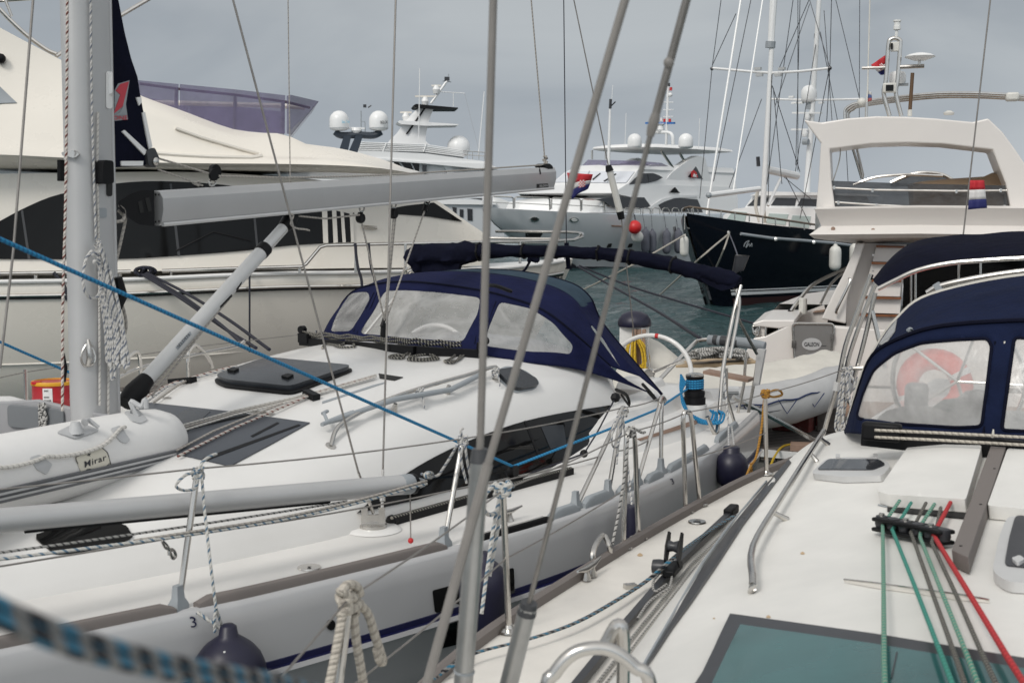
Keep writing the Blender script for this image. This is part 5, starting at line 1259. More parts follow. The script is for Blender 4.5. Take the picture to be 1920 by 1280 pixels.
mb, T = rloft(Y1, rowsF, fs); tn, tt_ = T[-1]
mb.loft([[Y1.w(s, q*1.62, smooth(tt_, s)-(.35 if s < -7.3 else 0)*(1 if abs(q) < .95 else 0)) for q in (-1, -.9, 0, .9, 1)] for s in fs])
b0_, bt_ = T[0]; mb.loft([[Y1.w(s, q*1.78, smooth(bt_, s)) for q in (-1, 0, 1)] for s in fs])
obj('flybridge', mb, CREAM, fy, 55); FLY1 = mb.bvh()
# windows
win = spl([(-60, 452), (0, 415), (60, 384), (115, 364), (215, 345), (300, 340), (420, 347), (520, 365), (600, 388), (660, 402), (660, 402), (660, 454), (660, 454), (600, 457), (540, 461), (450, 471), (330, 480), (215, 486), (0, 486), (-60, 487)], 3)
mb = patch(HOUSE1, [(p[0], p[1]) for p in win], .01, .015, 22); w1 = obj('saloon_window', mb, GLASS, fy, 40)
for q in ([(602, 389), (612, 392), (614, 456), (605, 456)], [(621, 393), (629, 395), (632, 455), (624, 456)], [(637, 397), (643, 399), (647, 455), (641, 455)], [(654, 401), (661, 402), (662, 455), (657, 455)]):
    obj('window_divider', patch(HOUSE1, q, .028, .01, 12), CREAM, w1)
for q in ([(318, 345), (322, 345), (338, 480), (333, 481)], [(40, 396), (44, 394), (58, 486), (53, 486)], [(470, 357), (474, 358), (484, 467), (480, 468)], [(160, 353), (163, 353), (168, 487), (164, 487)]): obj('window_seam', patch(HOUSE1, q, .028, .004, 14), DARKGREY, w1)
obj('windscreen', patch(HOUSE1, [(728, 392), (760, 386), (812, 380), (866, 416), (800, 406), (745, 402)], .012, .012, 14), GLASS, fy)
obj('wing_opening', patch(FLY1, [(-40, 150), (0, 163), (32, 194), (-40, 196)], .006, .01, 14), GREYPL, fy)
obj('side_moulding', MB().tube([p for p in (hit(FLY1, x, y, .01) for x, y in ((270, 286), (330, 291), (400, 295), (470, 297), (489, 294), (486, 289), (440, 276), (380, 258), (330, 240))) if p], .03, 8), CREAM, fy)
obj('navigation_lamp', MB().ball(hit(FLY1, 2, 112, .05), .07, 10), BLACK, fy)
# flybridge screen of tinted perspex
pn = lambda x, y, n=1.5: Y1.n(x, y, n)
scr = thing; 
def pane(pts, nm='flybridge_screen'):
    o = obj(nm, MB().add(pts, [list(range(len(pts)))]), PURPLE, fy, 0); solidify(o, .012); return o
segs = [[(120, 136), (200, 143), (262, 151), (335, 158), (335, 207), (262, 186), (200, 160), (125, 130)], [(337, 158), (441, 168), (535, 179), (535, 251), (441, 244), (337, 208)]]
for sg_ in segs: pane([pn(*p) for p in sg_])
pane([pn(538, 180), pn(545, 178), pn(597, 190, 1.05), pn(546, 253, 1.25), pn(538, 251)])
a, b = pn(597, 190, 1.05), pn(546, 253, 1.25); mir = lambda p: Y1.w(Y1.loc(p)[0], -Y1.loc(p)[1], p.z)
pane([a, mir(a), mir(b), b])
for sg_ in segs: pane([mir(pn(*p)) for p in sg_])
mb = MB(); 
for x, y0, y1 in ((331, 166, 206), (441, 176, 245), (530, 190, 253)):
    obj('screen_post', MB().tube([pn(x, y0, 1.44), pn(x-1, y1, 1.44)], .028, 8), STEEL, fy)
obj('screen_rail', MB().tube([pn(x, y, 1.45) for x, y in ((262, 157), (335, 167), (441, 178), (535, 191))]+[pn(580, 202, 1.12)], .02, 7), mat('bronze_tint', (.12, .07, .07), .4), fy)
obj('fly_seat', MB().tube([pn(x, y, 1.0) for x, y in ((290, 192), (400, 195), (520, 198), (572, 202))], .035, 8), CREAM, fy)
# rails
q = [(-100, 514), (0, 513), (120, 511), (245, 509)]; dkp = lambda x, y, n: Y1.n(x, y, n)
obj('deck_rail', MB().tube([dkp(x, y, 2.38) for x, y in q], .025, 8), STEEL, fy)
rl = [(304, 508), (420, 504), (566, 500), (574, 495), (600, 464), (612, 460), (700, 458), (800, 456), (900, 454), (985, 453)]
nr = lambda x: 2.34 if x < 600 else 2.3 if x < 760 else smooth([(760, 2.3), (900, 1.75), (985, 1.35), (1050, .8), (1090, .3)], x)
o = obj('bow_rail', MB().tube([dkp(x, y, nr(x)) for x, y in rl+[(1040, 452), (1076, 450), (1092, 444), (1088, 438)]], .025, 8), STEEL, fy)
obj('bow_rail', MB().tube([mir(dkp(x, y, nr(x))) for x, y in rl+[(1040, 452), (1076, 450)]], .025, 8), STEEL, fy)
obj('rail_front', MB().tube(spl([dkp(1076, 450, nr(1076)), dkp(1090, 442, .2), dkp(1088, 437, -.2), dkp(1050, 435, -.6), dkp(990, 434, -1.0), dkp(930, 434, -1.5)], 4), .025, 8), STEEL, fy)
for x, yt, yb in ((67, 512, 527), (225, 510, 523), (320, 508, 521), (562, 500, 512), (667, 459, 511), (760, 457, 509), (860, 455, 506), (975, 453, 494), (1035, 452, 491), (1060, 451, 487)):
    obj('rail_post', MB().tube([dkp(x, yt, nr(x)), dkp(x, yb, nr(x))], .022, 7), STEEL, fy)
obj('door_handle', MB().tube([p for p in (hit(HOUSE1, 677, 426, .05), hit(HOUSE1, 704, 428, .05)) if p], .03, 7), STEEL, fy)
obj('name_letters', write_on(HULL1, 'ANKA', (1031, 526), (1053, 524), 10, .02, slant=3), BLACKP, fy)
# wing rails at the top left
mb = MB().tube(spl([pn(-40, -30, 1.5), pn(0, 18, 1.5), pn(45, 62, 1.5), pn(85, 92, 1.5), pn(106, 102, 1.5)], 4), .03, 8); obj('arch_rail', mb, STEEL, fy)
obj('arch_rail', MB().tube([pn(105, 106, 1.5), pn(125, 92, 1.4), pn(230, 27, 1.2), pn(290, -8, 1.0)], .03, 8), STEEL, fy)
obj('arch_rail', MB().tube([pn(-10, 3, 1.5), pn(62, -2, 1.4)], .02, 7), STEEL, fy); obj('arch_rail', MB().tube([pn(6, -10, 1.5), pn(22, 31, 1.5)], .02, 7), STEEL, fy)
cleat(hit(DECK1, 272, 520, .02) or Y1.n(272, 518, 2.35), Y1.A, BLACK, fy, .22, 'deck_cleat')
obj('wiper', MB().tube([p for p in (hit(HOUSE1, 330, 470, .04), hit(HOUSE1, 400, 435, .04), hit(HOUSE1, 470, 452, .04)) if p], .012, 6), BLACK, fy)

# ================================================================== ivory flybridge yacht, stern on, at the right
G = Frame((5.25, 16.5), (.27, .963))
gal = thing('flybridge_yacht', 'ivory flybridge yacht seen from astern with a grey stern door at the right', 'motor yacht', G.w(4, 0, 0))
gs = lambda x, y, s=0.0: G.s(x, y, s)
def gl(p): return G.loc(p)
mb = MB(); st_ = [(-.0, 2.0), (2, 2.08), (5, 2.1), (8, 1.8), (10.5, .9), (12, .05)]
for sg in (1, -1): mb.loft([[G.w(s, sg*(n*k), z) for k, z in ((.8, -.3), (.92, .2), (.97, .7), (1.0, 1.25), (1.0, 1.36))] for s, n in st_])
mb.add([G.w(0, n*k, z) for n in (-2.0, 2.0) for k, z in ((.8, -.3), (.92, .2), (.97, .62))], [[0, 1, 2, 5, 4, 3]]); obj('hull', mb, GALW, gal, 50)
obj('hull_deck', MB().loft([[G.w(s, q*n, 1.36) for q in (-1, 0, 1)] for s, n in st_ if s >= 4.0]), GALW, gal)
obj('swim_platform', bev(obj('platform', MB().box(G.w(-.75, 0, .36), 1.7, 4.2, .14, G.A, G.N), GALW, gal), .03) and MB().box(G.w(-.75, 0, .437), 1.6, 4.0, .012, G.A, G.N), TEAK, gal)
obj('cockpit_sole', MB().loft([[G.w(s, n, .60) for n in (-2, 2)] for s in (0, 3.9)]), TEAK, gal)
# transom, quarters with fairleads
T0 = lambda x, y: gs(x, y, 0)
pl_ = lambda pts, d=.22, m=GALW, nm='transom', s=0.0, sm=0: bev(obj(nm, MB().prism([gs(x, y, s) for x, y in pts], G.A*d), m, gal, sm), .015)
pl_([(1562, 612), (1650, 618), (1980, 630), (1980, 730), (1545, 722), (1556, 690)])
pl_([(1413, 634), (1436, 630), (1486, 606), (1491, 680), (1488, 725), (1400, 712), (1398, 660)], .5)
pl_([(1411, 606), (1430, 600), (1490, 600), (1488, 612), (1462, 616), (1412, 611)], 1.9, GALW, 'quarter_deck')
pl_([(1424, 612), (1436, 612), (1434, 632), (1422, 630)], .12, GALW, 'quarter_pillar', .05); pl_([(1461, 612), (1489, 610), (1489, 640), (1455, 634)], .3, GALW, 'quarter_pillar', .05)
for pts in ([(1411, 611), (1424, 612), (1422, 630), (1412, 626)], [(1437, 612), (1462, 613), (1456, 632), (1435, 631)]):
    q = [gs(x, y, .02) for x, y in rnd(pts, 3)]; obj('fairlead', MB().tube(q, .014, 7, True), STEEL, gal)
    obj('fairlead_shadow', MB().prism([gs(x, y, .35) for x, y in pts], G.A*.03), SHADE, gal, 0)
obj('mooring_bollard', MB().tube([gs(1417, 624, .12), gs(1426, 616, .12)], .04, 8), STEEL, gal)
q = rnd([(1486, 606), (1564, 607), (1557, 686), (1490, 676)], 9)
dr = obj('stern_door', MB().prism([gs(x, y, -.03) for x, y in q], G.A*.03), mat('grey_door_perspex', (.19, .185, .18), .25, var=.08), gal, 0)
obj('door_frame', MB().tube([gs(x, y, -.035) for x, y in q], .017, 8, True), STEEL, dr)
ov = [(1522+18.5*math.cos(a*.2618), 645+11.5*math.sin(a*.2618)) for a in range(24)]
obj('door_emblem', MB().prism([gs(x, y, -.036) for x, y in ov], G.A*.004), mat('pale_grey_oval', (.42, .42, .42), .5), dr, 0)
obj('door_letters', write('GALEON', lambda u, v: gs(1508+28*u, 649.5-8*v, -.039), spacing=1.0, bold=.03), SLATE, dr)
obj('door_line', MB().tube([gs(1540, 648, -.036), gs(1549, 648, -.036)], .004, 6), SLATE, dr)
for x, y in ((1561, 632), (1558, 664), (1488, 645)): obj('door_hinge', MB().box(gs(x, y, -.05), .05, .03, .1, G.N, G.A), STEEL, dr)
# rising side wing, bulwark, stairs
mb = MB().prism([gs(x, y, .9) for x, y in ((1540, 598), (1560, 555), (1580, 517), (1601, 470), (1604, 456), (1622, 456), (1600, 520), (1588, 560), (1586, 607))], G.A*.35); bev(obj('side_wing', mb, GALW, gal, 0), .02)
mb = MB().prism([gs(x, y, 1.25) for x, y in ((1588, 560), (1600, 520), (1622, 456), (1700, 458), (1690, 560), (1680, 660), (1586, 660))], G.A*.15); obj('cockpit_bulkhead', mb, GALW, gal, 0)
obj('side_rail', MB().tube(spl([gs(1592, 522, .85), gs(1593, 530, .8), gs(1569, 580, .8), gs(1569, 587, .85)], 3), .02, 7), STEEL, gal)
for (x0, x1, y) in ((1643, 1696, 461), (1634, 1692, 492), (1628, 1690, 525), (1622, 1690, 557), (1612, 1688, 590)):
    obj('stair_tread', MB().prism([gs(x0, y-1, 1.0), gs(x1, y+1, 1.0), gs(x1, y+4, 1.0), gs(x0, y+3, 1.0)], G.A*.25), TEAKR, gal)
    obj('stair_riser', MB().prism([gs(x0, y+3, 1.08), gs(x1, y+4, 1.08), gs(x1-3, y+31, 1.08), gs(x0-7, y+29, 1.08)], G.A*.15), GALW, gal)
for x in (1637,): 
    for y in (478, 508, 545): obj('panel_bolt', MB().lathe([(.014, 0), (.014, .01)], gs(x, y, .99), G.A*-1, 8), STEEL, gal)
mb = MB().prism([gs(x, y, 1.6) for x, y in ((1696, 458), (2100, 462), (2100, 660), (1690, 655))], G.A*.1); obj('saloon_door', mb, GLASS, gal)
for x in (1708, 1716, 1797, 1838): obj('door_post', MB().tube([gs(x, 470, 1.55), gs(x, 600, 1.55)], .02, 7), STEEL, gal)
# quarter rails
obj('quarter_rail', MB().tube(spl([gs(1480, 588, 1.6), gs(1500, 560, 1.8), gs(1530, 530, 2.2), gs(1600, 497, 2.8)], 4), .028, 8), STEEL, gal)
obj('quarter_rail', MB().tube(spl([gs(1538, 570, 2.0), gs(1560, 530, 2.3), gs(1592, 503, 2.8)], 3), .02, 8), STEEL, gal)
obj('rail_foot', MB().tube([gs(1478, 592, 1.6), gs(1483, 582, 1.6)], .04, 8), BLACK, gal)
obj('fuel_vent', MB().lathe([(.06, 0), (.06, .22), (.05, .23)], gs(1505, 588, 1.7), (0, 0, 1), 10), FENDW, gal)
obj('quarter_coaming', MB().prism([gs(x, y, 1.95) for x, y in ((1478, 612), (1509, 586), (1545, 572), (1552, 600), (1545, 640), (1486, 640))], G.A*.2), GALW, gal, 0)
obj('teak_patch', MB().prism([gs(x, y, 1.9) for x, y in ((1527, 583), (1547, 580), (1545, 584), (1524, 586))], G.A*.1), TEAKS, gal)
# flybridge overhang
def gband(pts, s0, s1, nm, m=GALW, sm=25):
    mb = MB(); L_ = [gs(x, y, s0+ds) for x, y, ds in pts]
    R_ = [G.w(gl(p)[0], 4.3-gl(p)[1]-.3, p.z) for p in L_]
    return L_
ovh = [(1518, 440, -.35), (1526, 447, -.28), (1606, 456, .3), (1606, 456, 1.6)]
prof_ = [(1519, 437, 0.0), (1527, 447, .05), (1603, 456, .9)]
def across(px, s):   # a beam profile point carried across the boat to the starboard side
    p = gs(px[0], px[1], s); s_, n_, z_ = gl(p); return [p, G.w(s_, .0, z_+.02), G.w(s_, 2.25, z_)]
rows = [across((1606, 457), 1.4), across((1527, 447.5), .62), across((1517, 440), .55), across((1540, 424), .75), across((1527, 392), .62), across((1533, 388), .7), across((1560, 388), 1.5), [G.w(9.0, -1.7, 2.95), G.w(9.0, 0, 3.0), G.w(9.0, 1.7, 2.95)], [G.w(9.0, -1.7, 2.55), G.w(9.0, 0, 2.55), G.w(9.0, 1.7, 2.55)]]
mb = MB().loft(rows+[rows[0]]); n_ = len(rows); mb.add([r[0] for r in rows], [list(range(n_))]); mb.add([r[2] for r in rows], [list(range(n_))[::-1]])
obj('flybridge_overhang', mb, GALW, gal, 20)
for x, y in ((1562, 429), (1637, 432), (1716, 436), (1800, 439), (1890, 442)): obj('bolt_cover', MB().lathe([(.03, 0), (.028, .012), (.001, .014)], gs(x, y, .66), G.A*-1, 10), TEAKS, gal)
hs_ = [G.w(1.7, -1.95, .6), G.w(9, -1.75, .6)]; mb = MB().prism([G.w(1.75, -.85, 1.36), G.w(1.75, -.75, 2.6), G.w(9, -.75, 2.6), G.w(9, -.85, 1.36)], G.N*.1); mb.prism([G.w(1.75, 1.8, 1.36), G.w(1.75, 1.7, 2.6), G.w(9, 1.5, 2.6), G.w(9, 1.7, 1.36)], G.N*-.1); obj('house_side', mb, GALW, gal)
# arch over the flybridge
arch = [(1507, 225), (1540, 230), (1590, 222), (1643, 218), (1700, 219), (1750, 222), (1824, 229), (1853, 222), (1880, 248), (1905, 282), (1925, 312), (1950, 400), (1897, 400), (1886, 345), (1861, 281), (1767, 270), (1700, 268), (1633, 270), (1556, 280), (1559, 339), (1566, 392), (1530, 392), (1535, 336), (1539, 269)]
ar_ = bev(obj('radar_arch', MB().prism([gs(x, y, 1.0) for x, y in arch], G.A*1.0), GALW, gal, 0), .02)
und = [gs(x, y, 1.0) for x, y in ((1539, 262), (1600, 255), (1700, 252), (1800, 256), (1861, 270))]
for x, y in ((1617, 262), (1772, 262)): obj('down_light', MB().lathe([(.055, 0), (.05, .012), (.001, .014)], gs(x, y+8, 1.3), (0, 0, -1), 12), SLATE, ar_)
# smoked fly screen with its rail
q = [(1557, 339), (1700, 344), (1890, 348), (1897, 398), (1730, 393), (1566, 388)]
sc1 = obj('fly_screen', MB().add([gs(x, y, 1.12) for x, y in q], [list(range(6))]), SMOKE, gal, 0); solidify(sc1, .012)
obj('screen_rail', MB().tube([gs(x, y, 1.05) for x, y in ((1560, 352), (1640, 356), (1720, 357), (1790, 358), (1890, 357))], .014, 7), STEEL, sc1)
obj('screen_rail', MB().tube([gs(x, y, 1.05) for x, y in ((1566, 379), (1640, 384), (1740, 389), (1895, 388))], .014, 7), STEEL, sc1)
for x, y in ((1564, 352), (1636, 357), (1793, 359), (1876, 357), (1572, 380), (1643, 385), (1883, 388), (1796, 389)): obj('screen_clip', MB().box(gs(x, y, 1.02), .03, .05, .05, G.N, G.A), STEEL, sc1)
# covered furniture on the flybridge, bent windscreen behind
tarp = [(1702, 346), (1730, 340), (1770, 336), (1845, 331), (1860, 324), (1880, 322), (1888, 328), (1890, 350), (1893, 396), (1860, 392), (1705, 388)]
rw_ = []
for k, sc2 in ((0, .9), (.4, 1.0), (1.0, 1.0), (1.6, .95)): rw_.append([gs(1795+(x-1795)*sc2, 360+(y-360)*sc2, 1.6+k) for x, y in tarp])
tag(solo('canvas_cover', MB().loft(rw_, True, True), TAN, 'tan canvas cover over the seats behind the smoked flybridge screen', 'canvas cover', smooth_=50))
scn = spl([gs(x, y, 3.4) for x, y in ((1670, 343), (1700, 330), (1730, 324), (1765, 327), (1790, 340))], 4); mb = MB().add(scn+[gs(1790, 350, 3.4), gs(1670, 350, 3.4)], [list(range(len(scn)+2))]); o = obj('helm_windscreen', mb, SMOKE, gal, 0); solidify(o, .02)
obj('windscreen_frame', MB().tube(scn, .03, 7), STEEL, gal); obj('windscreen_frame', MB().tube(spl([gs(x, y, 3.0) for x, y in ((1600, 347), (1640, 333), (1690, 328), (1720, 328), (1768, 330))], 4), .022, 7), STEEL, gal)
# radar mast
A0_ = lambda x, y, s=1.5: gs(x, y, s)
hoop_ = spl([A0_(1668, 218), A0_(1657, 176), A0_(1661, 150), A0_(1666, 84), A0_(1671, 74), A0_(1679, 72), A0_(1687, 76), A0_(1688, 86), A0_(1683, 150), A0_(1680, 176), A0_(1690, 218)], 4)
rm = obj('radar_mast', MB().tube(hoop_, .030, 9), STEEL, gal, 60)
obj('mast_light', MB().lathe([(.05, 0), (.05, .05), (.042, .06), (.042, .10), (.055, .11), (.055, .13)], A0_(1682, 56), (0, 0, 1), 12).tube([A0_(1680, 72), A0_(1682, 54)], .022, 8), LAMPG, rm)
obj('mast_panel', bev(obj('junction_box', MB().box(A0_(1678, 88), .11, .06, .13, G.N, G.A), FENDW, rm), .01) and MB().box(A0_(1672, 87, 1.45), .03, .02, .08, G.N, G.A), BLACK, rm)
obj('cross_bar', MB().tube([A0_(1616, 128), A0_(1660, 127)], .022, 8), STEEL, rm); obj('cross_bar', MB().tube([A0_(1687, 126), A0_(1733, 124)], .028, 8), STEEL, rm)
obj('dish_antenna', MB().lathe([(.001, -.05), (.08, -.048), (.2, -.005), (.205, .005), (.15, .035), (.06, .055), (.001, .058)], A0_(1725, 107), (0, 0, 1), 22).tube([A0_(1724, 112), A0_(1724, 124)], .022, 8), BOATW, rm, 60)
obj('radome', MB().lathe([(.001, -.09), (.10, -.085), (.115, -.05), (.115, .03), (.10, .075), (.05, .09), (.001, .092)], A0_(1683, 146, 1.75), (0, 0, 1), 20), BOATW, rm, 60)
obj('radome_bracket', MB().box(A0_(1688, 159, 1.75), .22, .12, .03, G.N, G.A), GREYPL, rm)
sx = bev(obj('camera_box', MB().box(A0_(1668, 165, 1.42), .18, .1, .13, G.N, G.A), FENDW, rm), .015); obj('camera_glass', MB().box(A0_(1668, 165, 1.36), .10, .02, .08, G.N, G.A), GLASS, rm)
obj('brown_aerial', MB().tube([A0_(1706, 210), A0_(1711, 137)], .026, 8), BROWN, gal); obj('aerial_base', MB().tube([A0_(1706, 218), A0_(1706, 206)], .032, 8), FENDW, gal)
obj('whip_aerial', MB().tube([A0_(1624, 218), A0_(1627, 160), A0_(1632, -40)], .011, 6), FENDW, gal); obj('aerial_base', MB().tube([A0_(1624, 220), A0_(1625, 192)], .022, 7), STEEL, gal)
obj('horn', MB().lathe([(.06, 0), (.075, .03), (.03, .06)], A0_(1779, 216), (0, 0, 1), 12), FENDW, gal)
for dy, s in ((0, 2.6), (4, 2.75), (8, 2.9)):
    obj('bimini_bow', MB().tube(spl([gs(x, y+dy*k, s) for x, y, k in ((1584+dy, 224, .3), (1584+dy, 208, .4), (1592+dy, 199, .8), (1612, 192, 1), (1683, 182, 1), (1784, 174, 1), (1920, 180, 1), (2040, 200, 1))], 4), .02, 8), STEEL, gal)
obj('bow_clamp', bev(obj('bow_clamp', MB().box(gs(1898, 182, 2.6), .18, .2, .12, G.N, G.A), FENDW, gal), .03) and MB().ball(gs(1616, 192, 2.6), .07, 10), FENDW, gal)
obj('fly_ladder', MB().tube([gs(1598, 275, 2.2), gs(1616, 335, 2.2)], .02, 7), STEEL, gal); obj('fly_ladder', MB().tube([gs(1606, 275, 2.2), gs(1618, 328, 2.2), gs(1616, 336, 2.2)], .02, 7), STEEL, gal)
obj('cable', MB().tube(spl([gs(1576, 272, 1.3), gs(1574, 300, 1.3), gs(1562, 340, 1.3)], 4), .008, 6), FENDW, gal)

# ================================================================== yachts across the basin
def solidpoly(F_or_Y, pts, off, mb=None):
    return (mb or MB()).prism(pts, off)
# ---------------- silver superyacht, bows towards us
Y2 = Frame((-1.47, 64), (.68, .733))
sy = thing('superyacht', 'silver grey superyacht with white superstructure and two white domes moored bows towards us', 'superyacht', Y2.w(12, 0, 0))
hb2 = lambda s: smooth([(0, .02), (1.2, .75), (3, 1.6), (6, 2.5), (10, 3.05), (16, 3.2), (28, 3.0)], s)
tz2 = table(Y2, [(905, 390), (960, 392), (1075, 398), (1185, 403), (1290, 406), (1390, 409)], hb2); z2 = lambda s: smooth(tz2, s)
mb = MB(); 
for sg in (1, -1):
    rows = []
    for i in range(41):
        t = i/40; r = []
        for hgt, s0, k in ((1, 0, 1), (.93, .15, .985), (.75, .9, .93), (.5, 2.6, .82), (.25, 4.6, .68), (.06, 5.6, .56), (-.15, 6.0, .48)):
            s = s0+(25-s0)*t; full = min(1, s/14) ; b = hb2(s-s0*.5 if s > s0*.5 else 0)*(k+(1-k)*min(1, t*1.6)); b = b if t > 0 else .03
            r.append(Y2.w(s, sg*b, z2(s)*hgt))
        rows.append(r)
    mb.loft(rows)
obj('hull', mb, PALEHULL, sy, 60); H2B = mb.bvh()
mb = MB()
for sg in (1, -1): mb.loft([[Y2.w(5.7+22*t, sg*(hb2(2.8+22*t)*(.56+.44*min(1, t*1.6)))*1.004, z) for z in (-.1, .28)] for t in [i/20 for i in range(21)]])
obj('boot_stripe', mb, NAVYHULL, sy)
mb = MB().loft([[Y2.w(s, q*max(.02, hb2(s)-.03), z2(s)-.03) for q in (-1, 0, 1)] for s in [i*.7 for i in range(41)]]); obj('deck', mb, BOATW, sy)
def lev(near, far, nn=2.4, aft=25, bulge=.5, na=None):
    aft = aft-8
    a = Y2.n(near[0], near[1], nn); b = Y2.n(far[0], far[1], -nn); la = Y2.loc(a); lb = Y2.loc(b); z = la[2]
    s0 = min(la[0], lb[0])
    mid = Y2.w((la[0]+lb[0])/2-bulge, 0, z)
    na = na or nn
    return [Y2.w(aft, na, z), Y2.w((la[0]+aft)/2, na, z), a, a.lerp(mid, .5)-Y2.A*bulge*.35, mid, Y2.w(lb[0], -nn, z).lerp(mid, .5)-Y2.A*bulge*.35, Y2.w(lb[0], -nn, z), Y2.w((la[0]+aft)/2, -na, z), Y2.w(aft, -na, z)]
def stack(levels, nm, m, par, sm=30, caps=True):
    mb = MB().loft(levels)
    mb.add(levels[-1], [list(range(len(levels[-1])))]); return obj(nm, mb, m, par, sm), mb.bvh()
o, K0 = stack([lev((1130, 399), (945, 395), 2.5, 26, 1.0), lev((1128, 378), (955, 384), 2.45, 26, 1.0), lev((1118, 372), (985, 369), 2.3, 26, .8)], 'fore_trunk', BOATW, sy)
o, K1 = stack([lev((1200, 400), (1010, 395), 2.62, 27, .6), lev((1185, 370), (1000, 368), 2.6, 27, .9), lev((1150, 362), (968, 361), 2.55, 27, .9), lev((1176, 345), (1030, 344), 2.5, 27, .7)], 'main_house', BOATW, sy)
o, K2 = stack([lev((1176, 346), (1030, 345), 2.48, 27, .7), lev((1194, 321), (1058, 321), 2.3, 27, .5), lev((1200, 317), (1065, 316), 2.35, 27, .5), lev((1222, 308), (1085, 312), 2.2, 27, .5)], 'wheelhouse', BOATW, sy)
KB = None
ws = obj('windscreen', patch(K2, [(1040, 343), (1064, 323), (1190, 323), (1174, 344)], .03, .03, 10), WSCREEN, sy)
for a in ([(1105, 323), (1107, 323), (1098, 344), (1096, 344)], [(1150, 323), (1152, 323), (1140, 344), (1138, 344)]): obj('window_divider', patch(K2, a, .065, .01, 8), GREYPL, ws)
for a in ([(1126, 327), (1127, 328), (1113, 340), (1111, 339)], [(1154, 328), (1156, 329), (1134, 343), (1132, 342)]): obj('wiper', patch(K2, a, .08, .02, 6), BLACK, ws)
pn2 = lambda x, y, n=2.66: Y2.n(x, y, n)
def sidep(nm, pts, m, n=2.66, d=.05, k=0, par=None): return obj(nm, MB().prism([pn2(p[0], p[1], n) for p in (spl([(x, y, 0) for x, y in pts], 3, True) if k else pts)], Y2.N*-d), m, par or sy, 0)
sidep('side_window', [(1180, 346), (1192, 334), (1206, 325), (1226, 325), (1236, 329), (1243, 333), (1232, 339), (1214, 343)], GREYGL, 2.52)
sidep('window_divider', [(1214, 325), (1216, 325), (1218, 342), (1216, 342)], SLATE, 2.53)
obj('air_slot', patch(K1, [(974, 364), (1040, 366), (1104, 367), (1092, 373), (1040, 373), (982, 370)], .03, .02, 8), SHADE, sy)
sidep('saloon_window', [(1115, 374), (1150, 370), (1208, 370), (1222, 389), (1190, 391), (1150, 389), (1132, 378)], GREYGL)
sidep('saloon_window', [(1235, 383), (1250, 373), (1275, 371), (1308, 374), (1318, 398), (1243, 397)], GREYGL)
sidep('side_vent', [(1256, 361), (1266, 351), (1275, 362)], BLACK, 2.64)
sidep('side_swoosh', [(1215, 390), (1240, 374), (1265, 367), (1310, 366), (1310, 369), (1266, 371), (1246, 378), (1222, 391)], BOATW, 2.7, .06)
# fly screen, arch, hardtop
q = [pn2(1102, 300, -1.9), pn2(1092, 311, -2.2), pn2(1222, 308, 2.25), pn2(1265, 318, 2.3), pn2(1235, 305, 2.2), pn2(1198, 302, 2.0)]
o = obj('fly_screen', MB().add([pn2(1092, 311, -2.1), pn2(1103, 300, -1.8), pn2(1150, 301, 0)-Y2.A*.4, pn2(1200, 302, 1.9), pn2(1240, 306, 2.2), pn2(1267, 319, 2.25), pn2(1215, 312, 2.25), pn2(1150, 311, 0)-Y2.A*.6], [[0, 1, 2, 7], [7, 2, 3, 6], [6, 3, 4, 5]]), PURPLE, sy, 0); solidify(o, .04)
for sg in (1, -1):
    pts = [Y2.loc(pn2(x, y, 2.4)) for x, y in ((1242, 344), (1262, 322), (1292, 300), (1310, 292), (1322, 296), (1330, 330), (1340, 352))]
    hole = None
    obj('arch', MB().prism([Y2.w(s, sg*2.4, z) for s, n, z in pts], Y2.N*(-.5*sg)), BOATW, sy, 0)
sidep('arch_opening', [(1290, 332), (1305, 312), (1318, 336)], GREYGL, 2.42, .02); 
tag(solo('club_flag', MB().prism([pn2(x, y, 2.6) for x, y in ((1297, 333), (1296, 322), (1301, 319), (1306, 323), (1309, 333))], Y2.N*-.02), RED, 'small red and white pennant in the side arch opening of the silver superyacht', 'flag', smooth_=0))
obj('flag_figure', MB().prism([pn2(x, y, 2.62) for x, y in ((1299, 331), (1302, 325), (1304, 328), (1307, 327), (1305, 331), (1308, 333), (1303, 332))], Y2.N*-.01), WHITEP, bpy.data.objects['club_flag'], 0)
zt = pn2(1324, 292, 2.5)
ht_ = [(1104, 279, -1.9), (1140, 274, -1.2), (1157, 272, -.8)]
def htlev(dz, k):
    P = [Y2.loc(pn2(1104, 279, -1.6)), Y2.loc(pn2(1150, 281, .3)), Y2.loc(pn2(1215, 283, 1.8)), Y2.loc(pn2(1290, 288, 2.5)), Y2.loc(pn2(1325, 292, 2.4))]
    z = P[0][2]; s0 = P[0][0]; L_ = [(s0+1.2, -2.2), (s0+.2, -1.5), (s0-.1, 0), (s0+.2, 1.5), (s0+1.2, 2.2), (s0+4, 2.5), (s0+8.5, 2.4), (s0+9, 0), (s0+8.5, -2.4), (s0+4, -2.5)]
    c = s0+4.5
    return [Y2.w(c+(a-c)*k, b*k, z+dz) for a, b in L_]
mb = MB().loft([htlev(-.06, .92), htlev(0, 1), htlev(.1, .98), htlev(.22, .8)], True, True); obj('hardtop', mb, BOATW, sy, 60); HZ = htlev(.22, .8)[0].z
for x, y0, y1, n in ((1110, 282, 299, -1.8), (1136, 284, 299, -.9)): obj('hardtop_post', MB().tube([pn2(x, y0, n), pn2(x, y1, n)], .07, 6), STEEL, sy)
for (x0, y0, x1, y1) in ((1240, 283, 1264, 318), (1275, 288, 1285, 306)): obj('hardtop_post', MB().tube([pn2(x0, y0, 2.2), pn2(x1, y1, 2.2)], .08, 6), STEEL, sy)
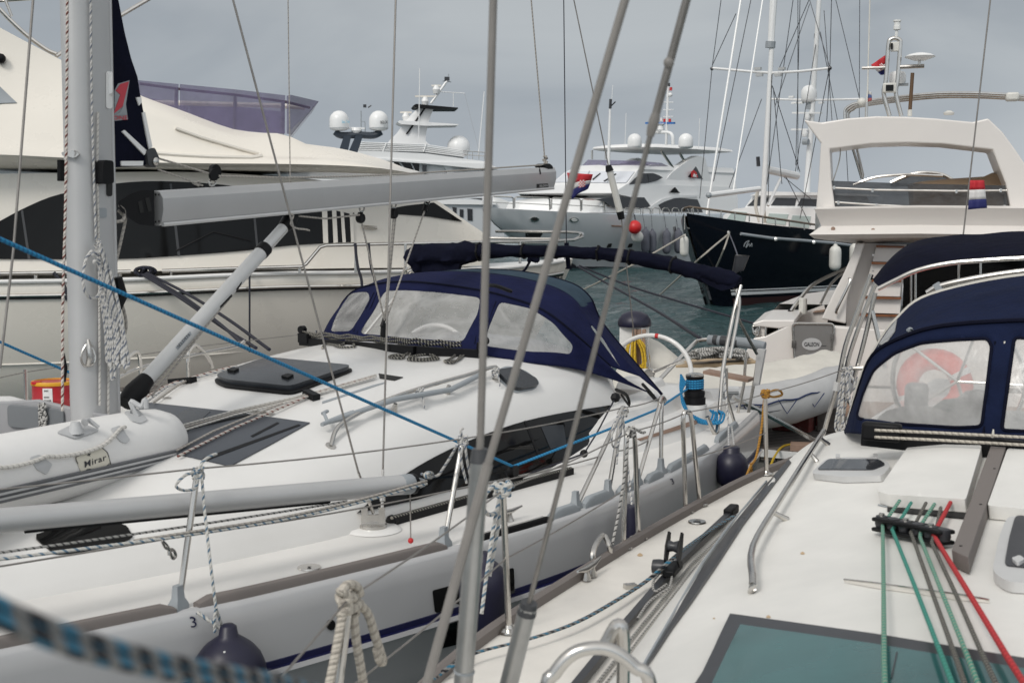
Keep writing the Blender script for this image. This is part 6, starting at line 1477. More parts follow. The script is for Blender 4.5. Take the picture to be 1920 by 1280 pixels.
def dome(c, r, m, par, nm='dome', h=1.0): 
    return obj(nm, MB().lathe([(.5*r, -1.05*r*h), (.8*r, -.98*r*h), (.97*r, -.85*r*h), (1.0*r, -.7*r*h), (r, 0), (.95*r, .32*r), (.8*r, .6*r), (.55*r, .84*r), (.28*r, .96*r), (.001, r)], c, (0, 0, 1), 22), m, par, 60)
for x, n in ((1190, -.9), (1286, 1.6)):
    p = Y2.s(x, 264, 9.0); d_ = dome(p, .38, BOATW, sy, 'satellite_dome'); 
obj('signal_mast', MB().tube([Y2.s(1249, 272, 10), Y2.s(1253, 162, 10)], .07, 8), BOATW, sy)
obj('mast_arch', MB().tube(spl([Y2.s(1262, 272, 10), Y2.s(1261, 256, 10), Y2.s(1254, 249, 10), Y2.s(1230, 248, 10)], 4), .09, 8), BOATW, sy)
obj('radar_scanner', MB().bar(Y2.s(1211, 231, 10), Y2.s(1265, 231, 10), .12, .1), BLUEP, sy); obj('scanner_letters', write('RADAR', lambda u, v: Y2.s(1232+14*u, 232.5-2.2*v, 9.93)), WHITEP, sy)
obj('radar_base', MB().lathe([(.12, -.25), (.2, -.1), (.16, .1), (.25, .2)], Y2.s(1238, 240, 10), (0, 0, 1), 12), BOATW, sy)
for x, y, m in ((1258, 167, RED), (1246, 226, RED), (1256, 226, RED), (1254, 159, SLATE), (1240, 224, BOATW)): obj('signal_lamp', MB().tube([Y2.s(x, y-3, 10), Y2.s(x, y+3, 10)], .07, 8), m, sy)
for y in (192, 206, 219): obj('mast_rung', MB().tube([Y2.s(1244, y, 10), Y2.s(1263, y, 10)], .025, 6), BOATW, sy)
obj('lamp_dome', MB().ball(Y2.s(1257, 178, 10), .12, 10), BOATW, sy)
fm = obj('fore_mast', MB().tube([Y2.s(1141, 309, 7.5), Y2.s(1144, 203, 7.5)], [.085, .06], 8), BOATW, sy); obj('mast_lamp', MB().tube([Y2.s(1144, 204, 7.5), Y2.s(1145, 186, 7.5)], .075, 8), SLATE, fm); obj('wind_vane', MB().tube([Y2.s(1147, 198, 7.5), Y2.s(1153, 192, 7.5), Y2.s(1154, 191, 7.5)], .03, 6), BLACK, fm)
for x0, y0, y1 in ((1172, 270, 212), (1310, 280, 222), (1147, 186, 160)): obj('whip_aerial', MB().tube([Y2.s(x0, y0, 8), Y2.s(x0+2, y1, 8)], .018, 5), BOATW, sy)
# bow rail, anchors, hawse holes, ports, fenders
nf = lambda x: smooth([(905, .1), (925, .6), (1000, 1.5), (1100, 2.3), (1200, 2.8), (1300, 3.0)], x)
for x0, x1 in ((922, 963), (965, 1031), (1034, 1089), (1091, 1133), (1135, 1160)):
    q = [pn2(x0, 388+(x0-920)*.035, nf(x0)), pn2(x0+.5, 370+(x0-920)*.03, nf(x0)), pn2(x0+4, 368+(x0-920)*.03, nf(x0)), pn2(x1-4, 368+(x1-920)*.03, nf(x1)), pn2(x1-.5, 371+(x1-920)*.03, nf(x1)), pn2(x1, 390+(x1-920)*.035, nf(x1))]
    obj('bow_rail', MB().tube(q, .045, 6), STEEL, sy)
    obj('bow_rail', MB().tube([q[0].lerp(q[1], .5), q[-1].lerp(q[-2], .5)], .02, 5), STEEL, sy)
for i in range(8):
    x = 1170+i*18; q = [pn2(x, 401, 3.0), pn2(x, 392, 3.0), pn2(x+3, 390, 3.0), pn2(x+11, 391, 3.0), pn2(x+13, 394, 3.0), pn2(x+13, 402, 3.0)]; obj('deck_rail', MB().tube(q, .03, 6), STEEL, sy)
for x, y in ((1002, 411), (1076, 412)):
    el = [(x+8.5*math.cos(a*.5236), y+4.6*math.sin(a*.5236)) for a in range(12)]; h_ = obj('hawse_hole', patch(H2B, el, .0, .06, 6), STEEL, sy)
    el = [(x+5.5*math.cos(a*.5236), y-.5+3*math.sin(a*.5236)) for a in range(12)]; obj('hawse_light', patch(H2B, el, .06, .02, 5), LAMPG if x > 1050 else SHADE, h_)
for x, y in ((1142, 460), (1181, 460)): obj('port_light', patch(H2B, rnd([(x-5, y+4), (x-2, y-3), (x+5, y-4), (x+3, y+3)], 1.5), .01, .03, 5), SHADE, sy)
obj('hull_plate', patch(H2B, [(1146, 422), (1167, 423), (1166, 425), (1147, 425)], .01, .03, 5), TEAKS, sy)
obj('hull_letters', write_on(H2B, 'CUTWATER', (1232, 417), (1262, 419), 3, .03) if False else patch(H2B, [(1262, 425), (1266, 424), (1267, 432), (1263, 433)], .01, .03, 4), STEEL, sy)
obj('anchor_pocket', patch(H2B, [(985, 437), (1003, 433), (1018, 436), (1010, 449), (985, 449)], .01, .02, 6), SHADE, sy)

def fender(name, label, c, r, L_, m, group=None, line=None, lm=BLROPE, ball=False, cat='fender'):
    t = thing(name, label, cat, c, group)
    if ball == 2: pr = [(.001, -r)]+[(r*math.sin(math.pi*i/12), -r*math.cos(math.pi*i/12)) for i in range(1, 12)]+[(.001, r)]
    elif ball:
        pr = [(.001, -r)]+[(r*math.sin(math.pi*i/12), -r*math.cos(math.pi*i/12)) for i in range(1, 10)]+[(r*.62, r*.80), (r*.4, r*.96), (r*.26, r*1.06), (r*.22, r*1.3), (r*.14, r*1.36), (.001, r*1.37)]
    else:
        h = L_/2; pr = [(.001, -h), (r*.3, -h*.99), (r*.7, -h*.9), (r*.95, -h*.72), (r, -h*.5), (r, h*.5), (r*.95, h*.72), (r*.7, h*.9), (r*.35, h*1.0), (r*.28, h*1.14), (.001, h*1.16)]
    b = obj('fender_body', MB().lathe(pr, c, (0, 0, 1), 20), m, t, 60)
    if line: obj('fender_line', MB().tube(line, max(.006, r*.05), 6), lm, t)
    return t
for k, (x, y, yt) in enumerate(((1210, 452, 396), (1223, 455, 395), (1250, 454, 397), (1272, 453, 399))):
    c = Y2.n(x, y, 3.25); fender('fender', ['dark grey covered fender nearest the red ball on the silver superyacht', 'second grey covered fender along the silver superyacht from the red ball', 'third grey covered fender along the silver superyacht from the red ball', 'grey covered fender nearest the navy bow on the silver superyacht'][k], c, .23, 1.3, FENDG, 'grey fenders along the silver superyacht', [c+Vector((0, 0, .5)), Y2.n(x-6 if k != 1 else x-2, yt, 3.1)])
c = Y2.n(1190, 426, 3.6); fender('ball_fender', 'red ball fender hanging against the silver superyacht', c, .36, 0, RED, None, [c+Vector((0, 0, .4)), Y2.n(1188, 400, 3.1)], BLROPE, 2)
c = Y2.n(1195, 444, 3.4); fender('ball_fender', 'white ball fender hanging just under the red ball fender', c, .32, 0, FENDW, None, [c+Vector((0, 0, .3)), Y2.n(1190, 402, 3.1)], BLROPE, 2)

# ---------------- navy sailing yacht with white deckhouse and tall masts
Y3 = Frame((5.32, 39.5), (.62, .785))
ny = thing('ketch', 'dark navy two masted sailing yacht with white deckhouse moored bows towards us', 'sailing yacht', Y3.w(8, 0, 0))
hb3 = lambda s: smooth([(0, .04), (.8, .6), (2, 1.3), (4, 2.0), (7, 2.55), (11, 2.7), (18, 2.4), (22, 1.9)], s)
tz3 = table(Y3, [(1283, 398), (1300, 402), (1345, 408), (1414, 418), (1515, 429), (1620, 441)], hb3); z3 = lambda s: smooth(tz3, s)
mb = MB()
for sg in (1, -1):
    rows = []
    for i in range(45):
        t = i/44; r = []
        for hgt, s0, k in ((1, 0, 1), (.9, .12, .99), (.7, .45, .94), (.45, .9, .86), (.22, 1.35, .74), (.08, 1.6, .64), (-.1, 1.9, .55)):
            s = s0+(22-s0)*t; b = hb3(max(0, s-s0*.6))*(k+(1-k)*min(1, t*2)) if t > 0 else .04
            r.append(Y3.w(s, sg*b, z3(s)*hgt if hgt > .3 else 3.0*hgt))
        rows.append(r)
    mb.loft(rows)
obj('hull', mb, NAVYHULL, ny, 60); H3B = mb.bvh()
for (z0, z1, m, nm) in ((.30, .40, WHITEP, 'boot_stripe'), (.44, .48, WHITEP, 'boot_stripe'), (-.1, .2, mat('dark_antifouling', (.03, .008, .008), .5), 'antifouling')):
    mb = MB(); 
    def at(z, t):
        hgt = z/3.0; s0 = lerp([(-.1, 1.9), (.08, 1.6), (.22, 1.35)], hgt); k = lerp([(-.1, .55), (.08, .64), (.22, .74)], hgt); s = s0+(22-s0)*t
        return s, hb3(max(0, s-s0*.6))*(k+(1-k)*min(1, t*2))+.02
    for sg in (1, -1): mb.loft([[Y3.w(at(z, i/44)[0], sg*at(z, i/44)[1], z) for z in (z0, z1)] for i in range(1, 45)])
    obj(nm, mb, m, ny)
mb = MB().loft([[Y3.w(s, q*max(.02, hb3(s)-.04), z3(s)-.08) for q in (-1, 0, 1)] for s in [i*.55 for i in range(41)]]); obj('deck', mb, TEAKS, ny)
obj('rub_rail', MB().tube([p for p in (hit(H3B, x, y, .03) for x, y in ((1388, 438), (1445, 446), (1500, 450), (1560, 455), (1604, 461))) if p], .05, 7), GREYPL, ny)
for x, y in ((1452, 447), (1523, 453)): obj('rail_lamp', MB().ball(hit(H3B, x, y, .06) or Y3.n(x, y, 2.6), .07, 8), LAMPG, ny)
obj('bow_script', MB().tube(spl([p for p in (hit(H3B, x, y, .02) for x, y in ((1394, 462), (1397, 455), (1404, 451), (1400, 458), (1398, 464), (1404, 457), (1405, 462), (1409, 456), (1409, 462))) if p], 4), .014, 5), GREYPL, ny)
n3 = lambda x, y, n: Y3.n(x, y, n)
nfn = lambda x: smooth([(1282, .1), (1300, .7), (1350, 1.6), (1420, 2.2), (1540, 2.55)], x)
q = [n3(x, y, nfn(x)) for x, y in ((1282, 395), (1284, 390), (1293, 388), (1340, 394), (1414, 404), (1480, 414), (1540, 423))]
obj('pulpit_rail', MB().tube(q, .035, 7), mat('bronze_rail', (.20, .15, .11), .4, metal=.6), ny)
for x in (1300, 1330, 1352, 1378, 1405, 1430, 1454, 1480, 1508, 1530):
    yt = smooth([(1293, 388), (1340, 394), (1414, 404), (1540, 423)], x); obj('rail_post', MB().tube([n3(x, yt, nfn(x)), n3(x, yt+13, nfn(x))], .02, 6), STEEL, ny)
obj('hawse_pipe', MB().lathe([(.09, 0), (.06, .04), (.001, .05)], hit(H3B, 1366, 437, .0), Y3.N, 12), STEEL, ny)
# deckhouse
def box3(px, s0, k, d, nm, m=BOATW): # outline of the front carried aft
    return obj(nm, MB().prism([Y3.s(x, y, s0) for x, y in px], Y3.A*d), m, ny, 20)
box3([(1354, 440), (1356, 404), (1376, 392), (1400, 389), (1520, 390), (1534, 396), (1546, 450)], 9.0, 0, 5, 'lower_deckhouse')
box3([(1394, 393), (1412, 367), (1428, 362), (1540, 364), (1560, 395)], 9.4, 0, 4, 'upper_deckhouse')
box3([(1406, 367), (1425, 359), (1540, 361), (1556, 366)], 9.2, 0, 4.6, 'deckhouse_roof')
def pan3(pts, s, m, nm): return obj(nm, MB().prism([Y3.s(x, y, s) for x, y in pts], Y3.A*.04), m, ny, 0)
for pts in ([(1401, 386), (1419, 369), (1441, 371), (1435, 386)], [(1445, 385), (1455, 371), (1493, 372), (1490, 386)], [(1495, 386), (1502, 372), (1537, 374), (1537, 387)]): pan3(pts, 9.37, GREYGL, 'deckhouse_window')
for pts in ([(1362, 412), (1374, 396), (1400, 398), (1396, 416)], [(1436, 418), (1442, 400), (1478, 402), (1472, 422)], [(1480, 424), (1486, 404), (1520, 406), (1516, 428)]): pan3(pts, 8.97, mat('pale_green_window', (.42, .50, .48), .15), 'lower_window')
# masts and rigging
s3m = lambda x, y, s=6.0: Y3.s(x, y, s)
mm = obj('main_mast', MB().tube([s3m(1429, 418), s3m(1447, 88), up(s3m(1429, 418), s3m(1447, 88), 2.6)], [.10, .085, .075], 12), BOATW, ny, 60)
obj('furled_mainsail', MB().tube([s3m(1445, 88), s3m(1451, -10), s3m(1456, -200)], [.11, .13, .135], 10), BOATW, mm)
obj('furler_end', MB().tube([s3m(1445, 78), s3m(1444, 90)], .17, 10), GREYPL, mm)
zm = obj('mizzen_mast', MB().tube([s3m(1512, 372, 11), s3m(1532, 60, 11), up(s3m(1512, 372, 11), s3m(1532, 60, 11), 2.2)], [.12, .09, .08], 10), BOATW, ny, 60)
obj('spreader', MB().tube([s3m(1335, 128), s3m(1414, 135), s3m(1448, 137), s3m(1500, 134), s3m(1556, 128)], .045, 7), BOATW, mm)
obj('spreader', MB().tube([s3m(1446, 186, 11), s3m(1520, 188, 11), s3m(1611, 186, 11)], .04, 7), BOATW, zm)
for x, y in ((1421, 129), (1424, 141), (1466, 129), (1459, 141)): obj('flood_light', MB().box(s3m(x, y), .24, .12, .09, Y3.N, Y3.A), STEEL, mm)
for x, y in ((1335, 129), (1556, 128)): obj('spreader_end', MB().ball(s3m(x, y), .07, 8), SLATE, mm)
obj('radome', MB().lathe([(.16, -.33), (.25, -.3), (.29, -.2), (.3, 0), (.28, .14), (.21, .25), (.1, .31), (.001, .32)], s3m(1517, 176, 11), (0, 0, 1), 20), BOATW, zm, 60)
obj('radome_stem', MB().tube([s3m(1519, 194, 11), s3m(1518, 205, 11)], .14, 8), GREYPL, zm)
for x0, x1, y in ((1486, 1541, 212), (1484, 1515, 243)): obj('radar_scanner', MB().bar(s3m(x0, y, 10.8), s3m(x1, y, 10.8), .1, .06), BOATW, zm)
for x, y, r in ((1514, 220, .11), (1509, 251, .12), (1510, 266, .1)): obj('scanner_base', MB().lathe([(r*.7, -r), (r, -.02), (r*.8, r)], s3m(x, y, 10.8), (0, 0, 1), 10), BOATW, zm)
obj('spot_lamp', MB().tube([s3m(1506, 266, 10.7), s3m(1516, 266, 10.7)], .12, 10), GREYPL, zm)
for x, y in ((1489, 193), (1502, 193), (1540, 193), (1484, 182)): obj('deck_light', MB().box(s3m(x, y, 11), .2, .1, .07, Y3.N, Y3.A), BOATW, zm)
obj('mizzen_instrument', MB().box(s3m(1531, 68, 11), .14, .12, .18, Y3.N, Y3.A), SLATE, zm)
obj('boom', MB().tube([s3m(1438, 318, 6.2), s3m(1494, 330, 8.5)], .14, 10), BOATW, ny); obj('boom_vang', MB().tube([s3m(1464, 334, 7), s3m(1440, 386, 6.2)], .05, 7), BOATW, ny)
obj('whisker_pole', MB().tube([n3(1329, 366, .4), n3(1424, 354, .6)], .085, 8), BOATW, ny); obj('pole_end', MB().ball(n3(1329, 366, .4), .1, 8), GREYPL, ny)
obj('mast_wrap', MB().tube([s3m(1423, 150), s3m(1421, 170)], .05, 6).tube([s3m(1421, 296), s3m(1422, 312)], .06, 6) if False else MB().tube([s3m(1421, 294), s3m(1422, 312)], .07, 6), SLATE, mm)
for a, b, r in (((1389, 0), (1325, 402), .036), ((1430, 0), (1374, 364), .026)):
    p, q = s3m(*b, 2.5), s3m(*a, 4.5); obj('furled_headsail', MB().tube([p, q, up(p, q, 1.8)], r, 8), BOATW, ny)
for a, b, s0, s1 in (((1352, 0), (1335, 128), 6, 6), ((1335, 128), (1312, 372), 6, 4), ((1408, 0), (1338, 340), 5, 2.5), ((1487, 0), (1438, 346), 6, 6), ((1560, -40), (1556, 128), 6, 6), ((1556, 128), (1550, 228), 6, 6.5), ((1517, 0), (1461, 128), 6, 6), ((1518, 0), (1555, 124), 11, 6), ((1567, 0), (1611, 183), 11, 11),
                    ((1448, 161), (1500, 322), 6, 8), ((1518, 8), (1453, 200), 11, 6), ((1428, 186), (1367, 352), 6, 3), ((1496, 0), (1496, 320), 9, 9), ((1500, 0), (1492, 310), 8.5, 8.5), ((1380, 26), (1336, 122), 5, 6), ((1545, 20), (1560, 226), 11, 10), ((1538, 60), (1572, 235), 11, 11), ((1531, 75), (1490, 330), 11, 8.6), ((1450, 165), (1466, 345), 6, 6.5), ((1470, 332), (1536, 386), 7.5, 9), ((1474, 332), (1520, 424), 7.5, 8),
                    ((1447, 140), (1440, 380), 5.5, 5.5), ((1555, 128), (1500, 410), 6, 7.5), ((1585, 250), (1590, 340), 10, 10), ((1612, -20), (1611, 250), 12, 12)):
    obj('rigging_wire', MB().tube([Y3.s(*a, s0), Y3.s(*b, s1)], .0135, 5), SLATE, ny)
obj('furled_cover', MB().tube(spl([s3m(1424, 416), s3m(1417, 390), s3m(1418, 372), s3m(1421, 355)], 4), .06, 7), CANV, ny); obj('furled_cover', MB().tube(spl([s3m(1434, 418), s3m(1432, 390), s3m(1433, 376)], 4), .06, 7), BGROPE, ny)
for k, (x, y, l, nm) in enumerate(((1566, 484, 'white cylinder fender nearer the camera on the navy hull', .3), (1601, 476, 'white cylinder fender farther along the navy hull, half hidden by the ivory yacht', .28))):
    pass
for x, y, lab, sc_ in ((1566, 484, 'plump white fender on the navy hull, clear of the ivory yacht', 1.0), (1603, 478, 'white fender on the navy hull, half hidden behind the ivory yacht', .95)):
    c = n3(x, y, 2.9); fender('fender', lab, c, .19*sc_, .8*sc_, FENDW, 'white fenders on the navy hull', [c+Vector((0, 0, .5)), c+Vector((0, 0, .85))], WROPE)
c = n3(1283, 462, .55); fender('fender', 'long white fender hanging at the bow of the navy hull', c, .13, .62, FENDW, 'white fenders on the navy hull', [c+Vector((0, 0, .5)), n3(1284, 404, .4)], WROPE)

# ---------------- white superyacht behind the cream one
Y4 = Frame((-14.7, 90), (.99, .14))
wy = thing('superyacht', 'white superyacht with louvred bridge deck and raked radar mast behind the grey boom', 'superyacht', Y4.w(6, 0, 0))
w4 = lambda x, y, n=3.0: Y4.n(x, y, n)
def ext4(px, n0, n1, nm, m=BOATW, par=None, sm=25): 
    P = [w4(x, y, n0) for x, y in px]; return obj(nm, MB().loft([P, [p-Y4.N*(n0-n1) for p in P]], True, True), m, par or wy, sm)
GREYW = mat('grey_white_paint', (.50, .52, .54), .35, var=.03, vscale=.3)
ext4([(540, 480), (540, 372), (640, 350), (800, 362), (925, 378), (938, 395), (950, 470), (985, 520), (560, 520)], 3.2, -3.2, 'hull', GREYW)
ext4([(560, 372), (560, 330), (700, 330), (770, 330), (925, 318), (925, 372)], 2.9, -2.9, 'main_house', GREYW)
ext4([(700, 366), (930, 378), (930, 384), (830, 383), (700, 372)], 3.4, -3.4, 'deck_band')
ext4([(690, 296), (721, 297), (790, 303), (911, 306), (930, 313), (936, 317), (905, 317), (800, 307), (720, 301)], 3.4, -3.4, 'upper_deck')
ext4([(655, 282), (700, 283), (800, 288), (911, 303), (925, 311), (800, 304), (721, 298), (700, 296)], 3.3, -3.3, 'deck_edge')
ext4([(700, 335), (722, 299), (735, 300), (786, 305), (925, 316), (925, 335)], 2.7, -2.7, 'wheelhouse')
for pts in ([(729, 300), (744, 301), (762, 322), (756, 322)], [(748, 301), (768, 303), (779, 325), (766, 323)], [(771, 303), (786, 305), (786, 327), (782, 326)]): ext4(pts, 2.74, 2.66, 'wheelhouse_window', GLASS)
for pts in ([(792, 309), (800, 310), (800, 326), (793, 326)], [(862, 392), (869, 393), (869, 408), (862, 406)], [(876, 391), (886, 392), (886, 414), (877, 413)], [(848, 388), (856, 389), (856, 400), (850, 398)], [(862, 317), (874, 317), (874, 320), (862, 320)]): ext4(pts, 3.26 if pts[0][1] > 350 else 2.95, 2.7, 'side_window', GREYGL)
ext4([(828, 305), (845, 306), (850, 322), (858, 330), (840, 328), (834, 314)], 2.98, 2.6, 'buttress')
for k in range(5):
    y0 = 267+3.2*k; obj('louvre_slat', MB().tube([w4(676-4*k, y0, 3.2)-Y4.N*2.0, w4(676-4*k, y0, 3.2), w4(795, y0+4.2, 3.2), w4(866+1.0*k, y0+15-.3*k, 3.2), w4(868, y0+14, 3.2)-Y4.N*3], .045, 6), BOATW, wy)
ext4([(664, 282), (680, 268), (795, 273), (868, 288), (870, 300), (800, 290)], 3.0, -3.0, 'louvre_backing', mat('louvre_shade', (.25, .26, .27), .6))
for x in (724, 800): obj('louvre_post', MB().tube([w4(x, 269, 3.25), w4(x-6, 285, 3.25)], .05, 6), BOATW, wy)
for dy in (0, 7): obj('deck_rail', MB().tube([w4(868, 283+dy, 3.2), w4(911, 286+dy, 3.2)], .03, 5), STEEL, wy)
for x in (876, 886, 898, 909): obj('rail_post', MB().tube([w4(x, 283+(x-868)*.07, 3.2), w4(x, 300, 3.2)], .03, 5), STEEL, wy)
mst = obj('radar_mast', MB().loft([[w4(x0, y, .55), w4((x0+x1)/2, y, .75), w4(x1, y, .55), w4(x1, y, -.55), w4((x0+x1)/2, y, -.75), w4(x0, y, -.55)] for x0, x1, y in ((724, 806, 272), (730, 798, 264), (744, 799, 250), (757, 803, 232), (770, 808, 216), (786, 814, 201))], True, True), BOATW, wy, 40)
obj('mast_stripe', MB().prism([w4(x, y, .85) for x, y in ((796, 201), (800, 201), (765, 251), (761, 251))], Y4.N*-.2), BLACK, mst)
ext4([(745, 229), (750, 226), (800, 229), (859, 233), (859, 235), (800, 236), (752, 233)], 1.2, -1.2, 'mast_platform', BOATW, mst); ext4([(775, 198), (780, 195), (812, 198), (859, 202), (859, 204), (812, 204), (778, 201)], 1.3, -1.3, 'mast_platform', BLACK, mst)
obj('mast_spar', MB().tube([w4(808, 194, 0), w4(838, 152, 0)], .09, 7), BOATW, mst); obj('cross_bar', MB().tube([w4(822, 172, 0), w4(871, 175, 0)], .03, 6), BOATW, mst); obj('aerial', MB().tube([w4(850, 175, 0), w4(850, 200, 0)], .025, 5), BOATW, mst)
obj('instrument', MB().box(w4(838, 148, 0), .35, .2, .25, Y4.A, Y4.N), SLATE, mst); obj('instrument_arm', MB().tube([w4(830, 152, 0), w4(846, 154, 0)], .04, 5).tube([w4(840, 147, 0), w4(841, 139, 0)], .03, 5), GREYPL, mst)
for x0, x1, y, bx, by in ((778, 818, 181, 797, 190), (809, 827, 161, 818, 168), (750, 772, 211, 761, 219)):
    obj('radar_scanner', MB().bar(w4(x0, y, 0), w4(x1, y, 0), .15, .12), CREAM, mst); obj('scanner_base', MB().lathe([(.2, -.3), (.28, 0), (.15, .28)], w4(bx, by, 0), (0, 0, 1), 10), BOATW, mst)
obj('satellite_dome', MB().ball(w4(860, 276, 0), .82, 20), BOATW, wy, 60)
for x0, y0, x1, y1 in ((785, 268, 787, 128), (897, 290, 908, 172)): obj('whip_aerial', MB().tube([w4(x0, y0, 2), w4(x1, y1, 2)], .035, 5), BOATW, wy); 
obj('stay_wire', MB().tube([w4(871, 175, 0), w4(898, 283, 2)], .016, 5), GREYPL, wy)
obj('foredeck_band', MB().prism([w4(x, y, 3.1) for x, y in ((905, 366), (938, 372), (965, 382), (940, 395), (905, 392))], Y4.N*-6), BOATW, wy, 0)

# ---------------- dark mounted domes of a yacht hidden behind the cream one
Y6 = Frame((-8.2, 60), (.99, .14))
hy = thing('motor_yacht', 'dark domed bracket of a yacht hidden behind the cream flybridge', 'motor yacht', Y6.w(0, 0, 0))
w6 = lambda x, y, n=0: Y6.n(x, y, n)
for x, y in ((636, 226), (710, 226)): 
    d_ = dome(w6(x, y), .45, BOATW, hy, 'satellite_dome', 1.0); obj('dome_seam', MB().tube([w6(x, y)+Vector((math.cos(a*.2618)*.445, math.sin(a*.2618)*.445, -.36)) for a in range(24)], .008, 5, True), GREYPL, d_)
obj('dome_letters', write('Sea Tel', lambda u, v: w6(641+14*u, 231-5.5*v, .47)), mat('light_blue_print', (.10, .45, .62), .5), hy); obj('dome_letters', write('SAILOR', lambda u, v: w6(713+14*u, 232-5.5*v, .47), bold=.02), BLACKP, hy)
DB = mat('dark_blue_bracket', (.02, .03, .045), .4)
obj('dome_arm', MB().tube(spl([w6(628, 247), w6(640, 254), w6(672, 253), w6(700, 254), w6(715, 247)], 4), .16, 8), DB, hy)
for a in (((652, 254), (642, 290)), ((674, 254), (660, 290))): obj('bracket_leg', MB().loft([[w6(x+dx*w_, y, n) for dx, n in ((-1, -.2), (1, -.2), (1, .2), (-1, .2))] for (x, y), w_ in ((a[0], 7), (a[1], 9))], True, True), DB, hy)
obj('small_radome', MB().lathe([(.15, -.12), (.25, 0), (.2, .12), (.001, .16)], w6(668, 245), (0, 0, 1), 12), BOATW, hy); obj('open_scanner', MB().bar(w6(650, 240), w6(684, 241), .1, .08), BOATW, hy)
obj('lamp_mast', MB().tube([w6(677, 250), w6(677, 208)], .03, 6).tube([w6(685, 250), w6(684, 228), w6(677, 228)], .025, 6), GREYPL, hy); obj('signal_lamp', MB().box(w6(684, 199), .14, .1, .14), SLATE, hy); obj('wind_vane', MB().tube([w6(690, 202), w6(696, 198)], .03, 5), SLATE, hy)
obj('house_top', MB().loft([[Y6.w(s, n, z) for s, n in ((-1.2, -2), (2.6, -2), (2.6, 2), (-1.2, 2))] for z in (0, 5.2)], True, True), BOATW, hy)

# ================================================================== loose gear
# white inflatable dinghy on the foredeck of the middle yacht
ax_ = [onZ(x, y, 1.715) for x, y in ((300, 826), (240, 838), (120, 864), (0, 894), (-200, 940))]
dA = (ax_[3]-ax_[0]).normalized(); dA.z = 0; dA.normalize(); dN = Vector((dA.y, -dA.x, 0))      # forward, towards the far tube
if dN.dot(B1.N) > 0: dN = -dN
ding = thing('inflatable_dinghy', 'white inflatable dinghy with grey strake lying on the foredeck at the left', 'dinghy', ax_[1]-Vector((0, 0, .2)))
r_ = .182
tip = ax_[0]-dA*.14
near = [tip, tip+dA*.03, tip+dA*.09, tip+dA*.17, ax_[0]+dA*.1]+[ax_[0]+dA*d+Vector((0, 0, .01*d)) for d in (.4, .8, 1.2, 1.6)]
rad_ = [.02, .095, .145, .172, .18, r_, r_, r_, r_]
wid = 1.05
arc = []
c0 = ax_[0]+dA*1.6+dN*(wid/2)+Vector((0, 0, .02))
for i in range(1, 10):
    a = math.pi*i/10; arc.append(c0-dN*(wid/2*math.cos(a))+dA*(.75*math.sin(a))+Vector((0, 0, .08*math.sin(a))))
farp = [p+dN*wid for p in near[::-1]]
pth = near+arc+farp; rr = rad_+[r_]*len(arc)+rad_[::-1]
P_ = []; Q_ = []
for i in range(len(pth)-1):
    for j in range(3): P_.append(pth[i].lerp(pth[i+1], j/3)); Q_.append(rr[i]+(rr[i+1]-rr[i])*j/3)
P_.append(pth[-1]); Q_.append(rr[-1])
tube_mb = MB().tube(P_, Q_, 28); obj('buoyancy_tube', tube_mb, PVC, ding, 60); DB_ = tube_mb.bvh()
fl = MB().prism([ax_[0]+dA*d+dN*w_+Vector((0, 0, -.08)) for d, w_ in ((.2, .05), (.2, wid-.05), (1.6, wid-.05), (2.1, wid*.7), (2.1, wid*.3), (1.6, .05))], Vector((0, 0, .03))); obj('floor', fl, PVCG, ding)
t0 = ax_[0]+dA*.30
trn = MB().prism([t0+dN*.08+Vector((0, 0, -.08)), t0+dN*(wid-.08)+Vector((0, 0, -.08)), t0+dN*(wid-.02)+Vector((0, 0, .18)), t0+dN*(wid*.72)+Vector((0, 0, .20)), t0+dN*(wid*.5)+Vector((0, 0, .225)), t0+dN*(wid*.28)+Vector((0, 0, .20)), t0+dN*.04+Vector((0, 0, .18))], dA*.03)
tr_o = bev(obj('transom', trn, PVCG, ding, 20), .008); TRB = trn.bvh()
q = rnd([t0+dA*.032+dN*(wid*.5+a)+Vector((0, 0, b)) for a, b in ((-.2, .19), (.2, .19), (.2, .07), (-.2, .07))], .03)
bev(obj('motor_plate', MB().prism(q, dA*.015), mat('mid_grey_plate', (.16, .17, .18), .5, var=.1), tr_o, 20), .004)
c_ = t0+dA*.06+dN*(wid*.5-.08)+Vector((0, 0, .13)); rng = random.Random(4); cur = []
for k in range(26): cur.append(c_+dN*(.022*math.sin(k*1.9)+.01*rng.random())+Vector((0, 0, .085*math.cos(k*.83)))+dA*.012*rng.random())
tag(obj('lashing', MB().tube(spl(cur, 3)+[c_+Vector((0, 0, -.1)), c_+Vector((.02, -.05, -.2)), c_+Vector((.04, -.12, -.3))], .008, 6), WKROPE, tr_o))
# strake along the tube, fitted low on its outer side
def on_tube(d, a, off): return ax_[0]+dA*d+Vector((0, 0, .01*d))+(-dN*math.cos(a)+Vector((0, 0, 1))*math.sin(a))*(r_+off)
ds = [-.10, -.06, 0, .1, .3, .6, .9, 1.2, 1.6]
def rr_at(d): return lerp([(-.14, .02), (-.11, .095), (-.05, .145), (.03, .172), (.1, .18), (.4, r_)], d)
def on2_(d, a, off): return ax_[0]+dA*d+Vector((0, 0, .01*d))+(-dN*math.cos(a)+Vector((0, 0, 1))*math.sin(a))*(rr_at(d)+off)
st_ = obj('rubbing_strake', MB().loft([[on2_(d, a, o_) for a, o_ in ((-.10, .0), (-.11, .012), (-.45, .012), (-.46, 0))] for d in ds]), STRIPE, ding)
for a in (-.2, -.33): obj('strake_line', MB().loft([[on2_(d, a+b, .0145) for b in (-.03, .03)] for d in ds]), PVCL, st_)
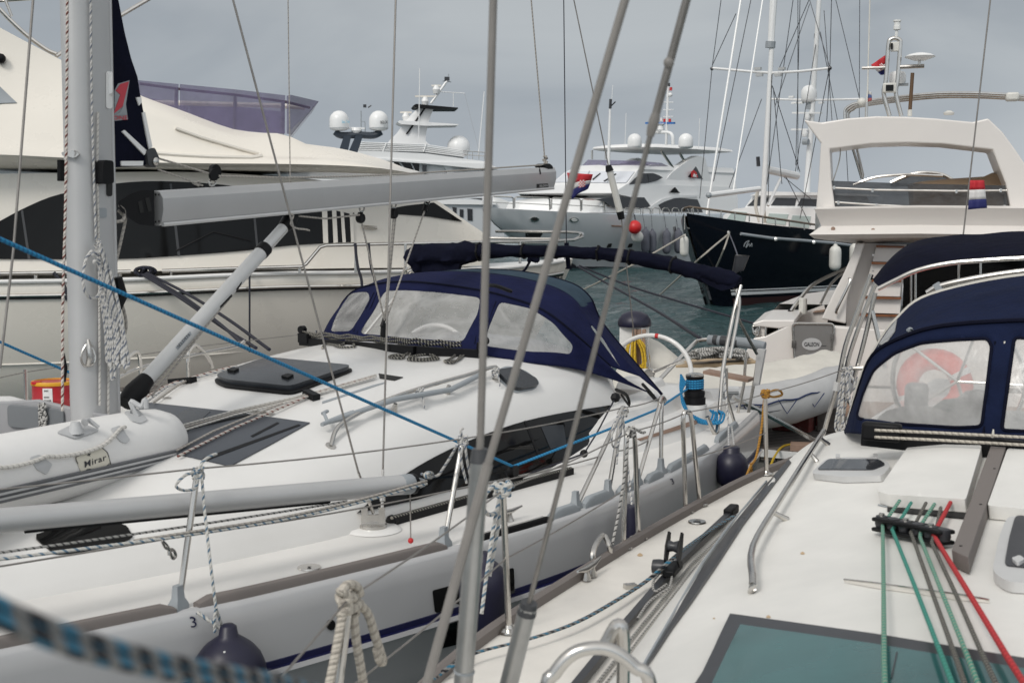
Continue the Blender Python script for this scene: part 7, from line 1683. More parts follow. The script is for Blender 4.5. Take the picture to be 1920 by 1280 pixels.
for poly in ([(54, 858), (72, 852), (97, 870), (86, 890), (68, 880)], [(206, 804), (224, 798), (243, 825), (236, 832), (224, 828)], [(232, 774), (256, 766), (277, 788), (262, 795), (246, 790)]): obj('rope_patch', patch(DB_, rnd(poly, 4), .002, .004, 6), PVCL, ding)
pp = patch(DB_, rnd([(105, 812), (145, 792), (186, 808), (160, 818), (140, 824)], 5), .002, .006, 8); rl_ = obj('rowlock_base', pp, PVCL, ding)
q0 = hit(DB_, 142, 812, .0); mb = MB().tube([q0, q0+Vector((0, 0, .05)), q0+Vector((-.0, 0, .055))], [.04, .022, .02], 10); mb.tube([hit(DB_, 152, 806, .045), hit(DB_, 158, 802, .05), hit(DB_, 178, 810, .035)], [.02, .012, .009], 8); obj('rowlock', mb, PVCL, rl_)
q0 = hit(DB_, 258, 780, 0); obj('oar_clip', MB().tube(spl([q0, q0+Vector((-.02, .0, .04)), q0+Vector((-.03, 0, .075)), q0+Vector((.02, 0, .05)), q0+Vector((.04, 0, .085)), q0+Vector((.045, 0, .04))], 4), .014, 8), PVCL, ding)
gl_ = [(-60, 880), (0, 878), (40, 872), (70, 862), (84, 857), (110, 857), (150, 850), (185, 838), (206, 824), (222, 808), (232, 804)]
obj('grab_line', MB().tube(spl([p for p in (hit(DB_, x, y, .016) for x, y in gl_) if p], 4), .0095, 7), WROPE, ding)
lg = obj('name_patch', patch(DB_, rnd([(139, 857), (188, 838), (200, 848), (207, 873), (156, 896)], 5), .002, .003, 7), mat('cream_patch', (.62, .59, .50), .5), ding)
ol = [hit(DB_, p[0], p[1], .006) for p in rnd([(139, 857), (188, 838), (200, 848), (207, 873), (156, 896)], 5)]; obj('patch_outline', MB().tube([p for p in ol if p], .0022, 5, True), SLATE, lg)
obj('name_letters', write_on(DB_, 'Mirar', (157, 876), (198, 862), 11, .0065, slant=3, spacing=1.1, bold=.02), SLATE, lg)
for dy in (0, 5): obj('patch_wave', MB().tube(spl([p for p in (hit(DB_, x, y+dy, .006) for x, y in ((153, 889), (162, 879), (175, 879), (192, 877), (206, 866))) if p], 3), .002, 5), SLATE, lg)
obj('patch_star', MB().tube([hit(DB_, 164, 850, .006), hit(DB_, 167, 855, .006), hit(DB_, 162, 854, .006), hit(DB_, 168, 851, .006)], .0025, 5), SLATE, lg)

# red drum with yellow lid
dc = B1.n(101, 740, -1.0); dr_ = .122; zt = B1.n(97, 712, -1.0).z
zb = zt-.42
drum = thing('oil_drum', 'red steel drum with yellow lid behind the mast', 'drum', Vector((dc.x, dc.y, zb)))
mb = MB().lathe([(dr_-.01, 0), (dr_, .01), (dr_, .14), (dr_+.005, .15), (dr_, .16), (dr_, .30), (dr_+.004, .31), (dr_, .32), (dr_, .405), (dr_-.008, .41)], Vector((dc.x, dc.y, zb)), (0, 0, 1), 32); obj('drum_body', mb, REDP, drum); DRB = mb.bvh()
obj('drum_lid', MB().lathe([(dr_+.004, .395), (dr_+.006, .405), (dr_+.002, .415), (dr_-.012, .417), (dr_-.014, .405), (.001, .405)], Vector((dc.x, dc.y, zb)), (0, 0, 1), 32), YEL, drum)
obj('drum_bung', MB().lathe([(.03, .405), (.03, .42), (.001, .422)], Vector((dc.x-.07, dc.y-.08, zb)), (0, 0, 1), 12), RED, drum)
lb = obj('drum_label', patch(DRB, [(80, 728), (98, 728), (99, 757), (81, 756)], .001, .002, 5), WHITEP, drum)
for y0, n in ((731, 5), (743, 6), (749, 8), (754, 8)):
    mb = MB()
    for k in range(n):
        x = 83+k*1.7; mb = patch(DRB, [(x, y0), (x+.9, y0), (x+.9, y0+3.2), (x, y0+3.2)], .0035, .0005, 5, mb)
    if mb.v: obj('label_print', mb, BLACKP, lb)
obj('lid_sticker', MB().box(Vector((dc.x+.03, dc.y-.04, zb+.407)), .12, .08, .003), WHITEP, drum)

# spinnaker pole stowed along the stanchions
pa, pb = B1.n(0, 976, .92), B1.n(778, 906, 1.56); p0_ = up(pb, pa, 1.45)
pole = thing('spinnaker_pole', 'long grey spinnaker pole lashed along the port rail in the lower left', 'pole', (pa+pb)/2)
pm = MB().tube([p0_, pa, pb.lerp(pa, .04)], .049, 18); obj('pole_tube', pm, ALU, pole, 60); PLB = pm.bvh()
obj('pole_end', MB().tube([pb.lerp(pa, .045), pb.lerp(pa, .015), pb, up(pa, pb, 1.03)], [.05, .051, .036, .018], 14), GREYPL, pole)
obj('end_band', MB().tube([pb.lerp(pa, .012), pb.lerp(pa, .003)], .0515, 14), BLACK, pole)
obj('pole_groove', MB().tube([up(pb, pa, .25)-Vector((0, 0, .047)), p0_.lerp(pa, .2)-Vector((0, 0, .047))] if False else [pb.lerp(pa, .25)-Vector((0, .02, .045)), pb.lerp(pa, .95)-Vector((0, .02, .045))], .010, 6), BLACK, pole)
obj('trip_line', MB().tube(sag(pb.lerp(pa, .3)-Vector((0, .03, .06)), pa-Vector((0, .03, .10)), .01), .005, 6).tube(sag(pb.lerp(pa, .55)-Vector((0, .03, .075)), up(pb, pa, 1.2)-Vector((0, .03, .14)), .01), .005, 6) if False else MB().tube(sag(pb.lerp(pa, .2)-Vector((0, .03, .05)), up(pb, pa, 1.25)-Vector((0, .03, .13)), .01), .0055, 6), WKROPE, pole)
# coil of rope hung on the mast
coil = thing('rope_coil', 'white blue flecked rope coil hanging on the mast', 'rope', B1.n(200, 560, .14))
rng = random.Random(11); m_ = lambda x, y, n=.15: B1.n(x, y, n)
pts = []
for k in range(9):
    xb = 198+k*4.2; yb = 645+rng.randint(0, 62); n = .12+.012*k
    pts += [m_(178+k*1.2, 452+rng.randint(-6, 8), n), m_(186+k*1.5, 500, n), m_(190+k*2.6, 560, n), m_(xb, 620, n), m_(xb+2, yb, n), m_(xb+6, yb+3, n+.01), m_(xb+9, yb-12, n+.01), m_(198+k*3, 570, n+.015), m_(188+k*2.2, 505, n+.01)]
obj('coil_loops', MB().tube(spl(pts, 4), .0078, 6), WDROPE, coil)
hk = []
for k in range(16): hk.append(m_(180+9*math.cos(k*.9)+k*.5, 470+k*2.0+6*math.sin(k*.9), .20))
obj('coil_hitch', MB().tube(spl(hk, 4), .008, 6), WDROPE, coil)
obj('coil_loop', MB().tube(spl([m_(172, 470, .17), m_(160, 490, .17), m_(156, 530, .17), m_(164, 554, .17), m_(180, 558, .17), m_(192, 540, .17)], 5), .0078, 6), WDROPE, coil)
obj('coil_loop', MB().tube(spl([m_(215, 520, .16), m_(226, 560, .16), m_(236, 600, .16), m_(234, 625, .16), m_(224, 632, .16)], 5), .008, 6), GROPE, coil)
obj('coil_block', MB().tube([m_(222, 520, .19), m_(229, 555, .19), m_(221, 580, .19)], [.02, .03, .018], 8), BLACK, coil)
# fender ropes and knots on the middle yacht's rail
def tied(name, label, top, pts, m, r=.0085, group=None, loops=5, R_=.03):
    t = thing(name, label, 'rope', top, group); k = []
    for i in range(loops*7):
        a = i*.9; k.append(top+Vector((math.cos(a)*R_*(.7+.3*math.sin(i*1.7)), math.sin(a)*R_*.8, -.025+.05*((i*.37) % 1))))
    obj('knot', MB().tube(spl(k, 3), r, 6), m, t)
    for q in pts: obj('rope_tail', MB().tube(spl(q, 5), r, 6), m, t)
    return t
sN = lambda x, y, n=1.3: B1.n(x, y, n)
tied('fender_rope', 'blue flecked rope with an open loop tied to the foremost port stanchion', S0[1]+Vector((0, 0, -.02)), [[sN(372, 882), sN(380, 866), sN(392, 856), sN(406, 850)], [sN(362, 885), sN(345, 892), sN(330, 910), sN(345, 919), sN(365, 915), sN(372, 898)], [sN(378, 890), sN(384, 960, 1.34), sN(395, 1060, 1.42), sN(405, 1140, 1.46)], [sN(405, 1140, 1.45), sN(402, 1160, 1.45), sN(403, 1185, 1.45)], [sN(405, 1140, 1.45), sN(412, 1160, 1.45), sN(418, 1180, 1.45)]], WBROPE, .0065)
tied('fender_rope', 'blue flecked rope bunched on the stanchion beside the thick near shroud', S1[1]+Vector((0, 0, -.01)), [[sN(868, 825, 1.8), sN(864, 808, 1.8), sN(868, 802, 1.8)], [sN(862, 838, 1.82), sN(866, 870, 1.82), sN(875, 905, 1.82)], [sN(872, 835, 1.82), sN(877, 870, 1.82), sN(884, 900, 1.82)], [sN(856, 836, 1.8), sN(845, 856, 1.75), sN(832, 876, 1.7), sN(822, 890, 1.66), sN(810, 892, 1.62), sN(790, 888, 1.6)]], WDROPE, .007)
tied('fender_rope', 'grey rope hank looped on the first tall hoop stanchion', G1[2]+Vector((0, 0, -.03)), [[sN(1160, 775, 2.0), sN(1150, 800, 2.02), sN(1147, 830, 2.02), sN(1155, 838, 2.02), sN(1164, 815, 2.02), sN(1166, 785, 2.02)], [sN(1164, 780, 2.02), sN(1160, 830, 2.02), sN(1156, 870, 2.02)], [sN(1168, 780, 2.02), sN(1178, 880, 2.05), sN(1184, 945, 2.1)]], WDROPE, .0065)
mb = MB(); lines_ = [(0, 1048), (160, 1028), (330, 1006), (520, 976), (660, 945), (800, 906)]
nn_ = lambda x: smooth([(-100, .95), (0, 1.02), (330, 1.28), (660, 1.52), (800, 1.62)], x)
wr = thing('pole_line', 'blue flecked white line strung below the spinnaker pole', 'rope', sN(330, 1006, 1.28))
obj('line', MB().tube(spl([sN(-60, 1055, .98)]+[sN(x, y, nn_(x)) for x, y in lines_], 4), .0072, 7), WBROPE, wr); obj('line', MB().tube(spl([sN(250, 1013, 1.2)]+[sN(x, y-5, nn_(x)) for x, y in lines_[2:]], 4), .006, 7), GROPE, wr)
obj('knot', MB().tube(spl([sN(800+5*math.cos(k*1.3)+k*.7, 890+5*math.sin(k*1.3), 1.62+.02*math.sin(k)) for k in range(14)], 4), .0075, 6), WBROPE, wr)
sh_ = thing('snap_hook', 'steel snap hook hanging from the blue flecked line', 'hook', sN(318, 1030, 1.27))
obj('link', MB().tube(spl([sN(304, 1013, 1.27), sN(310, 1018, 1.27), sN(316, 1026, 1.27), sN(311, 1028, 1.27), sN(305, 1018, 1.27)], 3, True), .005, 6, True), STEEL, sh_)
obj('hook', MB().tube(spl([sN(314, 1024, 1.27), sN(319, 1036, 1.27), sN(324, 1046, 1.27), sN(329, 1042, 1.27), sN(326, 1032, 1.27), sN(318, 1030, 1.27), sN(317, 1040, 1.27)], 4), .0075, 7), STEEL, sh_)
rb_ = thing('pull_cord', 'red ball on a short cord hanging from the pole end', 'cord', sN(770, 1013, 1.6)); obj('cord', MB().tube([sN(769, 922, 1.52), sN(770, 1008, 1.6)], .0035, 6), STEELW, rb_); obj('ball', MB().ball(sN(770, 1013, 1.6), .0145, 12), RED, rb_)
# navy fenders between the hulls
c = B1.n(430, 1262, 1.49); fender('ball_fender', 'large navy ball fender beside the number 3 at the bottom left', c, .155, 0, FEND, 'navy fenders between the two yachts', [c+Vector((0, 0, .17)), S0[0]+B1.N*.1], WBROPE, True); 
obj('fender_valve', MB().ball(hit(bpy.data.objects and MB().ball(c, .155, 20).bvh(), 421, 1222, .0), .006, 8), LAMPG, bpy.data.objects['ball_fender.002'] if 'ball_fender.002' in bpy.data.objects else boat)
def fender2(label, c, r, pr, line, lm, grp='navy fenders between the two yachts'):
    t = thing('fender', label, 'fender', c, grp); obj('fender_body', MB().lathe([(a*r, b*r) for a, b in pr], c, (0, 0, 1), 22), FEND, t, 60)
    for l in line: obj('fender_line', MB().tube(l, .007, 6), lm, t)
PEAR = [(.001, -2.2), (.5, -2.15), (.85, -1.8), (.98, -1.2), (1, -.5), (1, .1), (.95, .5), (.8, .85), (.55, 1.1), (.32, 1.25), (.28, 1.5), (.2, 1.55), (.001, 1.56)]
c = B1.n(907, 1105, 2.12); fender2('big navy fender behind the thick near shroud', c, .115, PEAR, [[c+Vector((0, 0, .17)), B1.w(s_at(895), sheer(s_at(895))-.05, DZ+.05)]], WBROPE)
c = B1.n(1371, 880, 2.12); BT = [(.001, -1.1), (.5, -1.05), (.85, -.75), (1, -.2), (1, .3), (.88, .7), (.6, 1.0), (.5, 1.08), (.5, 1.35), (.42, 1.4), (.001, 1.4)]
fender2('navy fender hanging nearest the pontoon', c, .118, BT, [[c+Vector((-.02, 0, .15)), B1.n(1366, 800, 1.95), B1.n(1358, 700, 1.85)], [c+Vector((.02, 0, .15)), B1.n(1372, 800, 1.95)]], WDROPE)
c = B1.n(1184, 966, 2.2); fender2('small navy fender mostly hidden behind the wooden toe rail', c, .045, [(.001, -5), (1, -4.8), (1, 1), (.9, 1.3), (.001, 1.35)], [[c+Vector((0, 0, .05)), B1.n(1184, 930, 2.16)]], WDROPE)
# beige rope over the foremost stanchion of the right hand yacht
bz = lambda x, y, n=-2.0: B2.n(x, y, n)
t = thing('thick_rope', 'thick beige rope knotted over a stanchion at the bottom centre', 'rope', tA)
kn = []
for i in range(30): kn.append(bz(655+22*math.cos(i*1.25)*(.6+.4*math.sin(i)), 1112+i*1.3+9*math.sin(i*2.1), -2.02+.03*math.sin(i*1.25)))
obj('knot', MB().tube(spl(kn, 4), .0125, 8), BGROPE, t)
for q in ([(662, 1140), (672, 1132), (690, 1150), (703, 1190), (716, 1230), (718, 1240), (712, 1238), (706, 1215)], [(645, 1140), (640, 1165), (628, 1230), (614, 1300), (604, 1370)], [(663, 1150), (668, 1200), (678, 1260), (688, 1330)], [(638, 1112), (650, 1096), (668, 1098), (676, 1115)]): obj('rope_tail', MB().tube(spl([bz(*p) for p in q], 4), .0135, 8), BGROPE, t)
bq = lambda x, y, n=-2.36: B2.n(x, y, n)
tied('fender_rope', 'blue flecked rope with a hanging loop on the stanchion right of the thick near shroud', tB2+Vector((0, 0, -.0)), [[bq(930, 905), bq(912, 925), bq(906, 950), bq(918, 965), bq(932, 955), bq(936, 930), bq(930, 912)], [bq(938, 925), bq(925, 990), bq(912, 1080), bq(903, 1150)], [bq(942, 925), bq(932, 1000), bq(918, 1080)], [bq(944, 920), bq(952, 902), bq(962, 912)]], WBROPE, .0085, None, 6, .036)
tied('fender_rope', 'grey flecked rope end knotted on the nearer inverted V stanchion', tC, [[bq(1183, 808), bq(1192, 805), bq(1204, 811), bq(1209, 810)], [bq(1178, 815), bq(1172, 880), bq(1160, 960), bq(1148, 1020)]], WKROPE, .0075, None, 4, .028)
t = tied('mooring_rope', 'orange rope tied on the last stanchion with its end hanging down', tE, [[bE.lerp(tE, .98), bq(1450, 732), bq(1462, 732), bq(1466, 740), bq(1450, 744), bq(1438, 740)], [bq(1433, 745), bq(1428, 800), bq(1418, 855), bq(1408, 872), bq(1398, 895)], [bq(1408, 868), bq(1409, 890)]], OROPE, .0085, None, 5, .03)
tied('rope_coil', 'white rope coil hanging from the bimini frame of the right hand yacht', s3(1588, 695, 3.2), [[s3(1580, 700, 3.1), s3(1572, 760, 3.1), s3(1566, 800, 3.1), s3(1574, 808, 3.1), s3(1584, 770, 3.1), s3(1590, 705, 3.1)], [s3(1592, 700, 3.1), s3(1602, 716, 3.1), s3(1600, 745, 3.1), s3(1588, 790, 3.1), s3(1578, 806, 3.1), s3(1572, 790, 3.1), s3(1586, 710, 3.1)], [s3(1586, 700, 3.05), s3(1597, 780, 3.05), s3(1590, 812, 3.05), s3(1580, 780, 3.05), s3(1582, 706, 3.05)]], WDROPE, .0085, None, 6, .04)
# blue black line: from the foreground to the car on the right hand yacht
dkz = lambda x, y, z=1.255: onZ(x, y, z)
q1 = [onY(x, y, Y) for x, y, Y in ((-120, 1080, .74), (0, 1134, .76), (110, 1180, .80), (220, 1214, .86), (330, 1240, .94), (450, 1261, 1.04), (560, 1282, 1.2), (680, 1318, 1.6), (740, 1320, 2.4))]+[dkz(790, 1285, 1.3), dkz(850, 1244), dkz(894, 1222), dkz(995, 1196), dkz(1079, 1166), dkz(1155, 1124), dkz(1212, 1087), onZ(1254, 1051, 1.33), onZ(1282, 1028, 1.3), dkz(1330, 994), dkz(1375, 966)]
fl_ = thing('foreground_rope', 'blue black and white doubled rope running from the lower left foreground over the deck', 'rope', q1[12])
obj('strand', MB().tube(spl(q1, 8), .0055, 10), BKROPE, fl_, 60)
obj('strand', MB().tube(spl([p+Vector((.003, -.003, -.0095 if i < 8 else .0)) + (Vector((.012, .012, 0)) if i >= 8 else Vector()) for i, p in enumerate(q1)], 8), .0055, 10), BKROPE, fl_, 60)
# boathook on the coachroof
h0, h1_ = rhit(612, 808, .05), rhit(838, 742, .05); bh = thing('boat_hook', 'grey boat hook lashed beside the cabin grab rail', 'boat hook', h0)
obj('shaft', MB().tube([h0.lerp(h1_, .1)+Vector((0, 0, .01)), rhit(735, 770, .075), h1_, rhit(900, 716, .06)], [.013, .017, .017, .017], 10), GREYPL, bh)
obj('hook_head', MB().tube([rhit(601, 811, .05), rhit(612, 806, .05), rhit(640, 797, .05), rhit(660, 790, .06)], [.012, .014, .022, .014], 8), GREYPL, bh); obj('hook_tine', MB().tube(spl([rhit(612, 806, .05), rhit(609, 798, .06), rhit(608, 792, .06), rhit(614, 789, .06), rhit(604, 794, .06)], 3), .010, 8), GREYPL, bh)
for (x, y) in ((783, 752), (924, 712)): 
    c_ = rhit(x, y, .06); tied('lashing', 'string lashing round boat hook and rail, %s' % ('at its middle' if x < 800 else 'beside the small side hatch'), c_, [[c_, c_+Vector((.02, -.04, -.03)), c_+Vector((.03, -.05, -.09))]], WDROPE, .005, None, 3, .03)
# flags
def flag(name, label, P, bands, par_off, chk=None, group=None, wav=.02, nn_=9):
    """P: 4 corner points hoist-top, fly-top, fly-bottom, hoist-bottom"""
    t = thing(name, label, 'flag', P[0], group); nrm = (P[1]-P[0]).cross(P[3]-P[0]).normalized()
    def at(u, v): 
        a = P[0].lerp(P[1], u).lerp(P[3].lerp(P[2], u), v); return a+nrm*wav*math.sin(u*6.5+v*1.4)*min(1, u*3)
    for i, (m, v0, v1) in enumerate(bands):
        o = obj('stripe', MB().loft([[at(u/nn_, v0+(v1-v0)*k/3) for k in range(4)] for u in range(nn_+1)]), m, t, 80); solidify(o, .004)
    if chk:
        u0, u1, v0, v1 = chk; sh = MB(); wh_ = MB()
        for i in range(5):
            for j in range(5):
                (sh if (i+j) % 2 == 0 else wh_).add([at(u0+(u1-u0)*(i+a)/5, v0+(v1-v0)*(j+b)/5)+nrm*.005*sg for a, b in ((0, 0), (1, 0), (1, 1), (0, 1)) for sg in (1,)], [[0, 1, 2, 3]])
        o = obj('shield', sh, RED, t, 0); solidify(o, .014); o = obj('shield', wh_, WHITEP, t, 0); solidify(o, .014)
    return t
BLUEF = mat('flag_blue', (.012, .016, .11), .7); REDF = mat('flag_red', (.48, .02, .03), .7, var=.1); WHF = mat('flag_white', (.62, .61, .60), .7)
fb_ = lambda x, y, s=5.2: B1.s(x, y, s)
flag('croatian_flag', 'red white and blue flag with chequered shield flying on the thin black halyard', [fb_(1063, 324), fb_(1111, 327), fb_(1100, 354), fb_(1072, 374)], [(REDF, 0, .40), (WHF, .40, .64), (BLUEF, .64, 1.0)], 0, (.55, .80, .34, .72), None, .03)
fg_ = lambda x, y: B2.s(x, y, 4.15)
flag('dutch_flag', 'small red white and blue flag on the right hand backstay', [fg_(1819, 338), fg_(1845, 338), fg_(1850, 390), fg_(1815, 393)], [(REDF, 0, .33), (WHF, .33, .67), (BLUEF, .67, 1)], 0, None, None, .02)
fq = lambda x, y: G.s(x, y, 1.55)
flag('croatian_flag', 'red white and blue flag with shield on the steel radar mast', [fq(1661, 103), fq(1633, 122), fq(1651, 141), fq(1659, 140)], [(REDF, 0, .45), (WHF, .45, .72), (BLUEF, .72, 1)], 0, (.25, .55, .3, .7), None, .02)
flag('courtesy_flag', 'faded small white blue and red flag on the whip aerial', [fq(1626, 167), fq(1634, 174), fq(1635, 188), fq(1626, 192)], [(WHF, 0, .35), (mat('flag_blue_faded', (.08, .12, .28), .7), .35, .7), (mat('flag_red_faded', (.40, .10, .10), .7), .7, 1)], 0, None, None, .01)
# mooring lines
def moor(label, pts, r, m, name='mooring_line', k=5, group='mooring lines over the water'): return solo(name, MB().tube(spl(pts, k), r, 7), m, label, 'rope', group)
cl = Y1.n(275, 512, 2.42); y1 = lambda x, y, n: Y1.n(x, y, n)
for k, (q, lab) in enumerate(((((268, 515), (340, 560), (420, 615), (480, 652)), 'lowest black mooring line from the cleat of the cream yacht'), (((275, 512), (350, 550), (430, 600), (505, 655)), 'uppermost black mooring line from the cleat of the cream yacht'), (((272, 514), (345, 557), (410, 605), (455, 645)), 'middle black mooring line from the cleat of the cream yacht'))):
    ps = [y1(x, y, 2.5+i*1.5) for i, (x, y) in enumerate(q)]; moor(lab, ps, .019, BLROPE, group='black mooring lines from the cream yacht cleat')
kp = []
for i in range(40): kp.append(y1(272+20*math.cos(i*.8)*(.55+.45*math.sin(i*.21)), 509+8*math.sin(i*.8), 2.42+.06*math.sin(i*1.3)))
solo('rope_turns', MB().tube(spl(kp, 3), .022, 7), BLROPE, 'black rope turns round the cleat of the cream yacht', 'rope')
for x, lab in ((668, 'left of the two black fender lines on the bow rail of the cream yacht'), (693, 'right of the two black fender lines on the bow rail of the cream yacht')):
    solo('fender_line', MB().tube(spl([y1(x-2, 456, 2.36), y1(x, 480, 2.4), y1(x+4, 505, 2.46), y1(x+10, 526, 2.5), y1(x+11, 560, 2.55)], 4), .02, 6).tube(spl([y1(x-1, 457, 2.38), y1(x+1, 490, 2.42), y1(x+3, 528, 2.5)], 4), .016, 6) if False else MB().tube(spl([y1(x-2, 456, 2.36), y1(x, 480, 2.4), y1(x+4, 505, 2.46), y1(x+10, 526, 2.5), y1(x+11, 560, 2.55)], 4), .022, 6), BLROPE, lab, 'rope', 'black fender lines on the bow rail')
solo('fender_line', MB().tube([y1(468, 505, 2.4), y1(468, 540, 2.5), y1(468, 660, 2.5)], .014, 6), BLROPE, 'single black line hanging down the cream hull below the vang', 'rope')
solo('rail_line', MB().tube(spl([y1(101, 511, 2.4), y1(108, 520, 2.42), y1(122, 540, 2.5), y1(126, 562, 2.5)], 4), .026, 6), BLROPE, 'black line on the low rail left of the mast', 'rope')
mt = thing('rope_bundle', 'dark rope bundle on the bow rail of the cream yacht', 'rope', y1(1000, 484, 1.2)); obj('bundle', MB().tube(spl([y1(1000+9*math.cos(i*1.1), 484+6*math.sin(i*1.7), 1.2) for i in range(16)], 3), .03, 6), NAVYD, mt); obj('rope_tail', MB().tube([y1(996, 486, 1.2), y1(985, 505, 1.2), y1(980, 509, 1.2)], .02, 6).tube([y1(1003, 486, 1.2), y1(1018, 510, 1.2)], .02, 6) if False else MB().tube([y1(996, 486, 1.2), y1(985, 505, 1.2), y1(980, 509, 1.2)], .02, 6), NAVYD, mt)
sN5 = B1.s(1312, 634, 5.9)
moor('dark mooring line sloping down over the water to the padded stern rail', [Y1.n(1084, 500, .1), onY(1150, 538, 19), onY(1230, 582, 15), sN5], .016, BLROPE)
moor('upper dark mooring line over the water to the ivory yacht quarter', [Y1.n(1086, 498, .1), onY(1180, 536, 20.5), onY(1290, 570, 18.5), G.s(1413, 606, .1)], .016, BLROPE)
hz = hit(H3B, 1366, 437, .05)
TANR = BGROPE
moor('pale anchor rope from the navy bow down to the water on the left', [hz, onY(1315, 482, 36), onZ(1235, 555, 0)], .026, TANR); moor('pale anchor rope from the navy bow dropping almost straight down', [hz, onY(1352, 480, 38), onZ(1320, 550, 0)], .026, TANR)
moor('pale rope from the navy bow to the stern of the cream yacht side', [Y3.n(1285, 440, .5), onY(1180, 500, 34), onZ(1076, 552, .0)], .026, TANR)
solo('hose_line', MB().tube(spl([hz, onY(1380, 470, 38), onY(1388, 500, 38), onZ(1388, 530, .2)], 4), .02, 6), FENDG, 'thin grey line curving down from the navy hawse pipe', 'rope')
# service pedestal with hose
pc = onZ(1188, 782, .5); PY = pc.y; pz = lambda x, y, d=0: onY(x, y, PY+d)
ped = thing('service_pedestal', 'white and teak pedestal with a navy cap standing on the pontoon edge', 'pedestal', Vector((pc.x, pc.y, .5)))
w_ = .13; mb = MB().box(Vector((pc.x, pc.y, 1.04)), .30, .22, 1.10, PD, PW); bev(obj('pedestal_body', mb, GEL, ped), .02)
tk_ = pz(1192, 650, -.12); mb = MB()
for k in range(3): mb.box(Vector((pc.x+.04+.055*(k-1)+.0, pc.y-.16, 1.16)), .05, .02, .8, PD, PW)
obj('teak_slats', mb, TEAKS, ped)
obj('pedestal_cap', MB().lathe([(.19, 0), (.20, .03), (.19, .08), (.15, .14), (.08, .175), (.001, .185)], Vector((pc.x, pc.y, 1.58)), (0, 0, 1), 20), FEND, ped, 60)
ob_ = MB().ball(pz(1163, 652, -.1), .05, 10); obj('socket_flap', ob_, GREYPL, ped)
hs2 = thing('hose_coil', 'yellow hose coil hanging on the pedestal', 'hose', pz(1195, 665, -.25)); rng = random.Random(8)
for k in range(8):
    xa = 1180+2*k; xb = 1176+rng.randint(-4, 4)+k*2; xc = 1206+rng.randint(-4, 10); yb = 690+rng.randint(-8, 8)
    obj('hose_loop', MB().tube(spl([pz(1186+k, 634+rng.randint(-2, 4), -.2-.02*k), pz(xb, 655, -.22-.02*k), pz(xb+2, yb, -.24-.02*k), pz(xb+14, yb+6, -.25-.02*k), pz(xc, yb-8, -.24-.02*k), pz(xc-3, 655, -.22-.02*k)], 5, True), .012, 6, True), YROPE, hs2)
# covered tender on the pontoon
tc = onZ(1400, 790, .5); ten = thing('covered_tender', 'grey inflatable tender under an off white canvas on the pontoon', 'tender', Vector((tc.x, tc.y, .5)))
tY = lambda x, y, Y=13.3: onY(x, y, Y)
tl_ = [tY(1140, 770, 13.2), tY(1240, 772, 13.0), tY(1340, 770, 12.9), tY(1430, 762, 13.0), tY(1500, 748, 13.2), tY(1548, 730, 13.5), tY(1578, 712, 13.9), tY(1588, 703, 14.3)]
tl2 = [p+Vector((.25, 1.35, .05)) for p in tl_[:6]]+[tY(1586, 700, 14.8)]
obj('buoyancy_tube', MB().tube(spl(tl_, 4), [.23]*16+[.22]*6+[.2, .18, .17, .15, .13, .1, .07], 18), PVCT, ten, 60)
obj('bow_cone', MB().tube([tl_[-3], tl_[-2], tl_[-1]], [.2, .13, .06], 14), PVC, ten, 60)
obj('buoyancy_tube', MB().tube(spl(tl2, 4), .2, 14), PVCG, ten, 60)
obj('hull_bottom', MB().loft([[p+Vector((0, .1, -.1)), p.lerp(q, .5)+Vector((0, 0, -.32)), q+Vector((0, 0, -.1))] for p, q in zip(tl_[:7], tl2)]), PVCG, ten, 60)
rows = []; pr_ = [(1140, 668), (1200, 662), (1250, 664), (1300, 668), (1360, 664), (1420, 672), (1480, 680), (1520, 682), (1555, 690), (1580, 702)]
cb0 = spl([p+Vector((0, -.2, .10)) for p in tl_], 5)
n_ = len(cb0)
for k in range(9):
    t = k/8; r = []
    for i, p in enumerate(cb0):
        u = i/(n_-1); far_ = p+Vector((.25, 1.75, .1)); hmp = smooth([(0, .16), (.25, .17), (.5, .17), (.75, .10), (1, .02)], u)*math.sin(math.pi*min(1, t*1.0))**.7 if 0 < t < 1 else 0
        z = hmp + .035*noise.noise(Vector((u*14, t*5, 2)))*(1 if 0 < t < 1 else .3); r.append(p.lerp(far_, t*(1-.8*max(0, u-.8)/.2*1.0 if u > .8 else 1))+Vector((0, 0, z)))
    rows.append(r)
cvr = MB().loft(rows); co_ = obj('canvas_cover', cvr, CANV, ten, 80); solidify(co_, .01)
obj('cover_cord', MB().tube([p+Vector((0, -.05, -.03+.012*math.sin(i*1.6))) for i, p in enumerate(cb0)], .009, 6), mat('blue_cord', (.012, .025, .085), .8), ten)
for i in range(9, n_-4, 4):
    p = cb0[i]; obj('lacing', MB().tube([p+Vector((-.06, -.045, -.02)), p+Vector((.03, -.06, -.16)), p+Vector((.13, -.045, -.02))], .006, 5), MATS['blue_cord'], ten)
obj('rubbing_strake', MB().tube([p+Vector((0, -.225, -.02)) for p in spl(tl_[:-1], 4)], .018, 6), STRIPE, ten)
obj('tube_handle', MB().tube([tY(1352, 732, 12.7), tY(1384, 732, 12.7)], .045, 10), PVCL, ten)
cvs = thing('canvas_heap', 'off white canvas heap beside the pedestal and yellow hose', 'canvas', Vector((pc.x+.6, pc.y, .5)))
hp = []
for k in range(7):
    t = k/6; r = []
    for i in range(13):
        u = i/12; x = 1198+110*u; top_y = smooth([(0, 640), (.2, 632), (.45, 650), (.75, 676), (1, 690)], u); yb = 760
        p0q = onY(x, yb-(yb-top_y)*math.sin(t*math.pi*.5), PY-.35+.7*t); r.append(p0q+Vector((0, 0, .03*noise.noise(Vector((u*6, t*4, 0))))))
    hp.append(r)
obj('canvas', MB().loft(hp), CANV, cvs, 80)
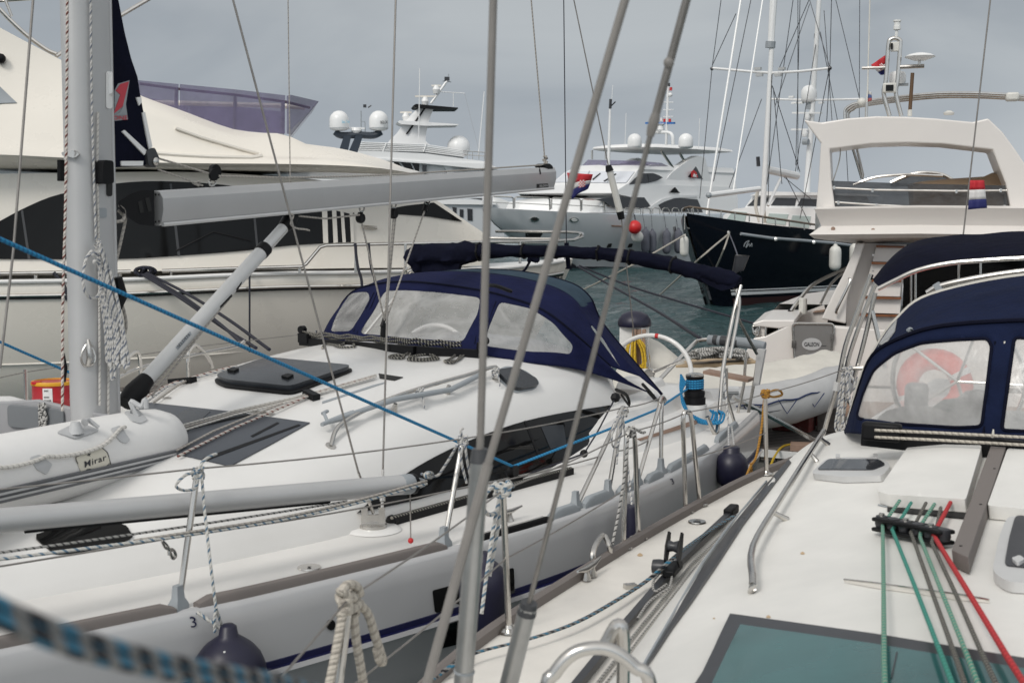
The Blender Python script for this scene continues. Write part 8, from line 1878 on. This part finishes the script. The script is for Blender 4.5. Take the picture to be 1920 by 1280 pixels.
pk = thing('boarding_plank', 'pale wooden plank under the grey rope pile behind the stern', 'plank', onY(1350, 680, 15.2)); bev(obj('plank', MB().bar(onY(1262, 684, 15.3), onY(1412, 676, 15.3), .55, .05), mat('pale_wood', (.42, .31, .19), .6, var=.2), pk), .01)
rp = thing('rope_pile', 'grey and white rope pile heaped on the pale plank', 'rope', onY(1350, 664, 15.2)); rng = random.Random(2); pl2 = []
for i in range(150):
    u = rng.random(); x = 1290+u*110; h = 663+rng.uniform(-5, 12)-(6*math.sin(u*3.1)); pl2.append(onY(x, h, 15.1+rng.uniform(-.2, .2)))
pl2.sort(key=lambda p: p.x+rng.uniform(-.35, .35)); obj('rope', MB().tube(spl(pl2, 2), .02, 5), WKROPE, rp)
# blocks, cable and small things on the pontoon
bk1 = onZ(1488, 806, .5); b1c = Vector((bk1.x, bk1.y, .5)); 
def block(label, c, m, l, w, h, grp='blocks on the pontoon'):
    t = MB().box(c+Vector((0, 0, h/2)), l, w, h, (PD+Vector((0, 0, 0))), PW); o = bev(solo('chock_block', t, m, label, 'block', grp, smooth_=35), .012); return o
block('worn red painted block on the pontoon under the tender bow', b1c, BRICK, .42, .26, .26); block('bare grey brown block beside the red block on the pontoon', b1c+PD*.36+PW*.18, CONC, .22, .3, .28); block('second red block behind the first one on the pontoon', b1c-PD*.02+PW*.5, BRICK, .36, .22, .2)
cbx = [onZ(x, y, .51) for x, y in ((1545, 830), (1490, 832), (1466, 838), (1452, 856))]+[onZ(1445, 872, .45), onZ(1432, 900, .3)]; solo('power_cable', MB().tube(spl(cbx, 5), .012, 6), YROPE, 'yellow cable running over the pontoon edge', 'cable')
solo('timber_offcut', MB().bar(onZ(1482, 836, .53), onZ(1530, 838, .53), .22, .06), TEAKS, 'short timber offcut lying on the pontoon edge', 'timber')
gp = [B1.s(1436, 776, 5.8), onZ(1480, 800, .75), onZ(1540, 832, .53)]; solo('gangway_pole', MB().tube([B1.s(1375, 744, 5.5), gp[0], gp[2]], .022, 9), STEEL, 'steel pole sloping from the stern down to the pontoon', 'pole')
ch = [gs(1525, 758, -1.4), gs(1532, 764, -1.5), gs(1540, 770, -1.55), gs(1560, 774, -1.6), gs(1585, 770, -1.6)]
mb = MB()
for i, p in enumerate(spl(ch, 5)): mb.lathe([(.03, -.012), (.042, 0), (.03, .012)], p, (1, i % 2, .3), 8)
solo('chain', MB().tube(spl(ch, 5), .03, 6), GREYPL, 'grey chain at the edge of the teak swim platform', 'chain')
# small framed mirror panel on the bimini end, lifebuoy and bags behind the clear windows
q = [B1.s(x, y, 5.3) for x, y in ((1380, 478), (1404, 480), (1393, 506), (1373, 514))]; sp3 = obj('framed_panel', MB().prism(q, B1.A*.02), GREYGL, boat, 0); obj('panel_frame', MB().tube(q, .008, 6, True), SLATE, sp3)
lb = ss(1752, 722, 3.6); lbu = thing('lifebuoy', 'orange red lifebuoy seen through the clear hood window', 'lifebuoy', lb)
obj('ring', MB().tube([lb+B2.N*(.19*math.cos(a*.2244))+Vector((0, 0, .19*math.sin(a*.2244))) for a in range(28)], .078, 14, True), mat('orange_red_foam', (.75, .06, .035), .5), lbu, 60)
for a in (.5, 3.6): obj('band', MB().tube([lb+B2.N*(.19*math.cos(a+b))+Vector((0, 0, .19*math.sin(a+b))) for b in (-.1, 0, .1)], .08, 14), WHITEP, lbu)
t = thing('bag', 'dark green bag seen dimly through the hood window', 'bag', ss(1790, 785, 1.9)); obj('bag_body', MB().ball(ss(1792, 786, 1.9), .16, 12, .8), mat('green_bag', (.03, .10, .08), .8, bump=.4, bscale=10), t); obj('bag_flap', MB().ball(ss(1832, 770, 1.8), .14, 12, .9), SLATE, t)
t = thing('cushion', 'pale cushion heap seen dimly through the hood window', 'cushion', ss(1720, 795, 1.7)); obj('cushion_body', MB().ball(ss(1722, 796, 1.7), .24, 14, .45), CANV, t)
